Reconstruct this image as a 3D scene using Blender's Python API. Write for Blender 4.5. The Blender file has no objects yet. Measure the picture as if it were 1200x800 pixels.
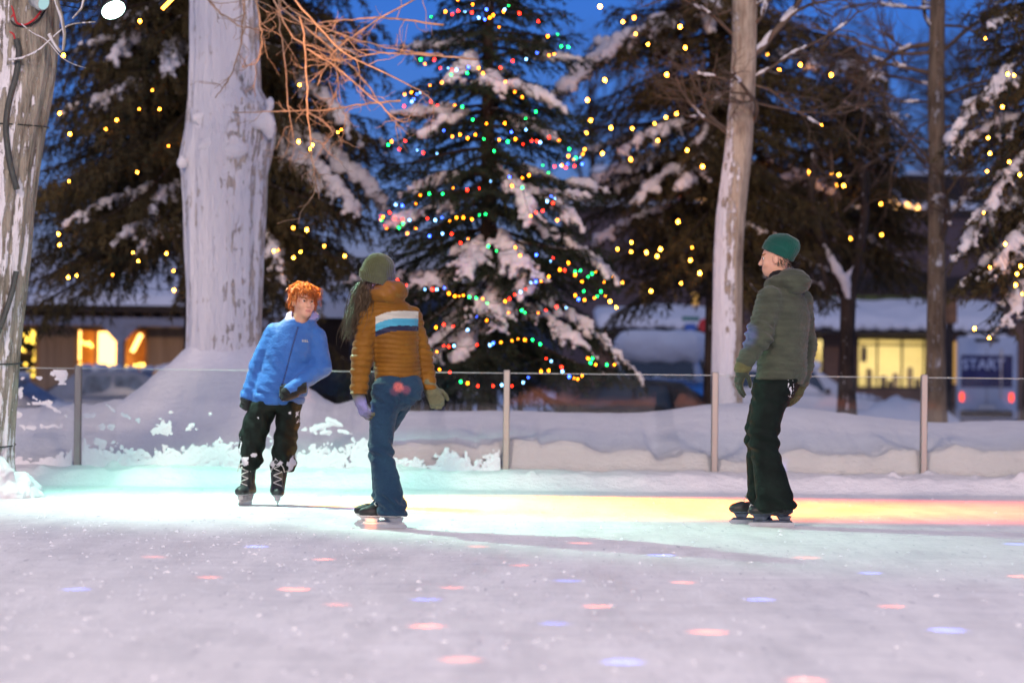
import bpy, math, random
import numpy as np
from mathutils import Matrix, Vector

SC = bpy.context.scene
COL = SC.collection
R = math.radians
rng = np.random.default_rng(11)
random.seed(5)
A = np.array

# ------------------------------------------------------------------ camera
FPX = 2833.0
PITCH, ROLL = math.atan(36 / FPX), R(0.62)
CAM = A([0.0, 0.0, 1.0])
cam_d = bpy.data.cameras.new('camera')
cam = bpy.data.objects.new('camera', cam_d)
COL.objects.link(cam)
cam.matrix_world = Matrix.Translation(CAM) @ Matrix.Rotation(R(90) + PITCH, 4, 'X') @ Matrix.Rotation(ROLL, 4, 'Z')
cam_d.sensor_width = 36
cam_d.lens = 85
cam_d.clip_end = 2000
cam_d.dof.use_dof = True
cam_d.dof.focus_distance = 15.9
cam_d.dof.aperture_fstop = 1.75
SC.camera = cam
_MW = np.array(cam.matrix_world.to_3x3())


def P(px, py, d):
    """a point of the place seen at this pixel of the 1200x800 photo, d metres ahead"""
    v = _MW @ A([(px - 600) / FPX, -(py - 400) / FPX, -1.0])
    return CAM + v * (d / v[1])


# ------------------------------------------------------------------ noise
def _h(ix, iy, iz, s):
    n = (ix.astype(np.int64) * 374761393 + iy.astype(np.int64) * 668265263 + iz.astype(np.int64) * 1274126177 + s * 974634777) & 0xffffffff
    n = ((n ^ (n >> 13)) * 1274126177) & 0xffffffff
    n = (n ^ (n >> 16)) & 0xffff
    return n / 32767.5 - 1.0


def vn(p, s=0):
    p = np.asarray(p, float)
    i = np.floor(p).astype(np.int64)
    f = p - i
    f = f * f * (3 - 2 * f)
    o = 0
    for a in (0, 1):
        for b in (0, 1):
            for c in (0, 1):
                w = (f[..., 0] if a else 1 - f[..., 0]) * (f[..., 1] if b else 1 - f[..., 1]) * (f[..., 2] if c else 1 - f[..., 2])
                o = o + w * _h(i[..., 0] + a, i[..., 1] + b, i[..., 2] + c, s)
    return o


def fbm(p, s=0, o=3):
    r, a = 0, 1.0
    p = np.asarray(p, float)
    for k in range(o):
        r = r + a * vn(p, s + k * 17)
        p = p * 2.03
        a *= .5
    return r


# ------------------------------------------------------------------ materials
MATS = {}


class NT:
    def __init__(self, m):
        self.t = m.node_tree
        self.n = self.t.nodes
        self.l = self.t.links

    def add(self, typ, **kw):
        nd = self.n.new(typ)
        for k, v in kw.items():
            if k.startswith('_'):
                setattr(nd, k[1:], v)
        return nd

    def link(self, a, b):
        self.l.new(a, b)

    def math(self, op, a, b=None, clamp=False):
        nd = self.n.new('ShaderNodeMath')
        nd.operation = op
        nd.use_clamp = clamp
        for k, v in enumerate((a, b)):
            if v is None:
                continue
            if isinstance(v, (int, float)):
                nd.inputs[k].default_value = v
            else:
                self.link(v, nd.inputs[k])
        return nd.outputs[0]

    def noise(self, vec, scale, detail=3, rough=.55):
        nd = self.n.new('ShaderNodeTexNoise')
        nd.inputs['Scale'].default_value = scale
        nd.inputs['Detail'].default_value = detail
        nd.inputs['Roughness'].default_value = rough
        self.link(vec, nd.inputs['Vector'])
        return nd.outputs[0]

    def mapping(self, vec, scale=(1, 1, 1), rot=(0, 0, 0)):
        nd = self.n.new('ShaderNodeMapping')
        nd.inputs['Scale'].default_value = scale
        nd.inputs['Rotation'].default_value = rot
        self.link(vec, nd.inputs['Vector'])
        return nd.outputs[0]

    def ramp(self, fac, stops):
        nd = self.n.new('ShaderNodeValToRGB')
        e = nd.color_ramp.elements
        while len(e) < len(stops):
            e.new(.5)
        for k, (p, c) in enumerate(stops):
            e[k].position = p
            e[k].color = (tuple(c) if isinstance(c, (tuple, list)) else (c, c, c)) + (1,)
        self.link(fac, nd.inputs[0])
        return nd.outputs[0]

    def mix(self, fac, a, b):
        nd = self.n.new('ShaderNodeMix')
        nd.data_type = 'RGBA'
        for k, v in ((0, fac), (6, a), (7, b)):
            if isinstance(v, (int, float)):
                nd.inputs[k].default_value = v
            elif isinstance(v, tuple):
                nd.inputs[k].default_value = v + (1,)
            else:
                self.link(v, nd.inputs[k])
        return nd.outputs[2]

    def bump(self, h, strength, dist, normal=None):
        nd = self.n.new('ShaderNodeBump')
        nd.inputs['Strength'].default_value = strength
        nd.inputs['Distance'].default_value = dist
        self.link(h, nd.inputs['Height'])
        if normal is not None:
            self.link(normal, nd.inputs['Normal'])
        return nd.outputs[0]


def newmat(name):
    m = bpy.data.materials.new(name)
    m.use_nodes = True
    MATS[name] = m
    nt = NT(m)
    b = nt.n['Principled BSDF']
    tc = nt.n.new('ShaderNodeTexCoord')
    return m, nt, b, tc.outputs['Object']


def mat(name, col, rough=.6, var=.15, vscale=6, bump=0, bscale=40, bdist=.01, metal=0, spec=.3, col2=None, stretch=(1, 1, 1), emit=None, estr=0, sss=0, sheen=0):
    """colour broken up by noise, a second colour where col2 is given, and a fine relief"""
    if name in MATS:
        return MATS[name]
    m, nt, b, ob = newmat(name)
    v = nt.mapping(ob, stretch)
    n = nt.noise(v, vscale, 4)
    c2 = col2 or tuple(max(0, x * (1 - var * 1.6)) for x in col)
    c1 = col if col2 else tuple(min(1, x * (1 + var)) for x in col)
    nt.link(nt.mix(nt.ramp(n, [(.3, 0.), (.7, 1.)]), c1, c2), b.inputs['Base Color'])
    b.inputs['Roughness'].default_value = rough
    b.inputs['Metallic'].default_value = metal
    b.inputs['Specular IOR Level'].default_value = spec
    if sss:
        b.inputs['Subsurface Weight'].default_value = sss
        b.inputs['Subsurface Radius'].default_value = (.01, .004, .002)
        b.inputs['Subsurface Scale'].default_value = .6
    if sheen:
        b.inputs['Sheen Weight'].default_value = sheen
    if bump:
        nt.link(nt.bump(nt.noise(v, bscale, 4, .6), bump, bdist), b.inputs['Normal'])
    if emit:
        b.inputs['Emission Color'].default_value = emit + (1,)
        b.inputs['Emission Strength'].default_value = estr
    return m


def emat(name, col, s):
    if name in MATS:
        return MATS[name]
    m = bpy.data.materials.new(name)
    m.use_nodes = True
    MATS[name] = m
    n = m.node_tree.nodes
    n.clear()
    e = n.new('ShaderNodeEmission')
    e.inputs[0].default_value = col + (1,)
    e.inputs[1].default_value = s
    o = n.new('ShaderNodeOutputMaterial')
    m.node_tree.links.new(e.outputs[0], o.inputs[0])
    return m


# ------------------------------------------------------------------ meshes
class MB:
    def __init__(self):
        self.v, self.f, self.m, self.n = [], [], [], 0

    def add(self, v, f, mi=0):
        v = np.asarray(v, float).reshape(-1, 3)
        f = np.asarray(f, np.int64)
        if not len(f):
            return self
        self.v.append(v)
        self.f.append(f + self.n)
        self.m.append(np.full(len(f), mi, np.int32) if np.isscalar(mi) else np.asarray(mi, np.int32))
        self.n += len(v)
        return self

    def box(self, c, s, mi=0, M=None, taper=(1, 1)):
        x, y, z = A(s, float) / 2
        v = A([[-x, -y, -z], [x, -y, -z], [x, y, -z], [-x, y, -z], [-x * taper[0], -y * taper[1], z], [x * taper[0], -y * taper[1], z], [x * taper[0], y * taper[1], z], [-x * taper[0], y * taper[1], z]])
        if M is not None:
            v = v @ np.asarray(M).T
        return self.add(v + A(c), [[0, 3, 2, 1], [4, 5, 6, 7], [0, 1, 5, 4], [1, 2, 6, 5], [2, 3, 7, 6], [3, 0, 4, 7]], mi)

    def rbox(self, c, s, r, mi=0, M=None):
        """box with chamfered edges"""
        h = A(s, float) / 2
        r = min(r, h.min() * .98)
        vs, key = [], {}
        for sx in (-1, 1):
            for sy in (-1, 1):
                for sz in (-1, 1):
                    for ax in range(3):
                        q = A([sx * (h[0] - r), sy * (h[1] - r), sz * (h[2] - r)])
                        q[ax] += (sx, sy, sz)[ax] * r
                        key[(sx, sy, sz, ax)] = len(vs)
                        vs.append(q)
        q4, t3 = [], []
        S = (-1, 1)
        for ax in range(3):
            for s in S:
                o = [a for a in range(3) if a != ax]
                ring = []
                for (u, w) in ((-1, -1), (1, -1), (1, 1), (-1, 1)):
                    k = [0, 0, 0]
                    k[ax], k[o[0]], k[o[1]] = s, u, w
                    ring.append(key[(*k, ax)])
                flip = (s > 0) ^ (ax == 1)
                q4.append(ring if flip else ring[::-1])
        for ax in range(3):
            o = [a for a in range(3) if a != ax]
            for u in S:
                for w in S:
                    k0, k1 = [0] * 3, [0] * 3
                    k0[ax], k1[ax] = -1, 1
                    for k in (k0, k1):
                        k[o[0]], k[o[1]] = u, w
                    q = [key[(*k0, o[0])], key[(*k1, o[0])], key[(*k1, o[1])], key[(*k0, o[1])]]
                    q4.append(q)
        for sx in S:
            for sy in S:
                for sz in S:
                    t3.append([key[(sx, sy, sz, 0)], key[(sx, sy, sz, 1)], key[(sx, sy, sz, 2)]])
        v = A(vs)
        # orient every face outward
        def fix(fs):
            r_ = []
            for f in fs:
                p = v[f]
                nrm = np.cross(p[1] - p[0], p[2] - p[0])
                r_.append(f if nrm @ p.mean(0) > 0 else f[::-1])
            return r_
        q4, t3 = fix(q4), fix(t3)
        if M is not None:
            v = v @ np.asarray(M).T
        v = v + A(c)
        n0 = self.n
        self.add(v, q4, mi)
        self.f.append(A(t3) + n0)
        self.m.append(np.full(len(t3), mi, np.int32))
        return self

    def tube(self, pts, rad, n=8, mi=0, cap=True):
        pts = np.asarray(pts, float)
        k = len(pts)
        rad = np.full(k, rad, float) if np.isscalar(rad) else np.asarray(rad, float)
        t = np.gradient(pts, axis=0)
        t /= np.linalg.norm(t, axis=1, keepdims=True) + 1e-12
        ref = A([0, 0, 1.]) if abs(t[0][2]) < .9 else A([1., 0, 0])
        u = np.cross(t, ref)
        un = np.linalg.norm(u, axis=1, keepdims=True)
        u = np.where(un > 1e-3, u / (un + 1e-12), A([1., 0, 0]))
        w = np.cross(t, u)
        a = np.arange(n) * 2 * math.pi / n
        ring = pts[:, None] + rad[:, None, None] * (np.cos(a)[None, :, None] * u[:, None] + np.sin(a)[None, :, None] * w[:, None])
        i = np.arange(k - 1)[:, None] * n
        j = np.arange(n)[None]
        j2 = (j + 1) % n
        f = np.stack([i + j, i + j2, i + n + j2, i + n + j], -1).reshape(-1, 4)
        n0 = self.n
        self.add(ring.reshape(-1, 3), f, mi)
        if cap and n > 2:
            for e, o in ((0, -1), (k - 1, 1)):
                idx = n0 + e * n + np.arange(n)
                c = pts[e]
                self.v.append(c[None])
                ci = self.n
                self.n += 1
                tri = np.stack([np.full(n, ci), idx, np.roll(idx, -1)], -1)
                self.f.append(tri if o > 0 else tri[:, ::-1])
                self.m.append(np.full(n, mi, np.int32))
        return self

    def ell(self, c, r, nu=12, nv=8, mi=0, M=None):
        th = np.linspace(0, math.pi, nv + 1)[1:-1]
        ph = np.arange(nu) * 2 * math.pi / nu
        v = np.concatenate([[[0, 0, 1.]], np.stack([np.sin(th)[:, None] * np.cos(ph), np.sin(th)[:, None] * np.sin(ph), np.cos(th)[:, None] + 0 * ph], -1).reshape(-1, 3), [[0, 0, -1.]]])
        v = v * A(r)
        if M is not None:
            v = v @ np.asarray(M).T
        q, t = [], []
        for i in range(nv - 2):
            for j in range(nu):
                a, b = 1 + i * nu + j, 1 + i * nu + (j + 1) % nu
                q.append([a, a + nu, b + nu, b])
        L = len(v) - 1
        for j in range(nu):
            t.append([0, 1 + j, 1 + (j + 1) % nu])
            t.append([L, L - nu + (j + 1) % nu, L - nu + j])
        n0 = self.n
        self.add(v + A(c), q, mi)
        self.f.append(A(t) + n0)
        self.m.append(np.full(len(t), mi, np.int32))
        return self

    def prism(self, poly, y0, y1, mi=0, M=None, o=(0, 0, 0)):
        """a convex-ish outline in xz, pushed from y0 to y1"""
        n = len(poly)
        v = [[x, y0, z] for x, z in poly] + [[x, y1, z] for x, z in poly]
        v = A(v, float)
        if M is not None:
            v = v @ np.asarray(M).T
        v = v + A(o)
        n0 = self.n
        self.add(v, [[i, (i + 1) % n, n + (i + 1) % n, n + i] for i in range(n)], mi)
        self.f.append(n0 + np.arange(n)[None, ::-1])
        self.f.append(n0 + n + np.arange(n)[None])
        self.m += [np.full(1, mi, np.int32)] * 2
        return self

    def grid(self, v, mi=0):
        """v (a,b,3)"""
        a, b = v.shape[:2]
        i = np.arange(a - 1)[:, None] * b + np.arange(b - 1)[None]
        return self.add(v.reshape(-1, 3), np.stack([i, i + 1, i + b + 1, i + b], -1).reshape(-1, 4), mi)

    def loft(self, rings, mi=0, cap=True):
        rings = np.asarray(rings, float)
        k, n = rings.shape[:2]
        i = np.arange(k - 1)[:, None] * n
        j = np.arange(n)[None]
        j2 = (j + 1) % n
        n0 = self.n
        self.add(rings.reshape(-1, 3), np.stack([i + j, i + n + j, i + n + j2, i + j2], -1).reshape(-1, 4), mi)
        if cap:
            self.f.append(n0 + np.arange(n)[None])
            self.f.append(n0 + (k - 1) * n + np.arange(n)[None, ::-1])
            self.m += [np.full(1, mi, np.int32)] * 2
        return self

    def build(self, name, mats, parent=None, smooth=False, bevel=0):
        me = bpy.data.meshes.new(name)
        v = np.concatenate(self.v)
        me.vertices.add(len(v))
        me.vertices.foreach_set('co', v.astype(np.float32).ravel())
        sizes = np.concatenate([np.full(len(f), f.shape[1], np.int32) for f in self.f])
        loops = np.concatenate([f.ravel() for f in self.f]).astype(np.int32)
        me.loops.add(len(loops))
        me.loops.foreach_set('vertex_index', loops)
        me.polygons.add(len(sizes))
        st = np.concatenate([[0], np.cumsum(sizes)[:-1]]).astype(np.int32)
        me.polygons.foreach_set('loop_start', st)
        me.polygons.foreach_set('loop_total', sizes)
        me.polygons.foreach_set('material_index', np.concatenate(self.m))
        me.polygons.foreach_set('use_smooth', np.full(len(sizes), smooth))
        me.update(calc_edges=True)
        me.validate()
        for m in (mats if isinstance(mats, (list, tuple)) else [mats]):
            me.materials.append(m)
        o = bpy.data.objects.new(name, me)
        COL.objects.link(o)
        if parent is not None:
            adopt(o, parent)
        if bevel:
            b = o.modifiers.new('bevel', 'BEVEL')
            b.width = bevel
            b.segments = 2
            b.limit_method = 'ANGLE'
        return o


WLOC = {}


def adopt(o, parent):
    """parent a mesh made in world coordinates (or in its thing's own when the thing stands at the origin)"""
    o.parent = parent
    w = WLOC.get(parent.name, (0, 0, 0))
    WLOC[o.name] = w
    o.matrix_parent_inverse = Matrix.Identity(4)
    if parent.type == 'EMPTY':
        o.location = tuple(-x for x in w)


def tag(o, label, cat, group=None, kind=None):
    if label:
        o['label'] = label
    if cat:
        o['category'] = cat
    if group:
        o['group'] = group
    if kind:
        o['kind'] = kind
    return o


def thing(name, label, cat, loc=(0, 0, 0), group=None, local=False):
    o = bpy.data.objects.new(name, None)
    COL.objects.link(o)
    o.location = tuple(map(float, loc))
    o.empty_display_size = .2
    WLOC[o.name] = (0, 0, 0) if local else tuple(map(float, loc))
    return tag(o, label, cat, group)


def structure(o, kind='structure'):
    o['kind'] = kind
    return o


def text_mesh(body, size, M, name, m, parent, depth=.004):
    cu = bpy.data.curves.new(name, 'FONT')
    cu.body = body
    cu.size = size
    cu.align_x = 'CENTER'
    cu.align_y = 'CENTER'
    cu.extrude = depth
    cu.offset = size * .02
    t = bpy.data.objects.new(name + '_curve', cu)
    COL.objects.link(t)
    bpy.context.view_layer.update()
    me = bpy.data.meshes.new_from_object(t.evaluated_get(bpy.context.evaluated_depsgraph_get()))
    bpy.data.objects.remove(t)
    me.transform(M)
    me.materials.clear()
    me.materials.append(m)
    me.name = name
    o = bpy.data.objects.new(name, me)
    COL.objects.link(o)
    adopt(o, parent)
    return o


# ------------------------------------------------------------------ distance fields and their surface
def rotframe(x, y, z):
    return A([x, y, z], float).T      # columns = local axes in world


class Field:
    def __init__(self, lo, hi, h):
        self.lo, self.h = A(lo, float), h
        self.n = np.ceil((A(hi) - self.lo) / h).astype(int) + 1
        self.F = np.full(self.n, 1.0, np.float32)

    def _sub(self, lo, hi):
        a = np.clip(np.floor((lo - self.lo) / self.h).astype(int), 0, self.n - 1)
        b = np.clip(np.ceil((hi - self.lo) / self.h).astype(int) + 1, 0, self.n)
        if (b <= a).any():
            return None
        sl = tuple(slice(i, j) for i, j in zip(a, b))
        g = np.stack(np.meshgrid(*[self.lo[k] + self.h * np.arange(a[k], b[k]) for k in range(3)], indexing='ij'), -1)
        return sl, g

    def add(self, fn, lo, hi, k=.01, sub=False, fr=None):
        """fn(points)->distance; fr=(origin, 3x3 columns) puts fn in a local frame; lo/hi then are local"""
        lo, hi = A(lo, float), A(hi, float)
        if fr is not None:
            o, M = fr
            cs = A([[x, y, z] for x in (lo[0], hi[0]) for y in (lo[1], hi[1]) for z in (lo[2], hi[2])]) @ M.T + o
            wl, wh = cs.min(0), cs.max(0)
        else:
            wl, wh = lo, hi
        m = k + 3 * self.h
        r = self._sub(wl - m, wh + m)
        if r is None:
            return self
        sl, g = r
        if fr is not None:
            g = (g - o) @ M
        d = fn(g)
        cur = self.F[sl]
        if sub:
            d = -d
            h = np.clip(.5 - .5 * (cur - d) / k, 0, 1)
            self.F[sl] = cur * (1 - h) + d * h + k * h * (1 - h)
            # smooth max
            self.F[sl] = np.maximum(self.F[sl], np.maximum(cur, d))
        else:
            h = np.clip(.5 + .5 * (cur - d) / k, 0, 1)
            self.F[sl] = cur * (1 - h) + d * h - k * h * (1 - h)
        return self

    def cap(self, a, b, ra, rb=None, k=.01, sub=False, fr=None, sq=None):
        """tapered capsule; sq=(axis, factor) flattens it along one axis of its frame"""
        rb = ra if rb is None else rb
        a, b = A(a, float), A(b, float)
        ab = b - a
        L = ab @ ab + 1e-12
        rm = max(ra, rb)

        def fn(p):
            q = p - a
            t = np.clip((q @ ab) / L, 0, 1)
            d = q - t[..., None] * ab
            if sq is not None:
                d = d * np.where(np.arange(3) == sq[0], sq[1], 1)
            return np.sqrt((d * d).sum(-1)) - (ra + (rb - ra) * t)
        return self.add(fn, np.minimum(a, b) - rm, np.maximum(a, b) + rm, k, sub, fr)

    def chain(self, pts, rad, k=.01, fr=None, sq=None):
        for i in range(len(pts) - 1):
            self.cap(pts[i], pts[i + 1], rad[i], rad[i + 1], k, fr=fr, sq=sq)
        return self

    def ell(self, c, r, k=.01, sub=False, fr=None):
        c, r = A(c, float), A(r, float)

        def fn(p):
            q = (p - c) / r
            k0 = np.sqrt((q * q).sum(-1))
            k1 = np.sqrt(((q / r) ** 2).sum(-1)) + 1e-9
            return k0 * (k0 - 1) / k1
        return self.add(fn, c - r, c + r, k, sub, fr)

    def tower(self, st, k=.01, rt=.015, fr=None, p=2.0):
        """stacked ellipses: st rows (z, cx, cy, rx, ry, yaw_deg)"""
        st = sorted([tuple(s) + ((0,) if len(s) == 5 else ()) for s in st])
        s = A(st, float)
        zz = np.linspace(s[0, 0], s[-1, 0], 160)
        tab = [np.interp(zz, s[:, 0], s[:, c]) for c in range(1, 6)]
        kern = np.ones(13) / 13
        tab = [np.convolve(np.pad(q, 6, 'edge'), kern, 'valid') for q in tab]

        def fn(g):
            z = g[..., 2]
            cx, cy, rx, ry, yw = [np.interp(z, zz, q) for q in tab]
            yw = np.radians(yw)
            x, y = g[..., 0] - cx, g[..., 1] - cy
            u, v = x * np.cos(yw) + y * np.sin(yw), -x * np.sin(yw) + y * np.cos(yw)
            q = (np.abs(u / rx) ** p + np.abs(v / ry) ** p) ** (1 / p)
            ds = (q - 1) * np.minimum(rx, ry)
            dc = np.maximum(zz[0] - z, z - zz[-1])
            h = np.clip(.5 - .5 * (ds - dc) / rt, 0, 1)
            return ds * (1 - h) + dc * h + rt * h * (1 - h)
        m = np.maximum(s[:, 3], s[:, 4]).max()
        lo = A([s[:, 1].min() - m, s[:, 2].min() - m, s[0, 0]])
        hi = A([s[:, 1].max() + m, s[:, 2].max() + m, s[-1, 0]])
        return self.add(fn, lo, hi, k, fr=fr)

    def head(self, c, fwd, up=(0, 0, 1), s=1.0, ears=True, neck=None):
        f = A(fwd, float)
        f /= np.linalg.norm(f)
        u = A(up, float)
        r = np.cross(f, u)
        r /= np.linalg.norm(r)
        u = np.cross(r, f)
        fr = (A(c, float), rotframe(r, f, u) * s)
        # local: x right, y forward, z up, metres for s=1
        self.ell((0, -.012, .035), (.074, .094, .086), .01, fr=fr)
        self.ell((0, .022, -.03), (.062, .066, .082), .03, fr=fr)
        self.ell((0, .05, -.082), (.034, .034, .03), .03, fr=fr)
        self.cap((0, .082, .012), (0, .105, -.03), .009, .0125, .012, fr=fr)
        self.ell((-.012, .092, -.033), (.008, .01, .008), .008, fr=fr)
        self.ell((.012, .092, -.033), (.008, .01, .008), .008, fr=fr)
        self.cap((-.036, .074, .024), (.036, .074, .024), .013, .013, .02, fr=fr)
        for e in (-1, 1):
            self.ell((e * .031, .09, .004), (.017, .016, .011), .012, True, fr=fr)
            self.ell((e * .04, .062, -.03), (.02, .02, .022), .02, fr=fr)
            if ears:
                self.ell((e * .077, -.008, -.008), (.011, .02, .031), .006, fr=fr)
        self.cap((-.017, .082, -.06), (.017, .082, -.06), .008, .008, .008, fr=fr)
        self.cap((-.014, .081, -.071), (.014, .081, -.071), .008, .008, .006, fr=fr)
        self.cap((-.016, .096, -.0655), (.016, .096, -.0655), .0035, .0035, .004, True, fr=fr)
        self.cap((0, -.018, -.05), (0, -.03, -.15), .052, .056, .03, fr=fr)
        return fr

    def hand(self, w, d, back, thumb, curl=(.5, .6, .4), s=1.0, gl=1.0, spread=.0):
        """d along the fingers, back = outward normal of the back of the hand, thumb = +1/-1 side of cross(back,d)"""
        d = A(d, float)
        d /= np.linalg.norm(d)
        b = A(back, float)
        b -= d * (b @ d)
        b /= np.linalg.norm(b)
        t = np.cross(b, d) * thumb
        M = rotframe(d, t, b) * s
        if np.linalg.det(M) < 0:
            pass
        fr = (A(w, float), M)
        self.cap((-.05, 0, 0), (.02, 0, 0), .03 * gl, .03 * gl, .02, fr=fr, sq=(2, 1.3))
        ys = (.031, .0105, -.0105, -.031)
        kx = (.088, .093, .089, .08)
        for y, x, L in zip(ys, kx, (.92, 1.05, .97, .78)):
            self.cap((.005, y * .75, 0), (x, y, 0), .017 * gl, .0155 * gl, .014, fr=fr)
            p = A([x, y, 0.])
            a, yy = .12, spread * y * 8
            for seg, (l, r) in enumerate(((.043, .0118), (.029, .0108), (.023, .0098))):
                a += curl[seg]
                q = p + l * L * A([math.cos(a), yy * math.cos(a), -math.sin(a)])
                self.cap(p, q, r * gl, (r - .0012) * gl, .0035, fr=fr)
                p = q
        p = A([.018, .026, -.006])
        for v, l, r in (((.55, .72, -.42), .045, .0155), ((.82, .42, -.4), .034, .0128), ((.93, .1, -.36), .027, .0115)):
            v = A(v) / np.linalg.norm(v)
            q = p + v * l
            self.cap(p, q, r * gl, (r - .0015) * gl, .006, fr=fr)
            p = q
        return self

    def mesh(self):
        F = self.F
        s = F < 0
        nx, ny, nz = F.shape
        c = np.zeros((nx - 1, ny - 1, nz - 1), np.uint8)
        for a in (0, 1):
            for b in (0, 1):
                for d in (0, 1):
                    c += s[a:nx - 1 + a, b:ny - 1 + b, d:nz - 1 + d]
        cells = np.argwhere((c > 0) & (c < 8))
        idx = np.full(c.shape, -1, np.int64)
        idx[tuple(cells.T)] = np.arange(len(cells))
        acc = np.zeros((len(cells), 3))
        cnt = np.zeros(len(cells))
        O = [(a, b, d) for a in (0, 1) for b in (0, 1) for d in (0, 1)]
        for p in O:
            for q in O:
                if sum(q) - sum(p) == 1 and sum(abs(i - j) for i, j in zip(p, q)) == 1:
                    fa = F[tuple((cells + p).T)]
                    fb = F[tuple((cells + q).T)]
                    x = (fa < 0) != (fb < 0)
                    t = np.where(x, fa / np.where(x, fa - fb, 1), 0)
                    acc += np.where(x[:, None], A(p) + t[:, None] * (A(q) - A(p)), 0)
                    cnt += x
        v = self.lo + self.h * (cells + acc / cnt[:, None])
        quads = []
        for ax in range(3):
            sh = [slice(None)] * 3
            a_, b_ = list(sh), list(sh)
            a_[ax], b_[ax] = slice(0, -1), slice(1, None)
            x = s[tuple(a_)] != s[tuple(b_)]
            e = np.argwhere(x)
            u, w = [k for k in range(3) if k != ax]
            e = e[(e[:, u] > 0) & (e[:, w] > 0) & (e[:, u] < F.shape[u] - 1) & (e[:, w] < F.shape[w] - 1)]
            if not len(e):
                continue
            du, dw = np.eye(3, dtype=int)[u], np.eye(3, dtype=int)[w]
            q = np.stack([idx[tuple((e - du - dw).T)], idx[tuple((e - dw).T)], idx[tuple(e.T)], idx[tuple((e - du).T)]], -1)
            inside = s[tuple(e.T)]
            flip = inside ^ (ax == 1)
            q = np.where(flip[:, None], q, q[:, ::-1])
            quads.append(q)
        return v, np.concatenate(quads)


def vnormals(v, f):
    n = np.zeros_like(v)
    fn = np.cross(v[f[:, 2]] - v[f[:, 0]], v[f[:, 3 if f.shape[1] > 3 else 1]] - v[f[:, 1 if f.shape[1] > 3 else 0]])
    for k in range(f.shape[1]):
        np.add.at(n, f[:, k], fn)
    return n / (np.linalg.norm(n, axis=1, keepdims=True) + 1e-12)


def relax(v, f, it=1, w=.5):
    for _ in range(it):
        acc = np.zeros_like(v)
        cnt = np.zeros(len(v))
        for k in range(4):
            a, b = f[:, k], f[:, (k + 1) % 4]
            np.add.at(acc, a, v[b])
            np.add.at(acc, b, v[a])
            np.add.at(cnt, a, 1)
            np.add.at(cnt, b, 1)
        v = v * (1 - w) + w * acc / np.maximum(cnt, 1)[:, None]
    return v


def skin(F, name, mats, parent, disp=None, mfn=None, it=1):
    v, f = F.mesh()
    v = relax(v, f, it)
    if disp is not None:
        v = v + vnormals(v, f) * disp(v)[:, None]
    mb = MB()
    mi = 0
    if mfn is not None:
        mi = mfn(v[f].mean(1), vnormals(v, f)[f].mean(1))
    mb.add(v, f, mi)
    return mb.build(name, mats, parent, smooth=True)
SKY_STR, SKY_SAT, SKY_TINT = .31, 1.0, (1.6, .74, 1.0)
FLOOD_A, FLOOD_B = 11500, 9800
SPOT1, SPOT2, SPOT3, SPOT4 = 820, 9500, 1700, 900
DOT = 10500
# ------------------------------------------------------------------ sky, lamps, render settings
w = bpy.data.worlds.new('World')
SC.world = w
w.use_nodes = True
wn, wl = w.node_tree.nodes, w.node_tree.links
sky = wn.new('ShaderNodeTexSky')
sky.sky_type = 'NISHITA'
sky.sun_disc = False
sky.sun_elevation = R(2.0)
sky.sun_rotation = R(180)
sky.air_density = 1.0
sky.dust_density = .3
sky.ozone_density = 5.0
sky.altitude = 1800
hs = wn.new('ShaderNodeHueSaturation')
hs.inputs['Saturation'].default_value = SKY_SAT
hs.inputs['Value'].default_value = 1
hs.inputs['Hue'].default_value = .5
wl.new(sky.outputs[0], hs.inputs['Color'])
mul = wn.new('ShaderNodeMix')
mul.data_type = 'RGBA'
mul.blend_type = 'MULTIPLY'
mul.inputs[0].default_value = 1
mul.inputs[7].default_value = SKY_TINT + (1,)
wl.new(hs.outputs[0], mul.inputs[6])
wl.new(mul.outputs[2], wn['Background'].inputs[0])
wn['Background'].inputs[1].default_value = SKY_STR

SC.view_settings.view_transform = 'Standard'
SC.view_settings.look = 'None'
SC.view_settings.exposure = 0
SC.view_settings.gamma = 1
SC.view_settings.use_curve_mapping = False
SC.render.engine = 'CYCLES'
cy = SC.cycles
cy.use_denoising = True
cy.denoiser = 'OPENIMAGEDENOISE'
cy.denoising_input_passes = 'RGB_ALBEDO_NORMAL'
cy.denoising_prefilter = 'ACCURATE'
cy.max_bounces = 6
cy.diffuse_bounces = 3
cy.glossy_bounces = 3
cy.transparent_max_bounces = 16
cy.transmission_bounces = 4
cy.sample_clamp_indirect = 3
cy.caustics_reflective = False
cy.caustics_refractive = False
cy.use_adaptive_sampling = True
cy.adaptive_threshold = .008
cy.use_light_tree = True


def aim(o, src, dst):
    d = Vector(A(dst, float) - A(src, float))
    o.location = tuple(map(float, src))
    o.rotation_euler = d.to_track_quat('-Z', 'Y').to_euler()


def spot(name, src, dst, power, col, deg, blend=.3, size=.08):
    l = bpy.data.lights.new(name, 'SPOT')
    l.energy, l.color, l.spot_size, l.spot_blend, l.shadow_soft_size = power, col, R(deg), blend, size
    o = bpy.data.objects.new(name, l)
    COL.objects.link(o)
    aim(o, src, dst)
    return o


def area(name, src, dst, power, col, size):
    l = bpy.data.lights.new(name, 'AREA')
    l.energy, l.color, l.size, l.shape = power, col, size, 'DISK'
    o = bpy.data.objects.new(name, l)
    COL.objects.link(o)
    aim(o, src, dst)
    return o


# the rink's own tall floodlights, behind the photographer
area('rink_floodlight_beam', (-15, -25, 19), (0, 20, 1), FLOOD_A, (1, .745, .60), 5)
area('rink_floodlight_beam', (13, -27, 20), (1, 20, 1), FLOOD_B, (1, .73, .60), 5)

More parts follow.
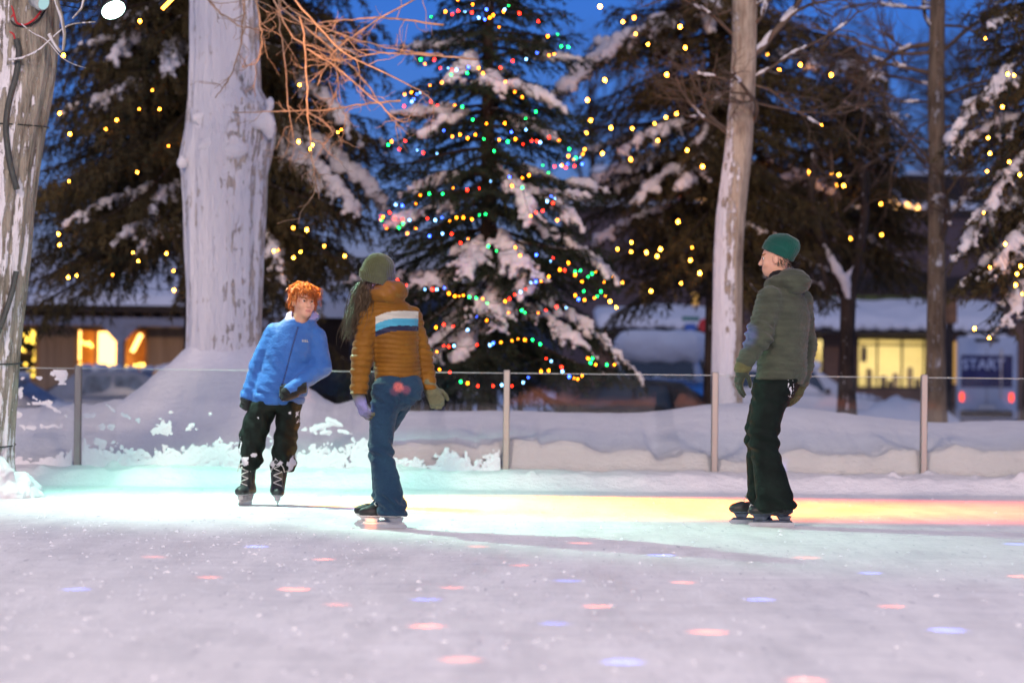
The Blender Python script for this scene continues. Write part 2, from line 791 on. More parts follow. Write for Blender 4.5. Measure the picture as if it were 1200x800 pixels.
# what is left of the daylight: the broad blue-grey west sky behind the photographer
sl = bpy.data.lights.new('dusk_sun', 'SUN')
sl.energy, sl.color, sl.angle = .66, (.86, .90, .94), R(130)
so = bpy.data.objects.new('dusk_sun', sl)
COL.objects.link(so)
aim(so, (0, 0, 0), (.1, .5, -1))

spot('ice_fill_beam', (-.5, 7.5, 23), (-.3, 9.8, 0), 3600, (.93, .97, .92), 56, .9, 1.6)  # unseen spot added overhead to brighten the ice against the bank

# coloured party floods hung on the left tree
LAMP1 = P(133, 12, 18.35)
LAMP2 = P(200, 4, 18.9)
LAMP3 = P(45, 2, 18.0)
spot('floodlight_beam', LAMP1 + A([.07, -.05, -.1]), (-2.0, 19.4, 0), SPOT1, (.30, 1, .72), 74, .8, .07)


def head(src, dst, power, col, half):
    dist = float(np.linalg.norm(A(src) - A(dst)))
    spot('floodlight_beam', src, dst, power, col, math.degrees(2 * math.atan(half / dist)), 1.0, .05)


for x, pw in ((-2.45, .9), (-1.6, 1.1)):
    head(LAMP1 + A([.07, -.05, -.1]), (x, 17.6, 0), 520 * pw, (.70, 1, .87), 3.1)
for x, pw, col in ((-.05, .8, (1, .44, .02)), (.7, .7, (1, .21, .004)), (1.6, .9, (1, .13, .002)), (2.8, .75, (1, .105, .002)), (4.3, .75, (1, .105, .004))):
    head(LAMP2 + A([.06, -.02, -.08]), (x, 18.2, 0), SPOT2 * pw, col, 1.75)
spot('floodlight_beam', LAMP3 + A([.1, -.1, -.1]), (.8, 15.1, 0), SPOT3, (.52, 1, .72), 40, 1.0, .07)
spot('floodlight_beam', P(196, -14, 18.9) + A([.1, 0, -.08]), P(400, 90, 21.6), SPOT4, (1, .42, .16), 40, .8, .05)

head(LAMP2 + A([.06, -.02, -.08]), (-1.62, 17.85, 1.62), 420, (1, .40, .07), .34)

# a party projector throws small red and blue dots over the ice
dots = [(730, 775, 1), (830, 740, 0), (1110, 738, 1), (650, 730, 1), (500, 733, 0), (700, 710, 0), (1045, 710, 0), (890, 702, 1), (395, 708, 0),
        (540, 772, 0), (945, 797, 0), (800, 682, 0), (1020, 671, 1), (665, 680, 1), (530, 688, 0), (345, 690, 0), (945, 653, 0), (1190, 637, 1),
        (680, 636, 0), (775, 650, 1), (1195, 675, 0), (245, 676, 0), (610, 662, 0), (500, 702, 1), (180, 652, 0), (90, 690, 1), (300, 640, 1), (560, 640, 0), (380, 655, 0)]
PROJ = A([.6, 12.5, 7.5])
PROJ2 = A([-.2, 5.2, 3.6])
for px, py, c in dots:
    v = _MW @ A([(px - 600) / FPX, -(py - 400) / FPX, -1.0])
    q = CAM + v * (1.0 / -v[2])
    dist = np.linalg.norm(q - PROJ)
    spot('party_projector_beam', PROJ, q, DOT * (dist / 9) ** 2 * random.uniform(.35, 1.25) * (1.0 if c else .8), (.10, .16, 1) if c else (1, .13, .05), math.degrees(random.uniform(.12, .18) / dist), 1.0, .02)
for x, y, d, col, wd, k in ((873, 393, 15.72, (.10, .14, 1), .15, 1.0), (452, 322, 15.2, (.12, .10, 1), .22, .45), (467, 453, 15.2, (1, .07, .02), .06, 9.0), (476, 456, 15.2, (1, .05, .03), .05, 2.6), (462, 459, 15.2, (1, .05, .03), .05, 1.5), (435, 607, 15.2, (1, .22, .03), .07, 1.3), (423, 479, 15.2, (.15, .12, 1), .13, 1.6)):
    q = P(x, y, d)
    o2 = q + (PROJ2 - q) / np.linalg.norm(PROJ2 - q) * 4.2
    dist = 4.2
    spot('party_projector_beam', o2, q, DOT * k * (dist / 9) ** 2, col, math.degrees(wd * 1.4 / dist), 1.0, .005)

# ------------------------------------------------------------------ setting: snow and ice
# snow: slightly blue-white, granular
m, nt, b, ob = newmat('snow')
n1 = nt.noise(ob, 2.2, 5)
nt.link(nt.mix(nt.ramp(n1, [(.3, 0.), (.7, 1.)]), (.80, .81, .84), (.70, .72, .77)), b.inputs['Base Color'])
b.inputs['Roughness'].default_value = .85
b.inputs['Specular IOR Level'].default_value = .2
bp = nt.bump(nt.noise(ob, 26, 5, .65), .55, .03)
nt.link(nt.bump(nt.noise(ob, 130, 3, .7), .4, .006, bp), b.inputs['Normal'])
SNOW = m
# branch snow: base colour lowered to stand for shade among the boughs, rounder grain
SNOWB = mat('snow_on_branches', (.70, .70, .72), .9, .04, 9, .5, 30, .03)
# clods thrown up by the resurfacer
m, nt, b, ob = newmat('bank_snow')
n1 = nt.noise(ob, 3.1, 6, .62)
n2 = nt.noise(nt.mapping(ob, (1, 1, 3)), 9, 4, .6)
dirt = nt.ramp(nt.noise(nt.mapping(ob, (1, 1, 2.2)), 6.5, 6, .7), [(.66, 0.), (.74, 1.)])
c = nt.mix(nt.ramp(n1, [(.3, 0.), (.7, 1.)]), (.86, .86, .87), (.77, .77, .79))
nt.link(nt.mix(nt.math('MULTIPLY', dirt, .30), c, (.34, .32, .31)), b.inputs['Base Color'])
b.inputs['Roughness'].default_value = .8
b.inputs['Specular IOR Level'].default_value = .25
bp = nt.bump(nt.noise(nt.mapping(ob, (1, 1, 1.6)), 17, 6, .68), .5, .04)
nt.link(nt.bump(n2, .35, .05, bp), b.inputs['Normal'])
BANK = m

# ice: frosted, scored by blades
m, nt, b, ob = newmat('skated_ice')
frost = nt.noise(nt.mapping(ob, (1, .2, 1)), 3.2, 10, .74)
swirl = nt.noise(ob, .34, 1, .4)
sw2 = nt.noise(nt.mapping(ob, rot=(0, 0, 1.1)), .55, 1.5, .4)
sw3 = nt.noise(nt.mapping(ob, (.35, 1, 1), (0, 0, .35)), .9, 2, .5)


def lines(src, k, wdt):
    fr = nt.math('FRACT', nt.math('MULTIPLY', src, k))
    d = nt.math('ABSOLUTE', nt.math('SUBTRACT', fr, .5))
    nd = nt.n.new('ShaderNodeMapRange')
    nd.interpolation_type = 'SMOOTHSTEP'
    for kk, v in ((1, 0), (2, wdt), (3, 1), (4, 0)):
        nd.inputs[kk].default_value = v
    nt.link(d, nd.inputs[0])
    return nd.outputs[0]


l1 = lines(swirl, 40, .06)
l2 = lines(sw2, 34, .06)
l3 = lines(sw3, 30, .09)
brk = nt.ramp(nt.noise(ob, 2.4, 3, .6), [(.42, 0.), (.6, 1.)])
ln = nt.math('MULTIPLY', nt.math('MAXIMUM', nt.math('MAXIMUM', l1, l2), l3), brk)
grain = nt.noise(nt.mapping(ob, (1, .10, 1)), 34, 6, .75)
fmask = nt.ramp(frost, [(.40, 0.), (.60, 1.)])
c = nt.mix(fmask, (.77, .77, .77), (.88, .87, .86))
scf = nt.ramp(nt.noise(nt.mapping(ob, (1, .30, 1), (0, 0, .25)), 2.6, 10, .70), [(.50, 0.), (.56, 1.)])
scm = nt.ramp(nt.noise(nt.mapping(ob, (1, .6, 1)), .33, 2, .5), [(.40, .25), (.62, 1.)])
c = nt.mix(nt.math('MULTIPLY', nt.math('MULTIPLY', scf, scm), .75), c, (.97, .96, .96))
stk = nt.ramp(nt.noise(nt.mapping(ob, (.55, 3.6, 1), (0, 0, .06)), 2.4, 7, .66), [(.54, 0.), (.60, 1.)])
stk2 = nt.ramp(nt.noise(nt.mapping(ob, (.40, 3.0, 1), (0, 0, -.10)), 3.1, 7, .66), [(.57, 0.), (.64, 1.)])
c = nt.mix(nt.math('MULTIPLY', stk, .55), c, (.95, .94, .93))
c = nt.mix(nt.math('MULTIPLY', stk2, .40), c, (.58, .58, .61))
c = nt.mix(nt.math('MULTIPLY', ln, .8), c, (.95, .95, .95))
c = nt.mix(nt.ramp(grain, [(.30, .55), (.46, 0.)]), c, (.58, .58, .61))
chips = nt.ramp(nt.noise(nt.mapping(ob, (1, .13, 1)), 21, 3, .6), [(.665, 0.), (.69, 1.)])
c = nt.mix(nt.math('MULTIPLY', chips, .6), c, (.40, .41, .45))
dk = nt.math('MULTIPLY', nt.math('MULTIPLY', lines(nt.noise(nt.mapping(ob, (1, .8, 1), (0, 0, .8)), .7, 2, .5), 30, .05), nt.ramp(nt.noise(ob, 1.7, 3), [(.45, 0.), (.6, 1.)])), .5)
c = nt.mix(dk, c, (.52, .52, .55))
nt.link(c, b.inputs['Base Color'])
b.inputs['Specular IOR Level'].default_value = .22
nt.link(nt.ramp(frost, [(.3, .30), (.7, .62)]), b.inputs['Roughness'])
hgt = nt.math('ADD', nt.math('MULTIPLY', ln, .5), nt.math('ADD', nt.math('MULTIPLY', grain, .5), frost))
nt.link(nt.bump(hgt, .45, .008), b.inputs['Normal'])
ICE = m

# ice sheet
o = MB().grid(A([[[x, y, 0] for x in np.linspace(-40, 40, 41)] for y in np.linspace(-34, 20.66, 40)])).build('ice_rink', ICE)
structure(o)

# crumbs of shaved ice left by the blades
rc = np.random.default_rng(77)
mb = MB()
n = 5200
cy_ = 7.2 + 12.8 * rc.random(n) ** .8
cx_ = rc.normal(-.5, 1, n) * .26 * cy_
cl = vn(np.stack([cx_ * .8, cy_ * .4, 0 * cx_], -1), 3)
keep = cl > rc.uniform(-1.1, .4, n)
oct_v = A([[1, 0, 0], [0, 1, 0], [-1, 0, 0], [0, -1, 0], [.3, .2, 1.0], [-.35, -.2, .8]])
oct_f = A([[0, 1, 4], [1, 2, 5], [2, 3, 5], [3, 0, 4], [4, 1, 5], [4, 5, 3]])
for x, y in zip(cx_[keep], cy_[keep]):
    s_ = min(.0115, .0050 * math.exp(rc.normal(0, .5)))
    a = rc.uniform(0, 6.28)
    v = oct_v * A([s_ * rc.uniform(1, 2), s_ * rc.uniform(1, 2), s_ * rc.uniform(.5, 1.0)]) * rc.uniform(.75, 1.25, (6, 3))
    v = np.stack([v[:, 0] * math.cos(a) - v[:, 1] * math.sin(a), v[:, 0] * math.sin(a) + v[:, 1] * math.cos(a), v[:, 2]], -1)
    mb.add(v + A([x, y, -.0005]), oct_f)
tag(mb.build('ice_shavings', SNOW), 'crumbs of shaved ice scattered over the rink', 'ice shavings', kind='stuff')

TR2 = P(264, 436, 24.3)[:2]
xs = np.arange(-15, 15.001, .035)
ys = np.concatenate([np.arange(20.36, 21.5, .025), np.arange(21.5, 26, .07), np.arange(26, 33.01, .35)])
X, Y = np.meshgrid(xs, ys)


def sm(a, b_, x):
    t = np.clip((x - a) / (b_ - a), 0, 1)
    return t * t * (3 - 2 * t)


def bank_z(X, Y):
    q = np.stack([X, Y, 0 * X], -1)
    edge = 20.50 + .035 * fbm(q * A([1.1, 0, 0]) + 3, 4, 3)
    front = .12 * sm(0, .26, Y - edge) + .03 * np.clip((Y - edge) / .5, 0, 1)
    hp = .11 + .23 * sm(-1.55, -1.15, X) + .065 * fbm(q * A([1.9, 0, 0]), 9, 5)
    hp = hp + .045 * sm(.45, .5, X) * (1 - sm(.62, .68, X)) * 0 - .055 * sm(1.22, 1.27, X) * (1 - sm(2.1, 2.6, X)) + .05 * sm(-.29, -.26, X) * (1 - sm(.22, .25, X))
    pile = np.maximum(hp - .16, 0) * sm(21.075, 21.16, Y)
    slope = sm(21.2, 24.2, Y) ** .8 * (.60 - hp + .10 * np.exp(-((X - 2.2) / .8) ** 2) + .035 * fbm(q * A([.7, .3, 0]), 21, 2) - .05 * sm(2.8, 4.5, X)) * 1.0
    r2 = (X - TR2[0]) ** 2 + (Y - TR2[1]) ** 2
    mound = .76 * np.exp(-r2 / .70 ** 2) * sm(21.2, 22.2, Y)
    z = front + pile + np.where(Y > 21.2, slope, 0) + mound
    ln_ = 1 - sm(24.6, 30, Y)
    z = z * ln_ + (-.44) * (1 - ln_)
    rough = (.011 * fbm(q * 9, 31, 4) + .014 * fbm(q * A([2.5, 2.5, 1]), 33, 3)) * sm(0, .1, Y - edge) * np.where(Y > 21.6, .35, 1)
    cl = np.clip(fbm(q * A([5.5, 7, 1]), 44, 2) - .72, 0, 1) * .12 * sm(20.55, 20.7, Y) * (1 - sm(21.0, 21.05, Y))
    return z + rough + cl + np.where(Y < edge, -.012, 0)


Z = bank_z(X, Y)
o = MB().grid(np.stack([X, Y, Z], -1)).build('snow_bank', BANK, smooth=True)
structure(o)

gx = np.concatenate([[-400, -150], np.linspace(-60, 60, 121), [150, 400]])
gy = np.concatenate([[-60, 0], np.linspace(26, 80, 55), [120, 250, 700]])
GX, GY = np.meshgrid(gx, gy)
q = np.stack([GX, GY, 0 * GX], -1)
GZ = -.56 + .05 * fbm(q * .33, 60, 3) * (np.abs(GX) < 59) * (GY > 27) * (GY < 79)
o = MB().grid(np.stack([GX, GY, GZ], -1)).build('snow_ground', SNOW, smooth=True)
structure(o)
ROADM = mat('packed_snow_road', (.36, .36, .38), .8, .2, 1.2, .4, 8, .03, col2=(.24, .23, .24), stretch=(.3, 1.5, 1))
yy = np.linspace(43, 50, 9)
xx = np.linspace(-80, 80, 60)
o = MB().grid(A([[[x, y, -.485 - .02 * abs(y - 47) / 4] for x in xx] for y in yy])).build('road', ROADM)
structure(o)

# far rise of dark woods behind the town
HILL = mat('wooded_hill', (.030, .036, .045), .9, .5, .08, .6, .5, 1.0, col2=(.06, .07, .10))
hx = np.linspace(-160, 160, 120)
hy = np.linspace(0, 1, 12)
hv = A([[[x, 190 + 70 * t, -1 + (9 + 4 * math.sin(x * .03 + 1) + 2.5 * math.sin(x * .11)) * math.sin(t * 1.57) + 1.2 * float(vn(A([[x * .5, t * 3, 1]]))[0])] for x in hx] for t in hy])
o = MB().grid(hv).build('hill', HILL, smooth=True)
structure(o)
hv_block = hv * A([1.6, -1, 2.4]) + A([0, 20, 0])  # unseen hill added behind the camera to block the low sunset sky
o = MB().grid(hv_block).build('hill', HILL, smooth=True)
structure(o)

# ------------------------------------------------------------------ the glass fence
FY = 21.05
postx = [P(px, 436, FY)[0] for px in (-400, -155, 92, 343, 594, 838, 1083, 1330, 1578)]
m, nt, b, ob = newmat('clear_glass')
nt.n.remove(b)
tr = nt.n.new('ShaderNodeBsdfTransparent')
tr.inputs[0].default_value = (.95, .965, .965, 1)
gl = nt.n.new('ShaderNodeBsdfGlossy')
gl.inputs['Roughness'].default_value = .02
df = nt.n.new('ShaderNodeBsdfDiffuse')
df.inputs[0].default_value = (.75, .78, .78, 1)
fr = nt.n.new('ShaderNodeFresnel')
fr.inputs[0].default_value = 1.4
mx = nt.n.new('ShaderNodeMixShader')
nt.link(fr.outputs[0], mx.inputs[0])
nt.link(tr.outputs[0], mx.inputs[1])
nt.link(gl.outputs[0], mx.inputs[2])
mx2 = nt.n.new('ShaderNodeMixShader')
sme = nt.ramp(nt.noise(nt.mapping(ob, (1, 1, .8), (0, .5, 0)), 2.6, 6, .7), [(.42, .0), (.80, .030)])
nt.link(sme, mx2.inputs[0])
nt.link(mx.outputs[0], mx2.inputs[1])
nt.link(df.outputs[0], mx2.inputs[2])
nt.link(mx2.outputs[0], nt.n['Material Output'].inputs[0])
GLASS = m
GEDGE = mat('glass_edge', (.50, .56, .54), .25, .1, 5, spec=.6)
STEEL = mat('brushed_post', (.40, .375, .34), .42, .12, 4, .15, 60, .002, metal=.75, stretch=(1, 1, .1))
SHOE = mat('dark_post_foot', (.12, .12, .12), .6, .3, 20)

fence = thing('glass_fence', 'clear glass panel fence with slim metal posts rising from the snow bank', 'fence', (0, FY, .1))
for i, x in enumerate(postx):
    mb = MB()
    mb.rbox((x, FY - .024, .535), (.056, .018, .97), .006)
    mb.rbox((x, FY + .024, .535), (.056, .018, .97), .006)
    mb.rbox((x, FY, .535), (.016, .026, .95), .004)
    po = mb.build('post', STEEL, fence)
    MB().rbox((x, FY, .10), (.10, .10, .10), .012).build('foot', SHOE, po)
    for zz in (.42, .82):
        MB().tube([(x, FY - .0345, zz), (x, FY - .0385, zz)], .009, 10).build('clamp_screw', STEEL, po)
    if i < len(postx) - 1:
        a, c = x + .012, postx[i + 1] - .012
        z0, z1 = .05, .995
        mb = MB()
        y0, y1 = FY - .006, FY + .006
        v = [(a, y0, z0), (c, y0, z0), (c, y0, z1), (a, y0, z1), (a, y1, z0), (c, y1, z0), (c, y1, z1), (a, y1, z1)]
        v += [(a, y0, z1 - .006), (c, y0, z1 - .006)]
        mb.add(v, [[0, 1, 9, 8], [8, 9, 2, 3], [5, 4, 7, 6], [3, 2, 6, 7], [0, 4, 5, 1], [1, 5, 6, 2], [0, 3, 7, 4]], [0, 1, 0, 1, 1, 1, 1])
        pane = mb.build('glass_panel', [GLASS, GEDGE], fence)
        # snow thrown against the pane by skates
        if i in (1, 2, 3):
            h = .0065
            gx = np.arange(a + .03, c - .03, h)
            gz = np.arange(.10, .98, h)
            U, V = np.meshgrid(gx, gz)
            q = np.stack([U, 0 * U, V], -1)
            n = fbm(q * 7, 71, 5)
            f = fbm(q * 34, 77, 3)
            fade = 1 - sm(-2.3, -1.2, U) * .0
            top = .30 + .06 * fbm(q * A([2.2, 0, 0]), 79, 3) - .10 * sm(-1.35, -.7, U) - .08 * (1 - sm(-4.3, -3.5, U))
            t = .16 + (top - V) * 5.0
            t = np.where(V > top, (top - V) * 7.0, np.clip(t, -1, .55)) + n * .42 + f * .46
            # a few splats and streaks higher up
            t2 = np.full(U.shape, -1.)
            for (px, py, rx, ry, an) in ((72, 440, 9, 7, .5), (25, 458, 4, 7, 0), (27, 443, 5, 2, -.6), (47, 443, 4, 1.6, .3), (62, 478, 26, 2.2, .5), (48, 472, 16, 2.2, -.1), (50, 500, 30, 3.2, -.05), (20, 486, 5, 4, 0),
                                         (108, 486, 12, 3, -.2), (122, 499, 5, 5, .3), (150, 488, 9, 3, .5), (160, 492, 4, 5, 0), (130, 500, 5, 3, 0), (200, 483, 3, 2, 0), (193, 502, 13, 11, .2), (222, 500, 10, 6, 0), (247, 485, 3, 2, 0),
                                         (375, 500, 20, 3.5, -.2), (392, 495, 15, 3, .4), (382, 507, 12, 3, 0), (405, 506, 12, 2.4, .2), (130, 478, 9, 1.6, .7), (300, 508, 16, 4, .1), (330, 505, 10, 3, 0)):
                c_ = P(px, py, FY)
                du, dv = (U - c_[0]) / .00743, (V - c_[2]) / .00743
                u2, v2 = du * math.cos(an) - dv * math.sin(an), du * math.sin(an) + dv * math.cos(an)
                t2 = np.maximum(t2, .42 - .62 * np.sqrt((u2 / rx) ** 2 + (v2 / ry) ** 2) + .30 * f + .22 * n)
            t = np.maximum(t, t2)
            th = np.clip(t, 0, .6) * .014
            ok = t > 0
            k = ok[:-1, :-1] | ok[1:, :-1] | ok[:-1, 1:] | ok[1:, 1:]
            W = len(gx)
            ii = np.argwhere(k)
            base = ii[:, 0] * W + ii[:, 1]
            faces = np.stack([base, base + 1, base + W + 1, base + W], -1)
            vv = np.stack([U, FY - .0075 - th, V], -1).reshape(-1, 3)
            used, inv = np.unique(faces, return_inverse=True)
            if len(used):
                MB().add(vv[used], inv.reshape(-1, 4)).build('stuck_snow', SNOW, pane, smooth=True)
# ------------------------------------------------------------------ trees
def barkmat(name, bark, bark2, snow_bias, ndir, fiss=1.0, spot=5, zk=0, z0=2):
    """fissured bark with driven snow caught on the weather side"""
    m, nt, b, ob = newmat(name)
    v = nt.mapping(ob, (1, 1, .16))
    fz = nt.noise(v, 19, 6, .66)
    fm = nt.ramp(fz, [(.38, 0.), (.58, 1.)])
    bc = nt.mix(fm, bark2, bark)
    bc = nt.mix(nt.ramp(nt.noise(ob, 3, 4), [(.4, 0.), (.7, .5)]), bc, tuple(min(1, x * 1.5) for x in bark))
    ge = nt.n.new('ShaderNodeNewGeometry')
    dp = nt.n.new('ShaderNodeVectorMath')
    dp.operation = 'DOT_PRODUCT'
    dp.inputs[1].default_value = Vector(ndir).normalized()
    nt.link(ge.outputs['Normal'], dp.inputs[0])
    sp = nt.noise(ob, spot, 6, .68)
    s = nt.math('ADD', nt.math('MULTIPLY', dp.outputs['Value'], .55), nt.math('MULTIPLY', nt.math('SUBTRACT', sp, .5), 1.5))
    s = nt.math('ADD', s, nt.math('MULTIPLY', nt.math('SUBTRACT', .5, fz), .9 * fiss))
    s = nt.math('ADD', s, snow_bias)
    if zk:
        sx = nt.n.new('ShaderNodeSeparateXYZ')
        nt.link(ob, sx.inputs[0])
        s = nt.math('ADD', s, nt.math('MULTIPLY', nt.math('SUBTRACT', z0, sx.outputs[2]), zk))
    fine = nt.noise(nt.mapping(ob, (1, 1, .12)), 46, 4, .6)
    s = nt.math('ADD', s, nt.math('MULTIPLY', nt.math('SUBTRACT', .5, fine), 1.1))
    big = nt.noise(nt.mapping(ob, (1, 1, .5)), 1.3, 3)
    s = nt.math('ADD', s, nt.math('MULTIPLY', nt.math('SUBTRACT', big, .5), .7))
    sm_ = nt.ramp(s, [(.35, 0.), (.46, .8), (.58, 1.)])
    nt.link(nt.mix(sm_, bc, (.80, .80, .83)), b.inputs['Base Color'])
    b.inputs['Roughness'].default_value = .85
    b.inputs['Specular IOR Level'].default_value = .2
    hh = nt.math('ADD', nt.math('MULTIPLY', nt.math('ADD', fz, nt.math('MULTIPLY', fine, .5)), .9), nt.math('MULTIPLY', sm_, .35))
    bp = nt.bump(hh, 1.0, .06)
    nt.link(nt.bump(nt.noise(ob, 70, 4, .7), .35, .008, bp), b.inputs['Normal'])
    return m


BARK_A = barkmat('cottonwood_bark', (.36, .33, .27), (.11, .095, .075), .38, (-1, -.4, 0), 1.6, 4, .18, 2.5)
BARK_B = barkmat('snow_plastered_bark', (.56, .50, .44), (.24, .20, .17), .23, (-.15, -1, 0), 1.7, 4.5)
BARK_C = barkmat('aspen_bark_snow', (.47, .40, .31), (.24, .18, .13), .22, (-1, -.35, -.1), .7, 6, .20, 2.4)
BARK_D = barkmat('brown_bark', (.25, .19, .13), (.11, .08, .055), -.30, (-.2, -1, .3), .8, 6)
BARK_E = barkmat('dark_bark', (.06, .045, .035), (.02, .016, .014), -.30, (-.4, -.6, .6), .8, 6)
TWIG = mat('pale_twig', (.36, .25, .17), .7, .25, 9)
TWIGD = mat('brown_twig', (.12, .085, .06), .8, .3, 5)
NEEDLE = mat('spruce_needles', (.030, .044, .022), .7, .4, 1.7, col2=(.014, .018, .012), spec=.2)
NEEDLE2 = mat('brownish_spruce_needles', (.095, .074, .028), .7, .4, 1.5, col2=(.028, .026, .015), spec=.2)


def trunk(mb, tab, d, n=44, amp=.03, seed=1, top=None, step=.07, ridges=True):
    """tab: (py, x_left, x_right) rows in photo pixels at d metres; top: extra (z, dx, r) above"""
    rows = []
    for py, a, b_ in tab:
        c = P((a + b_) / 2, py, d)
        rows.append((c[2], c[0], (b_ - a) / 2 / FPX * d))
    rows = sorted(rows)
    if top:
        for z, dx, r in top:
            rows.append((z, rows[-1][1] + dx, r))
    rows = A(rows)
    zz = np.arange(rows[0, 0], rows[-1, 0], step)
    cx, rr = np.interp(zz, rows[:, 0], rows[:, 1]), np.interp(zz, rows[:, 0], rows[:, 2])
    a = np.arange(n) * 2 * math.pi / n
    q = np.stack([np.cos(a)[None] * 1.6 + 0 * zz[:, None], np.sin(a)[None] * 1.6 + 0 * zz[:, None], zz[:, None] * .55 + 0 * a[None]], -1)
    dis = 1 + amp / max(rr.mean(), .01) * (fbm(q * 1.2, seed, 3) + (.9 * fbm(q * A([6, 6, .8]), seed + 5, 3) if ridges else 0))
    r_ = rr[:, None] * dis
    v = np.stack([cx[:, None] + r_ * np.cos(a), d + r_ * np.sin(a), zz[:, None] + 0 * a[None]], -1)
    mb.loft(v)
    return zz, cx, rr


def twig_tree(mb, p, dirv, L, r, depth, seed_rng, n=5, up=.12, wob=.22, kids=(3, 5), sn=None, spread=.75, mi=0):
    k = max(4, int(L / .16))
    pts, d = [A(p, float)], A(dirv, float) / np.linalg.norm(dirv)
    for i in range(k):
        d = d + seed_rng.normal(0, wob / math.sqrt(k) * 1.3, 3) + A([0, 0, up / k])
        d /= np.linalg.norm(d)
        pts.append(pts[-1] + d * L / k)
    pts = A(pts)
    rad = np.linspace(r, max(r * .45, .0022), k + 1)
    mb.tube(pts, rad, n if depth > 1 else (4 if depth == 1 else 3), mi, cap=False)
    if sn is not None and depth >= 1:
        sn.append((pts, rad))
    if depth > 0:
        for _ in range(seed_rng.integers(*kids)):
            t = seed_rng.uniform(.25, .98)
            i = min(int(t * k), k - 1)
            ax = pts[i + 1] - pts[i]
            ax /= np.linalg.norm(ax)
            s = np.cross(ax, seed_rng.normal(0, 1, 3))
            s /= np.linalg.norm(s)
            nd = ax * math.cos(spread) + s * math.sin(spread)
            twig_tree(mb, pts[i] + (pts[i + 1] - pts[i]) * (t * k - i), nd, L * seed_rng.uniform(.4, .65), rad[i] * .62, depth - 1, seed_rng, n, up, wob, kids, sn, spread, mi)


def limb_snow(parent, limbs, rg, p=.35, scale=1.0, h=.022, name='snow_clumps'):
    """short ridges of snow lying on the upper side of bare limbs"""
    segs = []
    for pts, rad in limbs:
        for i in range(len(pts) - 1):
            dz = abs(pts[i + 1][2] - pts[i][2]) / (np.linalg.norm(pts[i + 1] - pts[i]) + 1e-9)
            if rg.random() < p and dz < .8 and rad[i] > .008:
                segs.append((pts[i], pts[i + 1], rad[i]))
    if not segs:
        return
    al = A([s[0] for s in segs] + [s[1] for s in segs])
    F = Field(al.min(0) - .15, al.max(0) + .2, h)
    for a, b_, r in segs:
        rr = (.6 * r + .015) * scale
        F.cap(a + A([0, 0, r * .8]), b_ + A([0, 0, r * .8]), rr, rr * rg.uniform(.6, 1), .03)
    if (F.F < 0).any():
        skin(F, name, SNOWB, parent, lambda v: .012 * fbm(v * 14, 3, 2))


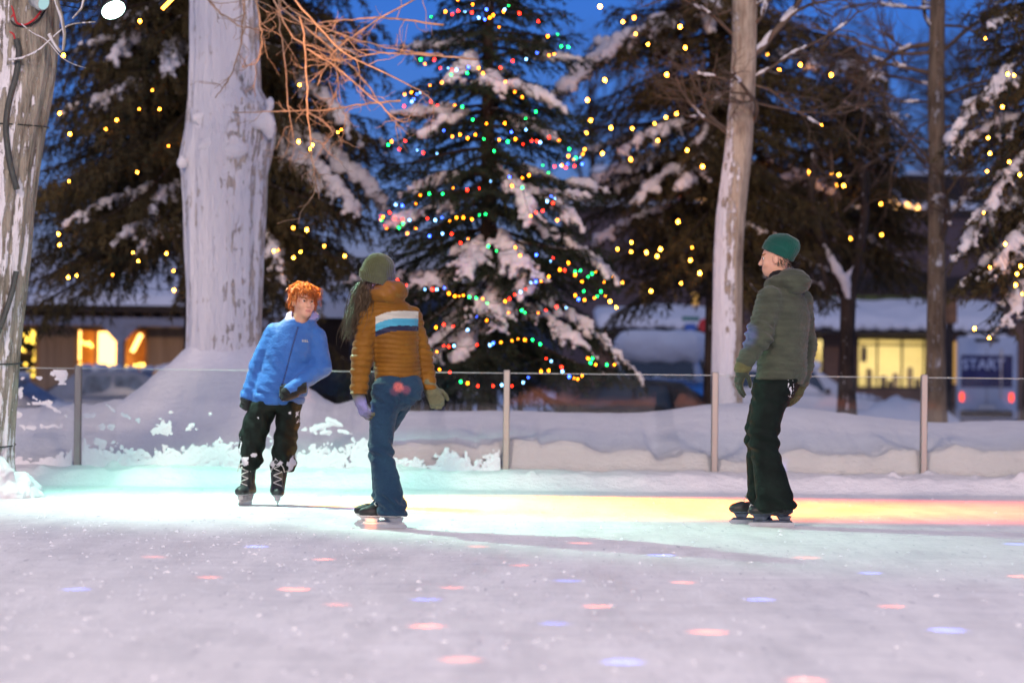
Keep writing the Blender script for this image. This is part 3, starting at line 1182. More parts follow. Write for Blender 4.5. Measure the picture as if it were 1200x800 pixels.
def spruce(root, base, H, radf, zlo, zhi, nbr, seed, ndl=(.055, .010), dens=1.0, droop=.35, pitch=(12, -18), snow=.35, snow_r=.075, snow_h=.035, explicit=(), needle=None, hang=.35, trunk_r=.13, mi_snow=None, sec=.11, front=None, skew=1.0):
    """conifer: trunk, limbs with flat sprays of needles, and snow lying in clumps on the limbs"""
    rg = np.random.default_rng(seed)
    bx, by, bz = base
    tm = MB()
    zz = np.linspace(bz, bz + H, 30)
    tm.tube(np.stack([bx + .02 * np.sin(zz), by + 0 * zz, zz], -1), trunk_r * (1 - .93 * (zz - bz) / H), 10)
    branches = []
    for i in range(nbr):
        u = (i + rg.random()) / nbr
        z = zlo + (zhi - zlo) * u ** skew
        az = i * 2.39996 + rg.normal(0, .25)
        L = max(.12, radf(z)) * rg.uniform(.72, 1.12)
        pt = R(pitch[1] + (pitch[0] - pitch[1]) * u + rg.normal(0, 6))
        branches.append((A([bx, by, z]), az, L, pt, droop * rg.uniform(.7, 1.3), rg.random() < snow, snow_r * rg.uniform(.6, 1.25)))
    K = 11
    t = np.linspace(0, 1, K)
    S0, SD, SL, SR = [], [], [], []
    caps = []

    def do(pts, L, has, sr):
        sr = sr * .70
        tm.tube(pts, np.linspace(max(.010, .016 * L + .006), .004, len(pts)), 5, cap=False)
        ns = max(4, int(L / sec))
        tt = np.linspace(.16, 1.0, ns)
        tang = np.gradient(pts, axis=0)
        tang /= np.linalg.norm(tang, axis=1, keepdims=True)
        side0 = np.cross(tang, [0, 0, 1.])
        side0 /= np.linalg.norm(side0, axis=1, keepdims=True) + 1e-9
        for s in (-1, 1):
            q = tt + rg.normal(0, .02, ns)
            q = np.clip(q, 0, 1)
            p = np.stack([np.interp(q, t, pts[:, k]) for k in range(3)], -1)
            tg = np.stack([np.interp(q, t, tang[:, k]) for k in range(3)], -1)
            sd = np.stack([np.interp(q, t, side0[:, k]) for k in range(3)], -1)
            l2 = np.minimum(L * .46, .62) * (1.05 - .72 * q) * rg.uniform(.65, 1.25, ns) + .07
            an = rg.uniform(.6, 1.05, ns)
            d = tg * np.cos(an)[:, None] + s * sd * np.sin(an)[:, None]
            d[:, 2] -= hang * rg.uniform(.5, 1.6, ns)
            d /= np.linalg.norm(d, axis=1, keepdims=True)
            S0.append(p)
            SD.append(d)
            SL.append(l2)
            if has:
                for j in range(ns):
                    if q[j] > .28 and rg.random() < .72:
                        e = p[j] + d[j] * l2[j] * rg.uniform(.45, .85)
                        caps.append((p[j] + A([0, 0, sr * .35]), e + A([0, 0, sr * .25]), sr * rg.uniform(.55, .85), sr * .38))
        # the limb's own axis carries needles too
        S0.append(pts[2:-1])
        dd = np.diff(pts, axis=0)[2:]
        SL.append(np.linalg.norm(dd, axis=1))
        SD.append(dd / (np.linalg.norm(dd, axis=1, keepdims=True) + 1e-9))
        if has:
            a0 = rg.uniform(.25, .5)
            pp = [np.array([np.interp(q, t, pts[:, k]) for k in range(3)]) for q in np.linspace(a0, rg.uniform(.85, 1), 7)]
            for j in range(6):
                if rg.random() < .72:
                    caps.append((pp[j] + A([0, 0, sr * .40]), pp[j + 1] + A([0, 0, sr * .35]), sr * rg.uniform(.5, 1.05), sr * rg.uniform(.45, 1.0)))

    for o, az, L, pt, dr, has, sr in branches:
        h = L * t * math.cos(pt)
        zc = L * t * math.sin(pt) - dr * L * t ** 2 + .16 * L * t ** 4
        wob = .05 * L * np.sin(t * 3 + az * 3)
        pts = o + np.stack([h * math.cos(az) - wob * math.sin(az), h * math.sin(az) + wob * math.cos(az), zc], -1)
        do(pts, L, has, sr * (.55 + .45 * min(1, L / 1.2)))
    for ex in explicit:
        (x0, y0, d0), (x1, y1, d1), sr = ex
        a, b_ = P(x0, y0, d0), P(x1, y1, d1)
        L = np.linalg.norm(b_ - a)
        pts = a + (b_ - a) * t[:, None] + A([0, 0, 1.]) * (.10 * L * np.sin(t * 2.6))[:, None]
        do(pts, L, sr > 0, abs(sr))
    S0, SD, SL = np.concatenate(S0), np.concatenate(SD), np.concatenate(SL)
    # twigs (one thin blade each) and needles
    nl, nw = ndl
    step = nl * .42 / dens
    cnt = np.maximum(2, (SL / step).astype(int))
    idx = np.repeat(np.arange(len(SL)), cnt * 3)
    N = len(idx)
    u = rg.random(N)
    sag = -(u ** 2) * SL[idx] * hang * .45
    p = S0[idx] + SD[idx] * (u * SL[idx])[:, None]
    p[:, 2] += sag
    rd = rg.normal(0, 1, (N, 3))
    rd -= SD[idx] * (rd * SD[idx]).sum(1, keepdims=True)
    rd /= np.linalg.norm(rd, axis=1, keepdims=True) + 1e-9
    nd = SD[idx] * .75 + rd * .75
    nd[:, 2] -= .12
    l = nl * rg.uniform(.6, 1.2, N)
    sd = np.cross(nd, rg.normal(0, 1, (N, 3)))
    sd /= np.linalg.norm(sd, axis=1, keepdims=True) + 1e-9
    wv = nw * rg.uniform(.7, 1.2, N)
    if caps:
        ca, cb, cr = A([c[0] for c in caps]), A([c[1] for c in caps]), A([c[2] for c in caps])
        k = np.repeat(np.arange(len(ca)), 16)
        u2 = rg.random(len(k))[:, None]
        p2 = ca[k] + (cb[k] - ca[k]) * u2
        d2 = rg.normal(0, 1, (len(k), 3)) * A([1, 1, .55]) + .8 * (cb[k] - ca[k]) / (np.linalg.norm(cb[k] - ca[k], axis=1, keepdims=True) + 1e-9)
        d2 /= np.linalg.norm(d2, axis=1, keepdims=True)
        l2_ = cr[k] * .95 + nl * rg.uniform(.2, .8, len(k))
        s2 = np.cross(d2, rg.normal(0, 1, (len(k), 3)))
        s2 /= np.linalg.norm(s2, axis=1, keepdims=True) + 1e-9
        p, nd, l, sd, wv = np.concatenate([p, p2]), np.concatenate([nd, d2]), np.concatenate([l, l2_]), np.concatenate([sd, s2]), np.concatenate([wv, np.full(len(k), nw * 1.1)])
        N = len(p)
    v = np.stack([p - sd * wv[:, None] * .5, p + sd * wv[:, None] * .5, p + nd * l[:, None]], 1)
    tm.build('trunk', BARK_E, root, smooth=True)
    f = np.arange(3 * N).reshape(-1, 3)
    MB().add(v.reshape(-1, 3), f).build('crown', needle or NEEDLE, root)
    if caps:
        al = A([c[0] for c in caps] + [c[1] for c in caps])
        # only what can come near the picture
        F = Field(al.min(0) - .2, np.minimum(al.max(0) + .25, [99, 99, 8.0]), snow_h)
        for a, b_, ra, rb in caps:
            if a[2] < 7.8:
                F.cap(a, b_, ra, rb, snow_r * .9, sq=(2, 1.25))
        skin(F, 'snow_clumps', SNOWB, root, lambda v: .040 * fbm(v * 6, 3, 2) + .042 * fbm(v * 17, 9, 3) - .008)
    return p


def more(lst, n, sd, x0, x1, y0, y1):
    r_ = random.Random(sd)
    return list(lst) + [(r_.uniform(x0, x1), r_.uniform(y0, y1)) for _ in range(n)]


def string_lights(name, label, pts, cols, size, root_loc, cable_r=.006, group=None, wob=0, cat='string lights', gaps=1.2):
    t = thing(name, label, cat, root_loc, group)
    mb = MB()
    for i in range(len(pts) - 1):
        a, b_ = pts[i], pts[i + 1]
        if np.linalg.norm(b_ - a) > gaps:
            continue
        s = np.linspace(0, 1, 5)[:, None]
        q = a + (b_ - a) * s + A([0, 0, -.12]) * (np.sin(s * math.pi) * min(.6, np.linalg.norm(b_ - a)))
        mb.tube(q + A([0, 0, size]), cable_r, 4, cap=False)
    if mb.n == 0:
        mb.tube([pts[0], pts[0] + A([0, 0, .08])], cable_r, 4)
    mb.build('cable', CABLE, t)
    for i, p in enumerate(pts):
        c = cols[i]
        if c not in BULBS:
            b_ = MB().ell((0, 0, 0), (1, 1, 1.3), 8, 6).build('bulb', c, smooth=True)
            BULBS[c] = b_.data
            bpy.data.objects.remove(b_)
        o = bpy.data.objects.new('bulb', BULBS[c])
        COL.objects.link(o)
        o.parent = t
        o.location = tuple(p - A(root_loc))
        o.scale = (size * random.choice((.55, .7, .85, 1, 1, 1.1)),) * 3
    return t


BULBS = {}
CABLE = mat('green_cable', (.01, .022, .012), .6, .2)
C_RED, C_GRN, C_ORG, C_BLU, C_WHT, C_PNK = (emat('bulb_' + n, c, s) for n, c, s in (('red', (1, .022, .008), 26), ('green', (.010, 1, .16), 18), ('amber', (1, .22, .006), 28), ('blue', (.03, .09, 1), 34), ('cool', (.20, .50, 1), 16), ('pink', (1, .05, .03), 22)))
C_WARM = emat('bulb_warm', (1, .33, .022), 95)
C_WARM2 = emat('bulb_warm_low', (1, .30, .02), 40)

# --- the lit Christmas spruce
D3 = 29.0
c3 = P(570, 436, D3)
t = thing('spruce_tree', 'snow laden spruce wound with multicoloured lights behind the glass fence', 'tree', (c3[0], D3, -.45))


def rad3(z):
    return np.interp(z, [1.0, 1.35, 2.2, 3.4, 4.4, 5.4, 6.6, 8.2, 9.6], [1.15, 1.75, 1.55, 1.28, 1.10, .95, .70, .38, .1])


EX3 = [((570, 190, D3), (622, 258, D3 - 1.0), .12), ((575, 245, D3), (716, 330, D3 - .5), .085), ((580, 315, D3), (748, 452, D3 - .3), .07), ((565, 240, D3), (462, 268, D3 - .6), .09), ((560, 320, D3), (470, 350, D3 - .7), .10),
       ((565, 340, D3), (505, 425, D3 - .9), .12), ((572, 100, D3), (662, 134, D3 - .4), .10), ((572, 135, D3), (650, 168, D3 - .4), .08), ((570, 360, D3), (540, 430, D3 - 1.2), .12), ((568, 60, D3), (528, 100, D3 - .7), .10),
       ((568, 130, D3), (500, 160, D3 - .6), .09), ((572, 300, D3), (620, 345, D3 - 1.2), .10), ((570, 330, D3), (585, 390, D3 - 1.4), .11), ((572, 205, D3), (680, 270, D3 - .5), .08), ((565, 205, D3), (480, 230, D3 - .5), .08),
       ((570, 280, D3), (545, 330, D3 - 1.2), .11), ((575, 345, D3), (690, 420, D3 - .8), .07), ((566, 90, D3), (580, 112, D3 - .9), .11)]
spruce(t, (c3[0], D3, -.45), 10.2, rad3, 1.05, 9.5, 215, 3, (.066, .013), 1.35, .30, (25, -12), .12, .07, .032, EX3, hang=.30, trunk_r=.14)

px3 = dict(
    a=[(505, 20), (522, 14), (530, 17), (537, 13), (545, 14), (553, 15), (561, 21), (568, 23), (574, 21), (578, 18), (585, 32), (590, 14), (596, 7)],
    b=[(493, 70), (498, 75), (509, 70), (516, 80), (525, 80), (530, 82), (535, 82), (549, 79), (561, 80), (592, 96), (603, 108), (612, 114), (628, 131), (616, 139)],
    c=[(455, 170), (459, 166), (468, 175), (475, 165), (489, 176), (496, 179), (512, 180), (520, 153), (530, 160), (539, 158), (548, 162), (557, 158), (567, 163), (579, 177), (585, 164), (595, 166), (604, 163), (613, 169), (623, 165), (633, 167), (650, 195), (657, 194), (665, 192), (672, 187), (666, 183)],
    d=[(447, 258), (449, 254), (462, 256), (472, 257), (480, 258), (501, 256), (510, 258), (518, 255), (527, 259), (535, 255), (543, 255), (553, 257), (562, 252), (569, 251), (600, 218), (612, 220), (622, 253), (628, 249), (636, 247), (641, 236), (648, 238), (650, 233), (646, 230), (653, 258)],
    e=[(437, 310), (458, 326), (466, 328), (476, 334), (498, 339), (507, 339), (512, 339), (521, 337), (526, 344), (533, 347), (538, 347), (543, 346), (550, 348), (558, 349), (566, 350), (571, 355), (592, 353), (597, 350), (603, 345), (610, 342), (616, 338), (622, 331), (628, 330), (634, 329), (643, 324), (656, 316), (666, 308), (674, 318), (680, 317), (682, 330), (684, 341), (674, 346)],
    f=[(503, 411), (512, 412), (520, 405), (526, 406), (532, 405), (559, 404), (574, 404), (578, 402), (587, 401), (600, 399), (607, 397), (615, 398), (624, 398), (633, 403)],
    g=[(506, 430), (515, 433), (527, 436), (640, 420), (646, 423), (658, 430), (659, 435), (667, 441), (673, 443), (677, 444), (682, 440), (689, 420), (694, 420), (692, 425), (698, 427), (711, 427), (720, 427)],
    h=[(540, 447), (548, 449), (560, 452), (578, 452), (588, 451), (600, 452), (613, 448), (619, 442), (634, 435), (643, 434)])
names3 = dict(a='round the top boughs of the lit spruce', b='on the upper boughs below the topmost string', c='across the spruce above its middle', d='across the widest middle of the lit spruce', e='behind the orange jacket, long and sagging, on the lit spruce',
              f='across the low snowy boughs of the lit spruce', g='along the lowest boughs just above the glass fence', h='hanging below the boughs, seen through the glass')
allc = [C_RED, C_GRN, C_ORG, C_BLU, C_RED, C_ORG, C_GRN, C_ORG, C_WHT]
for k, lst in px3.items():
    pts = []
    for x, y in lst:
        z = P(x, y, D3)[2]
        off = (x - 570) / FPX * D3
        rr = float(rad3(max(z, 1.3)))
        dd = D3 - math.sqrt(max(.05, (rr * .92) ** 2 - min(abs(off), rr * .9) ** 2)) - .08
        pts.append(P(x, y, dd))
    string_lights('light_string', 'multicoloured bulb string ' + names3[k], pts, [allc[(i * 4 + len(k) + i // 5) % 9] for i in range(len(pts))], .0105, pts[0], .004, 'coloured strings on the lit spruce', gaps=99)

hx_names = ('wound round the very top of the lit spruce', 'climbing between the upper boughs of the lit spruce', 'wound through the upper middle boughs of the lit spruce', 'wound through the middle boughs of the lit spruce', 'wound through the lower middle boughs of the lit spruce', 'wound through the low boughs of the lit spruce')
for k, (ya, yb) in enumerate(((-20, 60), (60, 130), (110, 190), (190, 255), (262, 330), (345, 415))):
    pts = []
    nn = 13 + 3 * k
    for i in range(nn):
        u = i / (nn - 1)
        an = -2.75 + 2.35 * u + random.uniform(-.05, .05)
        if k % 2:
            an = -math.pi - an
        y = ya + (yb - ya) * u + random.uniform(-7, 7)
        z = P(570, y, D3)[2]
        rr = float(rad3(max(z, 1.3))) * .92 + .05
        pts.append(A([c3[0] + rr * math.cos(an), D3 + rr * math.sin(an), z]))
    string_lights('light_string', 'multicoloured bulb string ' + hx_names[k], pts, [allc[(i * 5 + k) % 9] for i in range(nn)], .010, pts[0], .004, 'coloured strings on the lit spruce', gaps=99)

# --- big dark spruce behind the white trunk
D4 = 30.5
c4 = P(226, 436, D4)
t = thing('spruce_tree', 'broad dark spruce with hanging boughs behind the thick white trunk', 'tree', (c4[0], D4 + 1, -.45))


def rad4(z):
    return np.interp(z, [1.9, 2.4, 3.4, 5, 7, 10, 13], [1.9, 2.45, 2.45, 2.3, 1.95, 1.1, .2])


EX4 = [((225, 30, D4 + .8), (132, 78, D4 - 1.2), .15), ((215, 50, D4 + .6), (195, 95, D4 - 1.6), .13), ((225, 20, D4 + .5), (140, 38, D4 - .9), .11), ((290, 130, D4 + .6), (445, 245, D4 - .4), .17), ((300, 160, D4 + .6), (420, 260, D4 - 1.0), .15),
       ((225, 100, D4), (140, 112, D4 - 1.4), .07), ((230, 110, D4), (75, 138, D4 - .8), .08), ((230, 220, D4), (85, 265, D4 - 1.2), .09), ((240, 260, D4), (140, 285, D4 - 1.4), .08), ((300, 30, D4), (420, 75, D4 - .4), .10), ((300, 60, D4), (425, 175, D4 - .5), .10),
       ((235, 230, D4), (165, 300, D4 - 1.5), .07), ((225, 215, D4), (180, 250, D4 - 1.4), .08), ((300, 250, D4), (330, 335, D4 - 1.4), .06), ((230, 60, D4), (95, 60, D4 - .8), .09)]
spruce(t, (c4[0], D4 + .5, -.45), 14, rad4, 2.75, 8.6, 290, 14, (.09, .018), 1.2, .32, (5, -14), .03, .06, .04, EX4, NEEDLE2, hang=.85, trunk_r=.24, sec=.12)
W4 = [(164, 25), (187, 128), (163, 128), (124, 152), (70, 133), (82, 157), (215, 165), (197, 172)], [(70, 287), (90, 323), (80, 325), (156, 296), (162, 306), (195, 297), (204, 340), (132, 322)], [(351, 100), (366, 170), (396, 155), (400, 152)], [(321, 294), (326, 293), (344, 302), (352, 295), (380, 288), (404, 300)]
W4 = [more(W4[0], 5, 1, 60, 215, 60, 240), more(W4[1], 2, 2, 60, 210, 270, 320), more(W4[2], 2, 3, 325, 430, 90, 230), more(W4[3], 2, 4, 320, 420, 262, 310)]
for lst, nm in zip(W4, ('high in the dark spruce between two white trunks', 'on the lowest boughs over the lit shop window', 'in the dark spruce beside the orange twigs', 'low in the dark spruce above the red haired skater')):
    pts = [P(x, y, D4 - 1.7 + random.uniform(-.2, .3)) for x, y in lst]
    string_lights('light_string', 'short string of warm yellow bulbs ' + nm, pts, [C_WARM if random.random() < .7 else C_WARM2 for _ in pts], .0125, pts[0], .004, 'warm strings in the dark trees', gaps=99)

# --- spruces beyond the rink, right of the lit one
D5 = 34.0
c5 = P(838, 436, D5)
t = thing('spruce_tree', 'tall dark spruce with warm bulbs between lit spruce and pale leaning trunk', 'tree', (c5[0], D5, -.45))


def rad5(z):
    return np.interp(z, [1.6, 2.3, 3.6, 5.5, 7.5, 11, 14], [1.1, 1.8, 2.0, 1.85, 1.45, .8, .1])


EX5 = [((835, 5, D5), (655, 122, D5 - 1.4), .15), ((835, 15, D5), (700, 85, D5 - 1.6), .10), ((835, 185, D5), (690, 222, D5 - 1.0), .12), ((835, 190, D5), (745, 245, D5 - 1.6), .11), ((835, 200, D5), (800, 225, D5 - 1.8), .10), ((835, 145, D5), (725, 190, D5 - 1.6), .09),
       ((835, 145, D5), (820, 185, D5 - 1.3), .09), ((835, 240, D5), (700, 290, D5 - 1.2), .09), ((835, -5, D5), (830, 40, D5 - 1.0), .08), ((835, 215, D5), (680, 240, D5 - .8), .08), ((835, 85, D5), (840, 120, D5 - 1.0), .08)]
spruce(t, (c5[0], D5, -.45), 14.5, rad5, 2.5, 8.2, 165, 25, (.095, .019), 1.1, .30, (10, -14), .06, .07, .045, EX5, NEEDLE2, hang=.5, trunk_r=.2, sec=.14)
W5 = [(730, 26), (743, 21), (745, 40), (803, 56)], [(692, 141), (687, 156), (685, 175), (706, 180), (716, 150), (741, 151), (739, 187), (767, 145), (793, 133)], [(740, 284), (774, 292), (811, 290), (809, 305), (820, 320), (798, 332)], [(718, 323), (729, 332), (715, 353), (763, 341), (722, 360)]
W5 = [more(W5[0], 5, 1, 690, 830, 5, 110), more(W5[1], 5, 2, 680, 830, 110, 200), more(W5[2], 3, 3, 735, 830, 255, 330), more(W5[3], 2, 4, 700, 800, 285, 350)]
for lst, nm in zip(W5, ('near the sky in the tall dark spruce', 'looped halfway up beside the lit spruce', 'on dark boughs beside the pale leaning trunk', 'on the lowest boughs above the snowy van')):
    pts = [P(x, y, D5 - 2.25 + random.uniform(-.2, .3)) for x, y in lst]
    string_lights('light_string', 'string of warm yellow bulbs ' + nm, pts, [C_WARM if random.random() < .85 else C_WARM2 for _ in pts], .0155, pts[0], .004, 'warm strings in the dark trees', gaps=99)

D6 = 37.0
c6 = P(990, 436, D6)
t = thing('spruce_tree', 'dark spruce whose boughs spread over the man in the green hat', 'tree', (c6[0], D6, -.45))


def rad6(z):
    return np.interp(z, [1.9, 2.6, 3.6, 4.4, 5.0, 5.6, 6.2], [.7, 1.35, 1.55, 1.35, .9, .45, .06])


EX6 = [((960, 60, D6), (905, 75, D6 - 1.0), .09), ((962, 75, D6), (1030, 95, D6 - .8), .10), ((960, 70, D6), (950, 85, D6 - 1.4), .09), ((955, 205, D6), (905, 228, D6 - 1.0), .13), ((955, 215, D6), (960, 230, D6 - 1.5), .10), ((965, 120, D6), (1010, 135, D6 - 1.0), .06), ((960, 180, D6), (880, 200, D6 - .4), .08), ((962, 100, D6), (1040, 165, D6 - .6), .05), ((962, 260, D6), (870, 300, D6 - .4), .0), ((964, 255, D6), (1040, 300, D6 - .4), .05)]
spruce(t, (c6[0], D6, -.45), 6.7, rad6, 2.9, 6.0, 110, 36, (.10, .020), 1.1, .28, (18, -12), .04, .06, .045, EX6, NEEDLE2, hang=.45, trunk_r=.15, sec=.15)
W6 = [(845, 92), (818, 113), (913, 82), (938, 76)], [(890, 209), (882, 257), (913, 231), (949, 202), (983, 205), (980, 217)]
W6 = [more(W6[0], 6, 1, 890, 1000, 60, 170), more(W6[1], 9, 2, 885, 1040, 190, 280)]
for lst, nm in zip(W6, ('high behind the pale leaning trunk', 'behind the pale leaning trunk, above the green hat')):
    pts = [P(x, y, D6 - 1.85 + random.uniform(-.2, .3)) for x, y in lst]
    string_lights('light_string', 'string of warm yellow bulbs ' + nm, pts, [C_WARM for _ in pts], .017, pts[0], .004, 'warm strings in the dark trees', gaps=99)

# --- spruce cut by the picture's right edge
D8 = 28.0
c8 = P(1215, 436, D8)
t = thing('spruce_tree', 'snowy spruce with warm bulbs standing beside the START van', 'tree', (c8[0], D8, -.45))


def rad8(z):
    return np.interp(z, [1.2, 1.7, 2.4, 4, 5.5, 8, 10], [.5, .95, 1.05, 1.0, .85, .5, .1])


EX8 = [((1222, 55, D8), (1112, 172, D8 - .6), 0.065), ((1222, 130, D8), (1122, 182, D8 - .5), 0.065), ((1222, 200, D8), (1128, 302, D8 - .6), 0.072), ((1222, 170, D8), (1160, 245, D8 - .8), 0.086), ((1225, 290, D8), (1178, 385, D8 - .9), 0.094), ((1222, 10, D8), (1150, 40, D8 - .6), 0.058), ((1222, 250, D8), (1170, 320, D8 - .9), 0.065), ((1222, 270, D8), (1125, 340, D8 - .4), 0.036), ((1222, 90, D8), (1135, 130, D8 - .6), 0.058), ((1222, 230, D8), (1140, 262, D8 - .5), 0.050)]
spruce(t, (c8[0], D8, -.45), 10.5, rad8, 2.3, 8.0, 130, 48, (.08, .016), 1.1, .30, (12, -20), .08, .07, .036, EX8, NEEDLE2, hang=.4, trunk_r=.2, sec=.12)
W8 = [(1181, 87), (1158, 162), (1160, 180), (1195, 205)], [(1178, 286), (1160, 313), (1190, 334), (1142, 385), (1159, 396), (1196, 312)]
W8 = [more(W8[0], 5, 1, 1150, 1200, 40, 230), more(W8[1], 3, 2, 1150, 1200, 240, 350)]
for lst, nm in zip(W8, ('high in the spruce cut off by the picture edge', 'hanging low in front of the START van')):
    pts = [P(x, y, D8 - 1.1 + random.uniform(-.2, .2)) for x, y in lst]
    string_lights('light_string', 'string of warm yellow bulbs ' + nm, pts, [C_WARM for _ in pts], .0125, pts[0], .004, 'warm strings in the dark trees', gaps=99)

# --- thick plastered trunk on its mound
D2 = 24.3
c2 = P(264, 436, D2)
t2 = thing('cottonwood_tree', 'thick cottonwood trunk plastered white with driven snow on a mound', 'tree', (c2[0], D2, .2))
mb = MB()
tab2 = [(500, 200, 325), (455, 212, 314), (430, 217, 308), (400, 218, 307), (350, 218, 308), (290, 217, 309), (240, 216, 311), (205, 214, 312), (188, 212, 316), (165, 216, 321), (150, 218, 323), (125, 219, 318), (105, 221, 306), (60, 223, 303), (0, 223, 301), (-60, 222, 303)]
trunk(mb, tab2, D2, 130, .016, 2, top=((5.7, 0, .40), (6.4, -.05, .36)), step=.04)
mb.build('trunk', BARK_B, t2, smooth=True)
mb, sn = MB(), []
rg = np.random.default_rng(4)
for dv, L, r in (((-.5, .3, 1), 3.2, .2), ((.45, .1, 1), 3.4, .2), ((.05, -.35, 1), 2.6, .13)):
    twig_tree(mb, (c2[0], D2, 6.25), dv, L, r, 2, rg, 7, .1, .3, (3, 5), sn, .7)
mb.build('limb', BARK_B, t2, smooth=True)
# snow collar and knobs caught on the trunk
F = Field(A([c2[0] - .62, D2 - .75, 1.0]), A([c2[0] + .72, D2 + .2, 4.6]), .022)
for x, y, w_, h_ in ((300, 140, 20, 10), (316, 150, 9, 14), (262, 172, 30, 14), (214, 190, 6, 8), (240, 140, 16, 10), (316, 122, 6, 9)):
    q = P(x, y, D2 - .40 + .1 * abs(x - 266) / 50)
    F.ell(q, (w_ / FPX * D2, .05, h_ / FPX * D2), .06)
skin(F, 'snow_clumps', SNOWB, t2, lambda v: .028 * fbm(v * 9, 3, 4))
# low twigs hanging into the coloured light
mb = MB()
rg = np.random.default_rng(12)
main = [[(640, -60), (520, -20), (430, 30), (390, 60), (372, 100)], [(330, -30), (326, 20), (335, 80), (338, 130), (345, 163)], [(352, 20), (359, 70), (360, 130), (365, 170), (368, 205), (374, 232)], [(470, 118), (430, 122), (390, 128), (330, 131), (272, 132)],
        [(284, -30), (286, 12), (282, 55), (270, 92), (252, 115)], [(296, -20), (304, 20), (308, 50), (303, 74), (284, 78)], [(520, 30), (450, 20), (400, 24), (350, 30), (325, 18)], [(235, -15), (250, 8), (282, 32), (310, 36)], [(560, 70), (500, 64), (440, 62), (400, 72), (372, 68)],
        [(330, 10), (380, 50), (420, 85), (455, 135), (478, 158)], [(345, 0), (400, 62), (440, 80), (500, 110), (512, 126)], [(310, -20), (345, 50), (392, 62), (397, 100), (385, 130)], [(300, -30), (350, 20), (410, 45), (470, 60), (520, 64)], [(360, 58), (390, 75), (430, 110), (470, 145), (482, 140)], [(358, 130), (375, 140), (392, 155), (378, 170)]]
for k, pl in enumerate(main):
    dd = 21.9 + .5 * math.sin(k * 2.3)
    q = A([P(x, y, dd + .15 * math.sin(i + k)) for i, (x, y) in enumerate(pl)])
    s = np.linspace(0, len(q) - 1, 26)
    # smooth the polyline
    q2 = np.stack([np.interp(s, np.arange(len(q)), q[:, c]) for c in range(3)], -1)
    for _ in range(3):
        q2[1:-1] = .5 * q2[1:-1] + .25 * (q2[:-2] + q2[2:])
    q2 += rg.normal(0, .004, q2.shape)
    mb.tube(q2, np.linspace(.0105, .0045, 26), 5, cap=False)
    for _ in range(9):
        i = rg.integers(3, 24)
        dv = (q2[i + 1] - q2[i]) / np.linalg.norm(q2[i + 1] - q2[i]) + rg.normal(0, .7, 3) * A([1, .5, 1]) + A([0, 0, .1])
        twig_tree(mb, q2[i], dv, rg.uniform(.12, .42), .0042, 1, rg, 4, .1, .5, (1, 4), None, .7)
mb.build('branch', TWIG, t2, smooth=True)

# --- left trunk, in front of the fence
D1 = 18.7
c1 = P(-20, 436, D1)
t1 = thing('cottonwood_tree', 'bark fissured trunk wrapped with cables at the ice edge, carrying the floodlights', 'tree', (c1[0], D1, 0))
mb = MB()
W1 = 104
tab1 = [(y, x - W1 - (12 if y > 520 else 0), x) for y, x in ((600, 18), (560, 15), (540, 13), (480, 17), (430, 22), (350, 31), (300, 36), (250, 40), (200, 46), (150, 53), (115, 60), (80, 66), (40, 68), (0, 69), (-60, 64))]
trunk(mb, tab1, D1, 150, .020, 8, top=((5.1, -.02, .33), (5.8, -.08, .28)), step=.03)
mb.build('trunk', BARK_A, t1, smooth=True)
mb = MB()
rg = np.random.default_rng(41)
for dv, L, r in (((-.6, .2, 1), 2.6, .17), ((.4, .4, 1), 2.8, .16)):
    twig_tree(mb, (c1[0] - .1, D1, 5.7), dv, L, r, 2, rg, 7, .1, .3, (3, 5), None, .7)
mb.build('limb', BARK_A, t1, smooth=True)
mb = MB()
for pl, r in (([(10, 70), (25, 69), (45, 60), (62, 44), (80, 28), (112, 26)], .011), ([(25, 28), (40, 40), (55, 46), (70, 66), (84, 75), (101, 80)], .006), ([(58, 40), (66, 55), (72, 62)], .02), ([(100, -10), (96, 10), (85, 22)], .012), ([(66, 0), (72, 20), (76, 40), (74, 60)], .02)):
    q = A([P(x, y, D1 - .42) for x, y in pl])
    s = np.linspace(0, len(q) - 1, 20)
    q2 = np.stack([np.interp(s, np.arange(len(q)), q[:, c]) for c in range(3)], -1)
    for _ in range(2):
        q2[1:-1] = .5 * q2[1:-1] + .25 * (q2[:-2] + q2[2:])
    mb.tube(q2, np.linspace(r, r * .5, 20), 6)
mb.build('branch', BARK_A, t1, smooth=True)
F = Field(A([c1[0] - .75, D1 - .8, -.03]), A([c1[0] + .75, D1 + .5, .55]), .014)
F.ell((c1[0] - .06, D1, .0), (.54, .52, .22), .05)
F.ell((c1[0] + .16, D1 - .28, .16), (.15, .14, .15), .06)
F.ell((c1[0] + .04, D1 - .33, .30), (.16, .11, .12), .06)
F.ell((c1[0] + .20, D1 - .20, .05), (.20, .20, .08), .05)
skin(F, 'snow_clumps', BANK, t1, lambda v: .035 * fbm(v * 8, 6, 4))

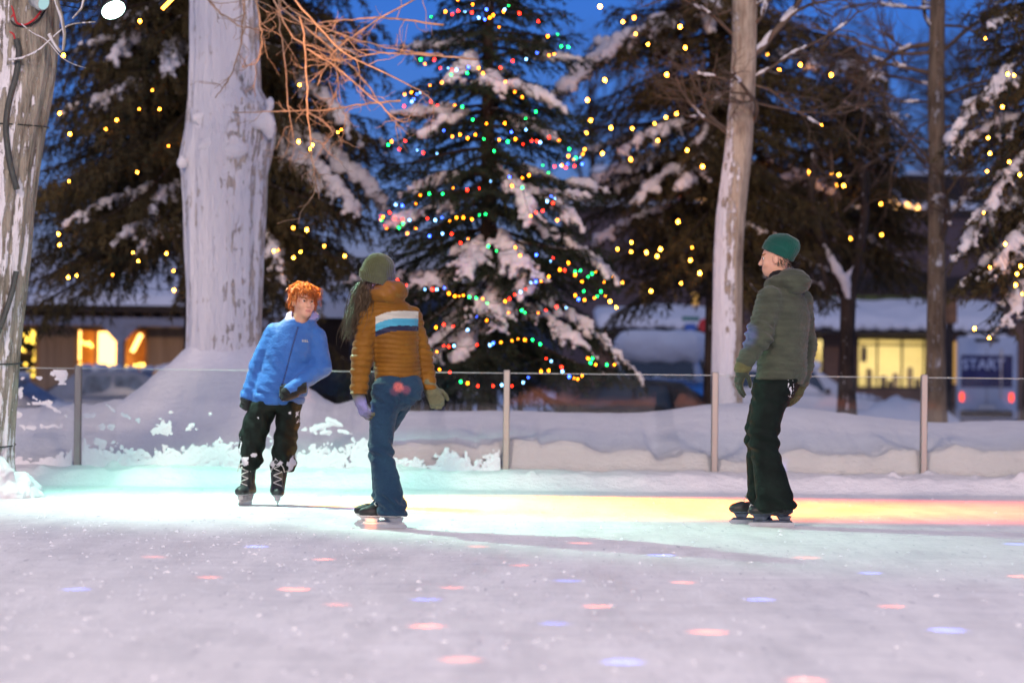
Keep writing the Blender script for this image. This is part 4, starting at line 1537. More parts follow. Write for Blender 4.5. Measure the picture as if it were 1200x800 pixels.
# --- pale leaning trunk
D6t = 26.0
c = P(852, 436, D6t)
t6 = thing('aspen_tree', 'pale slightly leaning aspen trunk with snow stuck along one side', 'tree', (c[0], D6t, .1))
mb, sn = MB(), []
tab6 = [(520, 832, 871), (480, 834, 870), (436, 834, 869), (380, 835, 869), (300, 837, 870), (250, 840, 873), (180, 849, 880), (120, 854, 884), (60, 857, 886), (0, 858, 887), (-80, 860, 886)]
trunk(mb, tab6, D6t, 40, .007, 19, top=((6.3, .03, .10), (7.4, .05, .06)), step=.05)
mb.build('trunk', BARK_C, t6, smooth=True)
mb = MB()
rg = np.random.default_rng(66)
for (x0, y0), (x1, y1), r in (((880, 66), (965, -10), .045), ((884, 142), (930, 92), .028), ((852, 152), (806, 95), .028), ((856, 160), (780, 118), .018), ((884, 30), (930, -30), .02), ((858, 40), (812, -12), .022), ((886, 90), (1010, 60), .018), ((882, 120), (1010, 178), .016), ((858, 95), (790, 70), .014), ((880, 10), (1000, -20), .018), ((862, 10), (800, 30), .012), ((884, 100), (960, 130), .016)):
    a, b_ = P(x0, y0, D6t), P(x1, y1, D6t + rg.uniform(-.8, .6))
    twig_tree(mb, a, b_ - a, np.linalg.norm(b_ - a) * 1.15, r, 3 if r > .025 else 2, rg, 6, .1, .35, (4, 7), sn, .65)
mb.build('branch', TWIGD, t6, smooth=True)
limb_snow(t6, [s for s in sn if s[1][0] > .012], rg, .22, 1.0)

# --- brown trunk
D7 = 30.0
c = P(1097, 436, D7)
t7 = thing('poplar_tree', 'straight brown poplar trunk standing between the storefront and START van', 'tree', (c[0], D7, -.4))
mb, sn = MB(), []
tab7 = [(520, 1083, 1111), (480, 1085, 1109), (400, 1086, 1108), (300, 1087, 1108), (200, 1088, 1107), (100, 1088, 1107), (0, 1090, 1107), (-80, 1091, 1106)]
trunk(mb, tab7, D7, 32, .006, 29, top=((6.9, .02, .07), (8, .03, .03)), step=.06)
mb.build('trunk', BARK_D, t7, smooth=True)
mb = MB()
rg = np.random.default_rng(77)
for (x0, y0), (x1, y1), r in (((1090, 52), (1010, 36), .035), ((1091, 86), (1035, 55), .03), ((1090, 62), (975, 48), .025), ((1092, 100), (1020, 70), .02), ((1104, 150), (1205, 108), .022), ((1103, 282), (1128, 232), .05), ((1126, 234), (1200, 205), .02), ((1090, 190), (1050, 150), .02), ((1092, 170), (1030, 160), .016), ((1104, 60), (1160, 10), .03), ((1104, 30), (1180, 40), .02),
                            ((1090, 30), (1040, -20), .03), ((1092, 120), (1000, 110), .016), ((1104, 200), (1170, 170), .02), ((1092, 140), (1000, 180), .014), ((1092, 10), (980, 0), .02), ((1104, 110), (1190, 60), .02)):
    a, b_ = P(x0, y0, D7), P(x1, y1, D7 + rg.uniform(-.9, .9))
    twig_tree(mb, a, b_ - a, np.linalg.norm(b_ - a) * 1.2, r, 3 if r > .024 else 2, rg, 6, .2, .35, (4, 7), sn, .65)
mb.build('branch', TWIGD, t7, smooth=True)
limb_snow(t7, [s for s in sn if s[1][0] > .012], rg, .24, 1.1, .025)

# --- dark forked trunk
D9 = 33.0
c = P(992, 436, D9)
t9 = thing('maple_tree', 'dark forked trunk with snow in the crotch, in front of the storefront', 'tree', (c[0], D9, -.4))
mb, sn = MB(), []
trunk(mb, [(520, 978, 1008), (480, 982, 1004), (430, 983, 1002), (380, 984, 1002), (335, 985, 1004), (318, 987, 1000)], D9, 20, .01, 39, step=.08)
rg = np.random.default_rng(99)
for pl, r in (([(991, 345), (984, 325), (972, 298), (958, 268), (950, 230), (955, 180)], (.10, .05)), ([(995, 345), (1003, 315), (1008, 285), (1014, 250), (1010, 190)], (.10, .05))):
    q = A([P(x, y, D9) for x, y in pl])
    mb.tube(q, np.linspace(r[0], r[1], len(q)), 10)
    if r[0] == .10 and pl[0][0] == 991:
        sn.append((q[1:3], A([.07, .07])))
        sn.append((q[:2] + A([0, -.05, 0]), A([.08, .08])))
mb.build('trunk', BARK_E, t9, smooth=True)
F = Field(P(960, 350, D9 - .3), P(1005, 270, D9 + .3), .02)
for (x0, y0), (x1, y1), r0, r1 in (((966, 288), (980, 315), .035, .06), ((980, 315), (990, 330), .06, .07), ((990, 330), (994, 352), .07, .03), ((990, 330), (1000, 312), .05, .015)):
    F.cap(P(x0, y0, D9 - .08), P(x1, y1, D9 - .08), r0, r1, .04)
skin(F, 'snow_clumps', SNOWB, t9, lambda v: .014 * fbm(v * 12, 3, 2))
mb = MB()
for _ in range(9):
    a = P(rg.uniform(945, 1015), rg.uniform(170, 260), D9)
    twig_tree(mb, a, rg.normal(0, .8, 3) + A([0, 0, .6]), rg.uniform(.6, 1.2), .02, 2, rg, 5, .15, .35, (3, 6), None, .65)
mb.build('branch', TWIGD, t9, smooth=True)

# --- far bare trees against the blue
for k, (x, y0, d, h, lab) in enumerate(((1132, 440, 97, 17, 'thin dark leafless tree behind the brown poplar'), (1035, 440, 100, 17, 'leafless tree rising behind the flat roofed building'), (690, 440, 98, 16, 'leafless tree far behind the lit spruce'), (1180, 440, 99, 18, 'leafless tree behind the spruce beside the START van'))):
    c = P(x, y0, d)
    tt = thing('bare_tree', lab, 'tree', (c[0], d, -.45), 'far leafless trees')
    mb = MB()
    rg = np.random.default_rng(200 + k)
    q = A([[c[0] + .12 * math.sin(z * .7 + k), d, z] for z in np.linspace(-.45, h * .8, 12)])
    mb.tube(q, np.linspace(.34, .08, 12), 8)
    mb.build('trunk', BARK_E, tt, smooth=True)
    mb = MB()
    for j in range(34):
        z = rg.uniform(5.5, h * .8)
        twig_tree(mb, (c[0], d, z), A([rg.normal(0, 1), rg.normal(0, .6), rg.uniform(.3, 1.0)]), rg.uniform(1.8, 4.2), .06, 3, rg, 5, .25, .3, (3, 6), None, .6)
    mb.build('branch', TWIGD, tt, smooth=True)
# ------------------------------------------------------------------ people
SKIN = mat('skin', (.56, .33, .21), .5, .08, 14, .15, 120, .002, sss=.12, col2=(.60, .33, .25))
LIP = mat('lip', (.46, .18, .15), .4, .1, 20)
EYEW = mat('eye_white', (.75, .73, .70), .2, .02, 8)
IRIS = mat('iris', (.05, .04, .03), .15, .1, 8)
BROW = mat('brow_hair', (.22, .10, .035), .7, .2, 60)
STEELB = mat('skate_steel', (.62, .63, .65), .22, .05, 20, metal=.95)
WHITEP = mat('white_plastic', (.74, .74, .72), .35, .05, 10, .1, 30, .003)
BLACKL = mat('black_boot', (.014, .014, .016), .42, .3, 18, .4, 60, .003, spec=.5)
GREYL = mat('dark_grey_boot', (.022, .022, .024), .5, .3, 18, .4, 60, .003)
LACEM = mat('lace', (.66, .65, .60), .8, .1, 30)


def ground(px, py):
    v = _MW @ A([(px - 600) / FPX, -(py - 400) / FPX, -1.0])
    return CAM + v * (1.0 / -v[2])


def fabric(name, col, weave=260, bump=.25, var=.12, rough=.85, sheen=.15, col2=None, crease=0, stretch=(1, 1, 1)):
    m, nt, b, ob = newmat(name)
    n = nt.noise(nt.mapping(ob, stretch), 7, 4)
    c2 = col2 or tuple(x * (1 - 2 * var) for x in col)
    c = nt.mix(nt.ramp(n, [(.32, 0.), (.68, 1.)]), c2, tuple(min(1, x * (1 + var)) for x in col))
    f = nt.noise(nt.mapping(ob, stretch), weave, 2, .7)
    nt.link(nt.mix(nt.ramp(f, [(.4, 0.), (.6, .28)]), c, tuple(x * .55 for x in col)), b.inputs['Base Color'])
    b.inputs['Roughness'].default_value = rough
    b.inputs['Specular IOR Level'].default_value = .14
    b.inputs['Sheen Weight'].default_value = sheen
    bp = nt.bump(f, bump, .003)
    if crease:
        bp = nt.bump(nt.noise(nt.mapping(ob, (1, 1, 1.6)), 17, 3, .55), crease, .02, bp)
    nt.link(bp, b.inputs['Normal'])
    return m


SKATES = {}


def skate(parent, loc, yaw, boot, holder, lace, patch=None):
    key = (boot.name, holder.name)
    tall = 'hockey' in boot.name
    if key not in SKATES:
        F = Field((-.17, -.08, .05), (.18, .08, .36), .005)
        F.cap((-.085, 0, .112), (.06, 0, .106), .043, .043, .02)
        F.ell((.095, 0, .105), (.062, .046, .038), .03)
        F.tower([(.10, -.075, 0, .06, .042), (.17, -.065, 0, .058, .046)] + ([(.24, -.062, 0, .062, .05), (.315, -.07, 0, .064, .052)] if tall else [(.19, -.065, 0, .05, .042)]), .04, .012)
        if tall:
            F.cap((.0, 0, .16), (-.005, 0, .325), .034, .026, .03)
            F.cap((-.125, 0, .20), (-.135, 0, .31), .03, .022, .03)
        F.add(lambda g: g[..., 2] - .074, (-.3, -.2, .0), (.3, .2, .074), .004, True)
        b_ = skin(F, 'skate', [boot, holder], parent, None, lambda c, n: ((c[:, 2] < .086) & (np.abs(c[:, 2] - .083) < .006)).astype(np.int32))
        mb = MB()
        for poly in ([(.02, .0745), (.125, .0745), (.105, .046), (.04, .046)], [(-.13, .0745), (-.03, .0745), (-.05, .046), (-.12, .046)]):
            mb.prism(poly[::-1], -.021, .021)
        mb.prism([(-.14, .030), (.142, .030), (.125, .0455), (-.13, .0455)], -.0105, .0105)
        hd = mb.build('blade_holder', holder, None, bevel=.003)
        bl = MB().prism([(-.135, 0), (.135, 0), (.157, .018), (.145, .0295), (-.145, .0295), (-.153, .012)], -.0022, .0022).build('blade', STEELB)
        mb = MB()
        for k in range(6 if tall else 2):
            z = .155 + k * .026
            x = .052 - k * .0085 if k < 3 else .034 - (k - 3) * .003
            s = 1 if k % 2 else -1
            mb.tube([(x - .006, -s * .03, z - .006), (x + .006, 0, z + .006), (x - .006, s * .03, z + .018)], .0036, 5)
        for s in ((-1, 1) if tall else ()):
            mb.tube([(.034, 0, .30), (.05, s * .02, .31), (.045, s * .04, .285), (.036, s * .05, .25)], .0034, 5)
        lc = mb.build('lace', lace)
        ob = [b_, hd, bl, lc]
        if patch:
            mb = MB()
            for s in (-1, 1):
                mb.rbox((-.005, s * .0445, .118), (.052, .007, .022), .003, 0, rotframe((math.cos(.45), 0, math.sin(.45)), (0, 1, 0), (-math.sin(.45), 0, math.cos(.45))))
                mb.rbox((-.005, s * .0475, .118), (.040, .005, .011), .002, 1, rotframe((math.cos(.45), 0, math.sin(.45)), (0, 1, 0), (-math.sin(.45), 0, math.cos(.45))))
            ob.append(mb.build('label_patch', [patch, boot]))
        SKATES[key] = ob
        for o in ob[1:]:
            o.parent = b_
    else:
        src = SKATES[key]
        b_ = src[0].copy()
        COL.objects.link(b_)
        b_.parent = parent
        for o in src[1:]:
            c = o.copy()
            COL.objects.link(c)
            c.parent = b_
    b_.location = tuple(map(float, loc))
    b_.rotation_euler = (0, 0, yaw)
    return b_


def beanie(parent, c, fwd, tilt, r, m, slouch=None, cuff=True, name='hat'):
    f = A(fwd, float)
    f[2] = 0
    f /= np.linalg.norm(f)
    u0 = A([0, 0, 1.])
    rt = np.cross(f, u0)
    a = R(tilt)
    f2, u2 = f * math.cos(a) + u0 * math.sin(a), u0 * math.cos(a) - f * math.sin(a)
    fr = (A(c, float), rotframe(rt, f2, u2))
    F = Field(A(c) - .24, A(c) + .26, .005)
    F.ell((0, -.004, .035), r, .01, fr=fr)
    if slouch:
        F.ell(*slouch, .06, fr=fr)
    F.add(lambda g: g[..., 2] + .004, (-.2, -.2, -.2), (.2, .2, -.004), .006, True, fr)
    if cuff:
        F.tower([(-.010, 0, -.004, r[0] * .985 + .006, r[1] * .985 + .006), (.05, 0, -.004, r[0] + .006, r[1] + .006)], .004, .008, fr)
    M = fr[1]

    def dsp(v):
        q = (v - fr[0]) @ M
        an = np.arctan2(q[:, 0], q[:, 1])
        return .0016 * np.sin(an * 46) + .004 * fbm(v * 24, 8, 2)
    return skin(F, name, m, parent, dsp), fr


def strands(parent, roots, tips, n_each, r0, m, name='hair', jit=.012, seed=1, sag=.0, seg=7):
    rg = np.random.default_rng(seed)
    mb = MB()
    for a, b_, bow in zip(roots, tips, n_each):
        a = a + rg.normal(0, jit * .6, 3)
        b2 = b_ + rg.normal(0, jit, 3)
        s = np.linspace(0, 1, seg)[:, None]
        p = a + (b2 - a) * s + bow * np.sin(s * math.pi) + rg.normal(0, jit * .5, 3) * np.sin(s * 6)
        p[:, 2] -= sag * (s[:, 0] ** 2)
        mb.tube(p, np.linspace(r0, r0 * .25, seg), 4, cap=False)
    return mb.build(name, m, parent, smooth=True)


SOCK = fabric('dark_sock', (.03, .03, .032), 200, .4)


def face_mats(fr, s=1.0):
    M = fr[1]
    iM = np.linalg.inv(M)

    def fn(c, n):
        q = (c - fr[0]) @ iM.T
        mi = np.zeros(len(c), np.int32)
        fro = q[:, 1] > .05
        mi[fro & (((q[:, 0] / .023) ** 2 + ((q[:, 2] + .066) / .0085) ** 2) < 1)] = 1
        mi[c[:, 2] < .6] = 5
        for e in (-1, 1):
            x = q[:, 0] * e
            mi[fro & (np.abs(x - .033) < .020) & (np.abs(q[:, 2] - .027 - .1 * (x - .033)) < .0062)] = 2
        return mi
    return fn


def add_eyes(ob, fr, look=(0, 1, 0)):
    """eyeballs set into the sockets of the same body mesh"""
    me = ob.data
    import bmesh
    bm = bmesh.new()
    bm.from_mesh(me)
    w = A(WLOC.get(ob.parent.name, (0, 0, 0)))
    look = A(look, float) / np.linalg.norm(look)
    for e in (-1, 1):
        for rr, off, k in ((.0118, 0, 3), (.0086, .0052, 4)):
            c = fr[0] + fr[1] @ (A([e * .031, .0712, .004]) + look * off)
            r = bmesh.ops.create_uvsphere(bm, u_segments=14, v_segments=10, radius=rr, matrix=Matrix.Translation(Vector(c)))
            for v in r['verts']:
                for f in v.link_faces:
                    f.material_index = k
                    f.smooth = True
    bm.to_mesh(me)
    bm.free()
    for m in (EYEW, IRIS):
        if m.name not in [x.name for x in me.materials]:
            me.materials.append(m)


class Fig:
    def __init__(self, px, py):
        self.w = ground(px, py)
        self.d = self.w[1]
        self.s = FPX / self.d

    def L(self, x, y, dy=0):
        """local point from photo pixel"""
        return P(x, y, self.d) - self.w + A([0, dy, 0])

    def z(self, y, x=None):
        return self.L(600 if x is None else x, y)[2]

    def st(self, rows, dy=0):
        """rows (py, cx_px, half_px, ry_m, yaw)"""
        o = []
        for r in rows:
            c = self.L(r[1], r[0])
            o.append((c[2], c[0], dy + (r[5] if len(r) > 5 else 0), r[2] / self.s, r[3], r[4] if len(r) > 4 else 0))
        return o


def limbdisp(a, b_, pitch, amp):
    a, b_ = A(a), A(b_)
    L = np.linalg.norm(b_ - a)
    ax = (b_ - a) / L

    def f(v):
        return ((v - a) @ ax) / pitch
    return f


# ====== man in the green hat
g = Fig(903, 617)
man = thing('person', 'man in a green knit hat, padded grey green jacket and dark trousers', 'person', g.w, local=True)
L = g.L
ft = A([-.72, .69, 0])
JM = fabric('grey_green_padded_cloth', (.066, .076, .054), 220, .3, .14, col2=(.042, .050, .037), crease=.55, stretch=(1, 1, 2))
TM_ = fabric('dark_ski_trouser', (.006, .011, .0095), 240, .25, .25, .8, 0, crease=.45)
HATG = fabric('green_knit', (.006, .075, .058), 300, .6, .14, .95, .3)
GLM = fabric('olive_glove', (.10, .095, .040), 200, .4, .2, crease=.3)
GLD = fabric('dark_glove_back', (.035, .045, .032), 200, .4, .2)
COLR = fabric('black_fleece', (.012, .011, .013), 200, .5)
hc = L(909, 303.5)
arms = dict(l=(L(899, 351, -.13), L(886, 394, -.21), L(867, 431, -.20)), r=(L(941, 353, .12), L(948, 404, .17), L(942, 446, .10)))
hdl, hdr = A([-.28, -.05, -1]), A([-.30, -.02, -1.])
# body
F = Field((-.42, -.42, .04), (.36, .42, 1.98), .006)
fr = F.head(hc, (-.975, .22, -.03), (0, 0, 1))
F.tower(g.st([(450, 911, 22, .09, 40), (400, 917, 26, .10, 46), (365, 918, 29, .10, 46), (348, 917, 25, .08, 46), (338, 915, 12, .06, 46)]), .03)
for k, hd, bk, th in (('l', hdl, (-.9, -.45, .1), 1), ('r', hdr, (.7, -.7, 0), -1)):
    a, e, w_ = arms[k]
    F.chain([a, e, w_], [.05, .042, .030], .03)
    F.hand(w_ + hd / np.linalg.norm(hd) * .012, hd, bk, th, (.30, .38, .25) if k == 'l' else (.2, .25, .2), 1.0, .60)
for rows, dy in (([(458, 905, 13, .06), (480, 899, 13, .075), (515, 894, 10, .06), (560, 904, 9, .055), (600, 911, 7, .045)], -.09), ([(458, 908, 13, .06), (480, 897, 13, .075), (515, 889, 10, .06), (560, 894, 9, .055), (594, 897, 7, .045)], .11)):
    F.tower(g.st(rows, dy), .04)
body = skin(F, 'body', [SKIN, LIP, BROW, EYEW, IRIS, SOCK], man, None, face_mats(fr))
add_eyes(body, fr)
# jacket
F = Field((-.42, -.42, .85), (.38, .42, 1.78), .006)
F.tower(g.st([(449, 913, 33, .138, 46), (438, 915, 33.5, .14, 46), (400, 917.5, 35, .14, 46), (368, 918, 37, .140, 46), (350, 917, 33, .12, 46), (338, 916, 21, .10, 46), (329, 915, 15, .085, 46)]), .03, .02)
for k, rr in (('l', (.084, .080, .050)), ('r', (.080, .068, .050))):
    a, e, w_ = arms[k]
    F.chain([a, e, w_], rr, .035)
F.ell(L(932, 331, -.06), (.098, .12, .082), .03)
F.ell(L(921, 327, -.04), (.075, .11, .055), .03)
F.cap(L(900, 334, -.05), L(906, 330, -.10), .03, .03, .03)
a1, e1, w1 = arms['l']


def dm(v):
    q = fbm(v * A([9, 9, 16]), 5, 3) * .006
    quilt = .004 * np.abs(np.sin(v[:, 2] * math.pi / .034 + 1.2 * vn(v * 4, 3)))
    fold = .010 * np.clip(fbm(v * A([5, 5, 13]), 15, 2), 0, 1) * np.exp(-((v[:, 2] - g.z(425)) / .10) ** 2)
    nar = np.exp(-((v[:, 2] - e1[2]) / .12) ** 2) * (v[:, 0] < L(902, 400)[0])
    fold = fold + .009 * np.sin(v[:, 2] * 95 + v[:, 0] * 60) * nar
    hem = -.007 * np.exp(-((v[:, 2] - g.z(442)) / .008) ** 2) * (v[:, 0] > L(884, 400)[0])
    return q + quilt + fold + hem


cuffz = w1 + (e1 - w1) * .10
jk = skin(F, 'jacket', [JM, GLM], man, dm, lambda c, n: ((np.linalg.norm(c - w1, axis=1) < .062) & (((c - w1) @ (e1 - w1)) < .007)).astype(np.int32))
# neck gaiter
F = Field(hc - .25, hc + .15, .006)
F.tower(g.st([(338, 915, 15, .085), (325, 913.5, 13.5, .075), (317, 913, 12.5, .07)], .0), .01, .012)
skin(F, 'neck_warmer', COLR, man, lambda v: .004 * fbm(v * 30, 3, 2))
beanie(man, L(911, 297), (-.975, .22, 0), 24, (.090, .108, .098), HATG, ((0, -.055, .085), (.058, .055, .050)))
strands(man, [hc + fr[1] @ A([s * .066, -.02 - .02 * (i % 4), -.005 - .012 * (i // 4)]) for i in range(16) for s in (-1, 1)], [hc + fr[1] @ A([s * .068, -.03 - .022 * (i % 4), -.026 - .010 * (i // 4)]) for i in range(16) for s in (-1, 1)], [0 * hc] * 32, .0045, mat('short_grey_brown_hair', (.13, .095, .07), .6, .3, 60), 'hair', .004)
# trousers
F = Field((-.34, -.36, .07), (.34, .40, 1.12), .006)
F.tower(g.st([(432, 914, 28, .125, 46), (446, 912, 30, .135, 40), (460, 907, 27, .14, 30), (476, 902, 20, .13, 10)]), .03, .02)
F.tower(g.st([(448, 905, 22, .10), (462, 903.5, 22.5, .11), (480, 898, 20, .105), (500, 893.5, 18.5, .10), (516, 892.5, 17.5, .095), (540, 897, 17, .092), (565, 903, 19.5, .098), (585, 907, 22, .105), (597, 908.5, 21, .105)], -.095), .05, .012)
F.tower(g.st([(448, 913, 22, .10), (470, 903, 20, .10), (500, 890.5, 16.5, .095), (516, 889, 15, .09), (540, 891, 14.5, .09), (565, 893, 15.5, .09), (591, 895, 17, .095)], .11), .05, .012)


def dt(v):
    k = np.exp(-((v[:, 2] - g.z(515)) / .10) ** 2) + 1.3 * np.exp(-((v[:, 2] - g.z(590)) / .07) ** 2) + .6 * np.exp(-((v[:, 2] - g.z(465)) / .06) ** 2)
    return .011 * k * np.sin(v[:, 2] * 70 + 4 * vn(v * 5, 2) + v[:, 0] * 26) + .007 * fbm(v * A([8, 8, 5]), 7, 3)


pk = L(924, 455)


def mtr(c, n):
    return ((fbm(c * 34, 12, 3) > .25) & (np.abs(c[:, 0] - pk[0]) < .022) & (np.abs(c[:, 2] - pk[2]) < .055) & (n[:, 1] < .1)).astype(np.int32)


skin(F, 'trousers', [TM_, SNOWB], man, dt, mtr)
for k, hd, bk, th, cu in (('l', hdl, (-.9, -.45, .1), 1, (.30, .38, .25)), ('r', hdr, (.7, -.7, 0), -1, (.2, .25, .2))):
    w_ = arms[k][2]
    F = Field(w_ - .26, w_ + .2, .004)
    hn = hd / np.linalg.norm(hd)
    F.hand(w_ + hn * .012, hd, bk, th, cu, 1.02, 1.12)
    F.cap(w_ - hn * .05, w_ + hn * .03, .042, .040, .015)
    bkn = A(bk) / np.linalg.norm(bk)
    skin(F, 'glove', [GLD if k == 'l' else GLM, GLM], man, lambda v: .0018 * fbm(v * 60, 2, 2), lambda c, n: ((n @ bkn) < -.1).astype(np.int32))
skate(man, L(904, 617), math.pi + .02, BLACKL, WHITEP if False else mat('clear_dark_holder', (.06, .075, .12), .2, .4, 25, spec=.6), LACEM, WHITEP)
skate(man, L(886, 617, 0) + A([0, .27, 0]), math.pi - .04, BLACKL, MATS['clear_dark_holder'], LACEM, WHITEP)

# ====== woman in the orange puffer jacket
g = Fig(447, 619)
wom = thing('person', 'long haired woman in an orange quilted jacket, blue jeans and olive hat', 'person', g.w, local=True)
L = g.L
JW = fabric('orange_nylon', (.205, .090, .008), 320, .12, .10, .5, .1, col2=(.155, .064, .006), crease=.35)
JWW = fabric('white_nylon', (.48, .48, .42), 320, .12, .06, .5)
JWC = fabric('sky_blue_nylon', (.06, .32, .47), 320, .12, .06, .5)
JWN = fabric('navy_nylon', (.018, .022, .060), 320, .12, .1, .5)
JEAN = fabric('blue_denim', (.010, .030, .062), 260, .35, .2, .85, .1, col2=(.020, .055, .098), crease=.9, stretch=(1, 1, .6))
HATO = fabric('olive_knit', (.07, .080, .020), 300, .6, .14, .95, .3)
GLW = fabric('sage_glove', (.15, .15, .085), 200, .4, .25, crease=.3)
HAIRB = mat('dark_brown_hair', (.030, .019, .010), .45, .3, 60, spec=.4, col2=(.075, .048, .02))
hc = L(441, 324, .0)
fw = A([-.55, .83, .04])
arms = dict(l=(L(432, 372, -.05), L(425.5, 420, -.10), L(421.5, 463, -.14)), r=(L(483, 370, .06), L(496, 416, .10), L(503, 452, .04)))
hdl, hdr = A([.36, -.05, -1]), A([.42, -.10, -.85])
F = Field((-.34, -.36, .05), (.46, .40, 1.86), .006)
fr = F.head(hc, fw, (.02, 0, 1), .96)
F.tower(g.st([(454, 465, 20, .085, 20), (410, 463, 20, .085, 20), (378, 458, 24, .085, 20), (364, 455, 22, .075, 20), (352, 450, 10, .055, 20)]), .03)
for k, hd, bk, th in (('l', hdl, (-.9, -.5, 0), -1), ('r', hdr, (.2, -.95, .1), 1)):
    a, e, w_ = arms[k]
    F.chain([a, e, w_], [.036, .034, .026], .03)
    F.hand(w_ + hd / np.linalg.norm(hd) * .02, hd, bk, th, (.45, .55, .4) if k == 'l' else (.75, .85, .5), .94, .60)
for rows, dy in (([(460, 457, 12, .06), (480, 452, 12, .075), (515, 448, 10, .06), (560, 454, 9, .05), (602, 461, 7, .04)], -.085), ([(460, 470, 12, .06), (480, 461, 12, .07), (515, 442, 9, .055), (560, 446, 8, .045), (597, 447, 7, .04)], .10)):
    F.tower(g.st(rows, dy), .04)
body = skin(F, 'body', [SKIN, LIP, BROW, EYEW, IRIS, SOCK], wom, None, face_mats(fr))
add_eyes(body, fr)
F = Field((-.34, -.36, .85), (.46, .40, 1.62), .0055)
F.tower(g.st([(449, 466.5, 28.5, .132, 18), (438, 466, 28, .125, 18), (410, 463, 27, .12, 18), (382, 459, 31, .125, 18), (366, 456, 32, .115, 18), (357, 455, 26, .10, 18), (348, 452, 17, .09, 18)]), .03, .018)
for k, rr in (('l', (.070, .066, .052)), ('r', (.058, .053, .044))):
    a, e, w_ = arms[k]
    F.chain([a, e, w_ + (w_ - e) * .06], rr, .03)
# collapsed hood
F.ell(L(453, 346, -.02), (.128, .13, .072), .02)
F.ell(L(462, 338, -.05), (.085, .09, .055), .03)
F.ell(L(447, 338, .02), (.085, .10, .055), .03)
al_, ar_ = arms['l'], arms['r']


def dw(v):
    inl = v[:, 0] < L(438.5, 400)[0] + .25 * (v[:, 2] - 1.2) * 0
    inr = v[:, 0] > L(489.5, 400)[0] + (L(494, 440)[0] - L(488, 390)[0]) * (L(440, 390)[2] - v[:, 2]) / .27
    arm = inl | inr
    low = v[:, 2] < L(460, 389)[2]
    hood = v[:, 2] > L(460, 356)[2]
    zz = v[:, 2] + .016 * vn(v * A([7, 7, 3]), 4) + .012 * vn(v * A([2, 2, 11]), 14)
    pt = np.where(arm, .048, np.where(low, .030, .045))
    amp = (1 + .35 * vn(v * 7, 21)) * np.where(arm, .010, np.where(low, .0085, .007))
    w_ = np.abs(np.sin(zz * math.pi / pt)) ** .7 - .6
    w_ = np.where(hood, .7 * np.sin(v[:, 2] * 70 + v[:, 0] * 22 + 2 * vn(v * 8, 9)), w_)
    hem = -.010 * np.exp(-((v[:, 2] - g.z(445)) / .007) ** 2) * ~arm
    return amp * w_ + .006 * fbm(v * A([10, 10, 18]), 5, 3) + hem


x470, x443 = L(470, 375)[0], L(443, 375)[0]


def mw_(c, n):
    dip = (6.5 / g.s) * np.clip((x470 - c[:, 0]) / (x470 - x443), 0, 1.3) ** 2
    z = c[:, 2] + dip
    on = (n[:, 1] < .15) & (c[:, 0] > L(441.5, 375)[0]) & (c[:, 0] < L(490.3, 375)[0])
    b1, b2, b3, b4 = [L(465, y)[2] for y in (364.5, 373.2, 381.8, 388)]
    mi = np.zeros(len(c), np.int32)
    mi[on & (z < b1) & (z > b2)] = 1
    mi[on & (z <= b2) & (z > b3)] = 2
    mi[on & (z <= b3) & (z > b4)] = 3
    return mi


skin(F, 'jacket', [JW, JWW, JWC, JWN], wom, dw, mw_)
beanie(wom, L(441, 326.5), fw, 16, (.104, .116, .115), HATO, ((0, -.02, .10), (.07, .08, .055)), cuff=True)
# long hair blowing back over the left shoulder
rg = np.random.default_rng(8)
rts, tps, bw = [], [], []
for i in range(430):
    u, v = rg.random(), rg.random()
    rts.append(L(422.5 + 17 * u, 331 + 7 * rg.random(), -.07 + .14 * v))
    ln = rg.uniform(.35, 1)
    tps.append(L(419 + 12 * u - 15 * ln + rg.normal(0, 1.5), 345 + 56 * ln, -.13 + .16 * v))
    bw.append(A([-.012 + .035 * u, -.015, .01]))
strands(wom, rts, tps, bw, .0033, HAIRB, 'hair', .022, 9, .0, 9)
F = Field(L(410, 400, -.25), L(450, 315, .2), .006)
F.chain([L(431, 336, .0), L(426, 352, -.03), L(420, 370, -.06), L(415, 385, -.07)], [.06, .055, .035, .015], .03, sq=None)
skin(F, 'hair', HAIRB, wom, lambda v: .010 * np.sin(v[:, 0] * 160 + v[:, 2] * 30) + .006 * fbm(v * A([40, 40, 5]), 2, 2))
# jeans
F = Field((-.30, -.32, .07), (.40, .36, 1.08), .006)
F.tower(g.st([(438, 467, 26.5, .115, 18), (448, 467, 28, .13, 18), (458, 466, 28, .14, 15), (470, 462, 25, .13, 10), (480, 457, 18, .10, 5)]), .03, .02)
F.ell(L(481, 457, -.05), (.075, .085, .085), .04)
F.ell(L(457, 457, -.09), (.085, .075, .09), .04)
F.tower(g.st([(450, 456, 19, .09), (470, 453.5, 17.5, .095), (490, 450, 15.8, .09), (505, 448, 15, .085), (520, 447.5, 14.2, .078), (540, 450, 13.8, .075), (560, 453.5, 15.2, .08), (580, 457.5, 16.5, .088), (603, 461, 17.2, .095)], -.085), .03, .01)
F.tower(g.st([(450, 476, 18.5, .09), (470, 468, 17, .09), (485, 460, 16, .085), (505, 447, 14, .08), (520, 442.5, 13, .075), (540, 443.5, 11.8, .07), (560, 446, 11, .07), (580, 447, 11.5, .075), (597, 447, 13, .08)], .10), .03, .01)


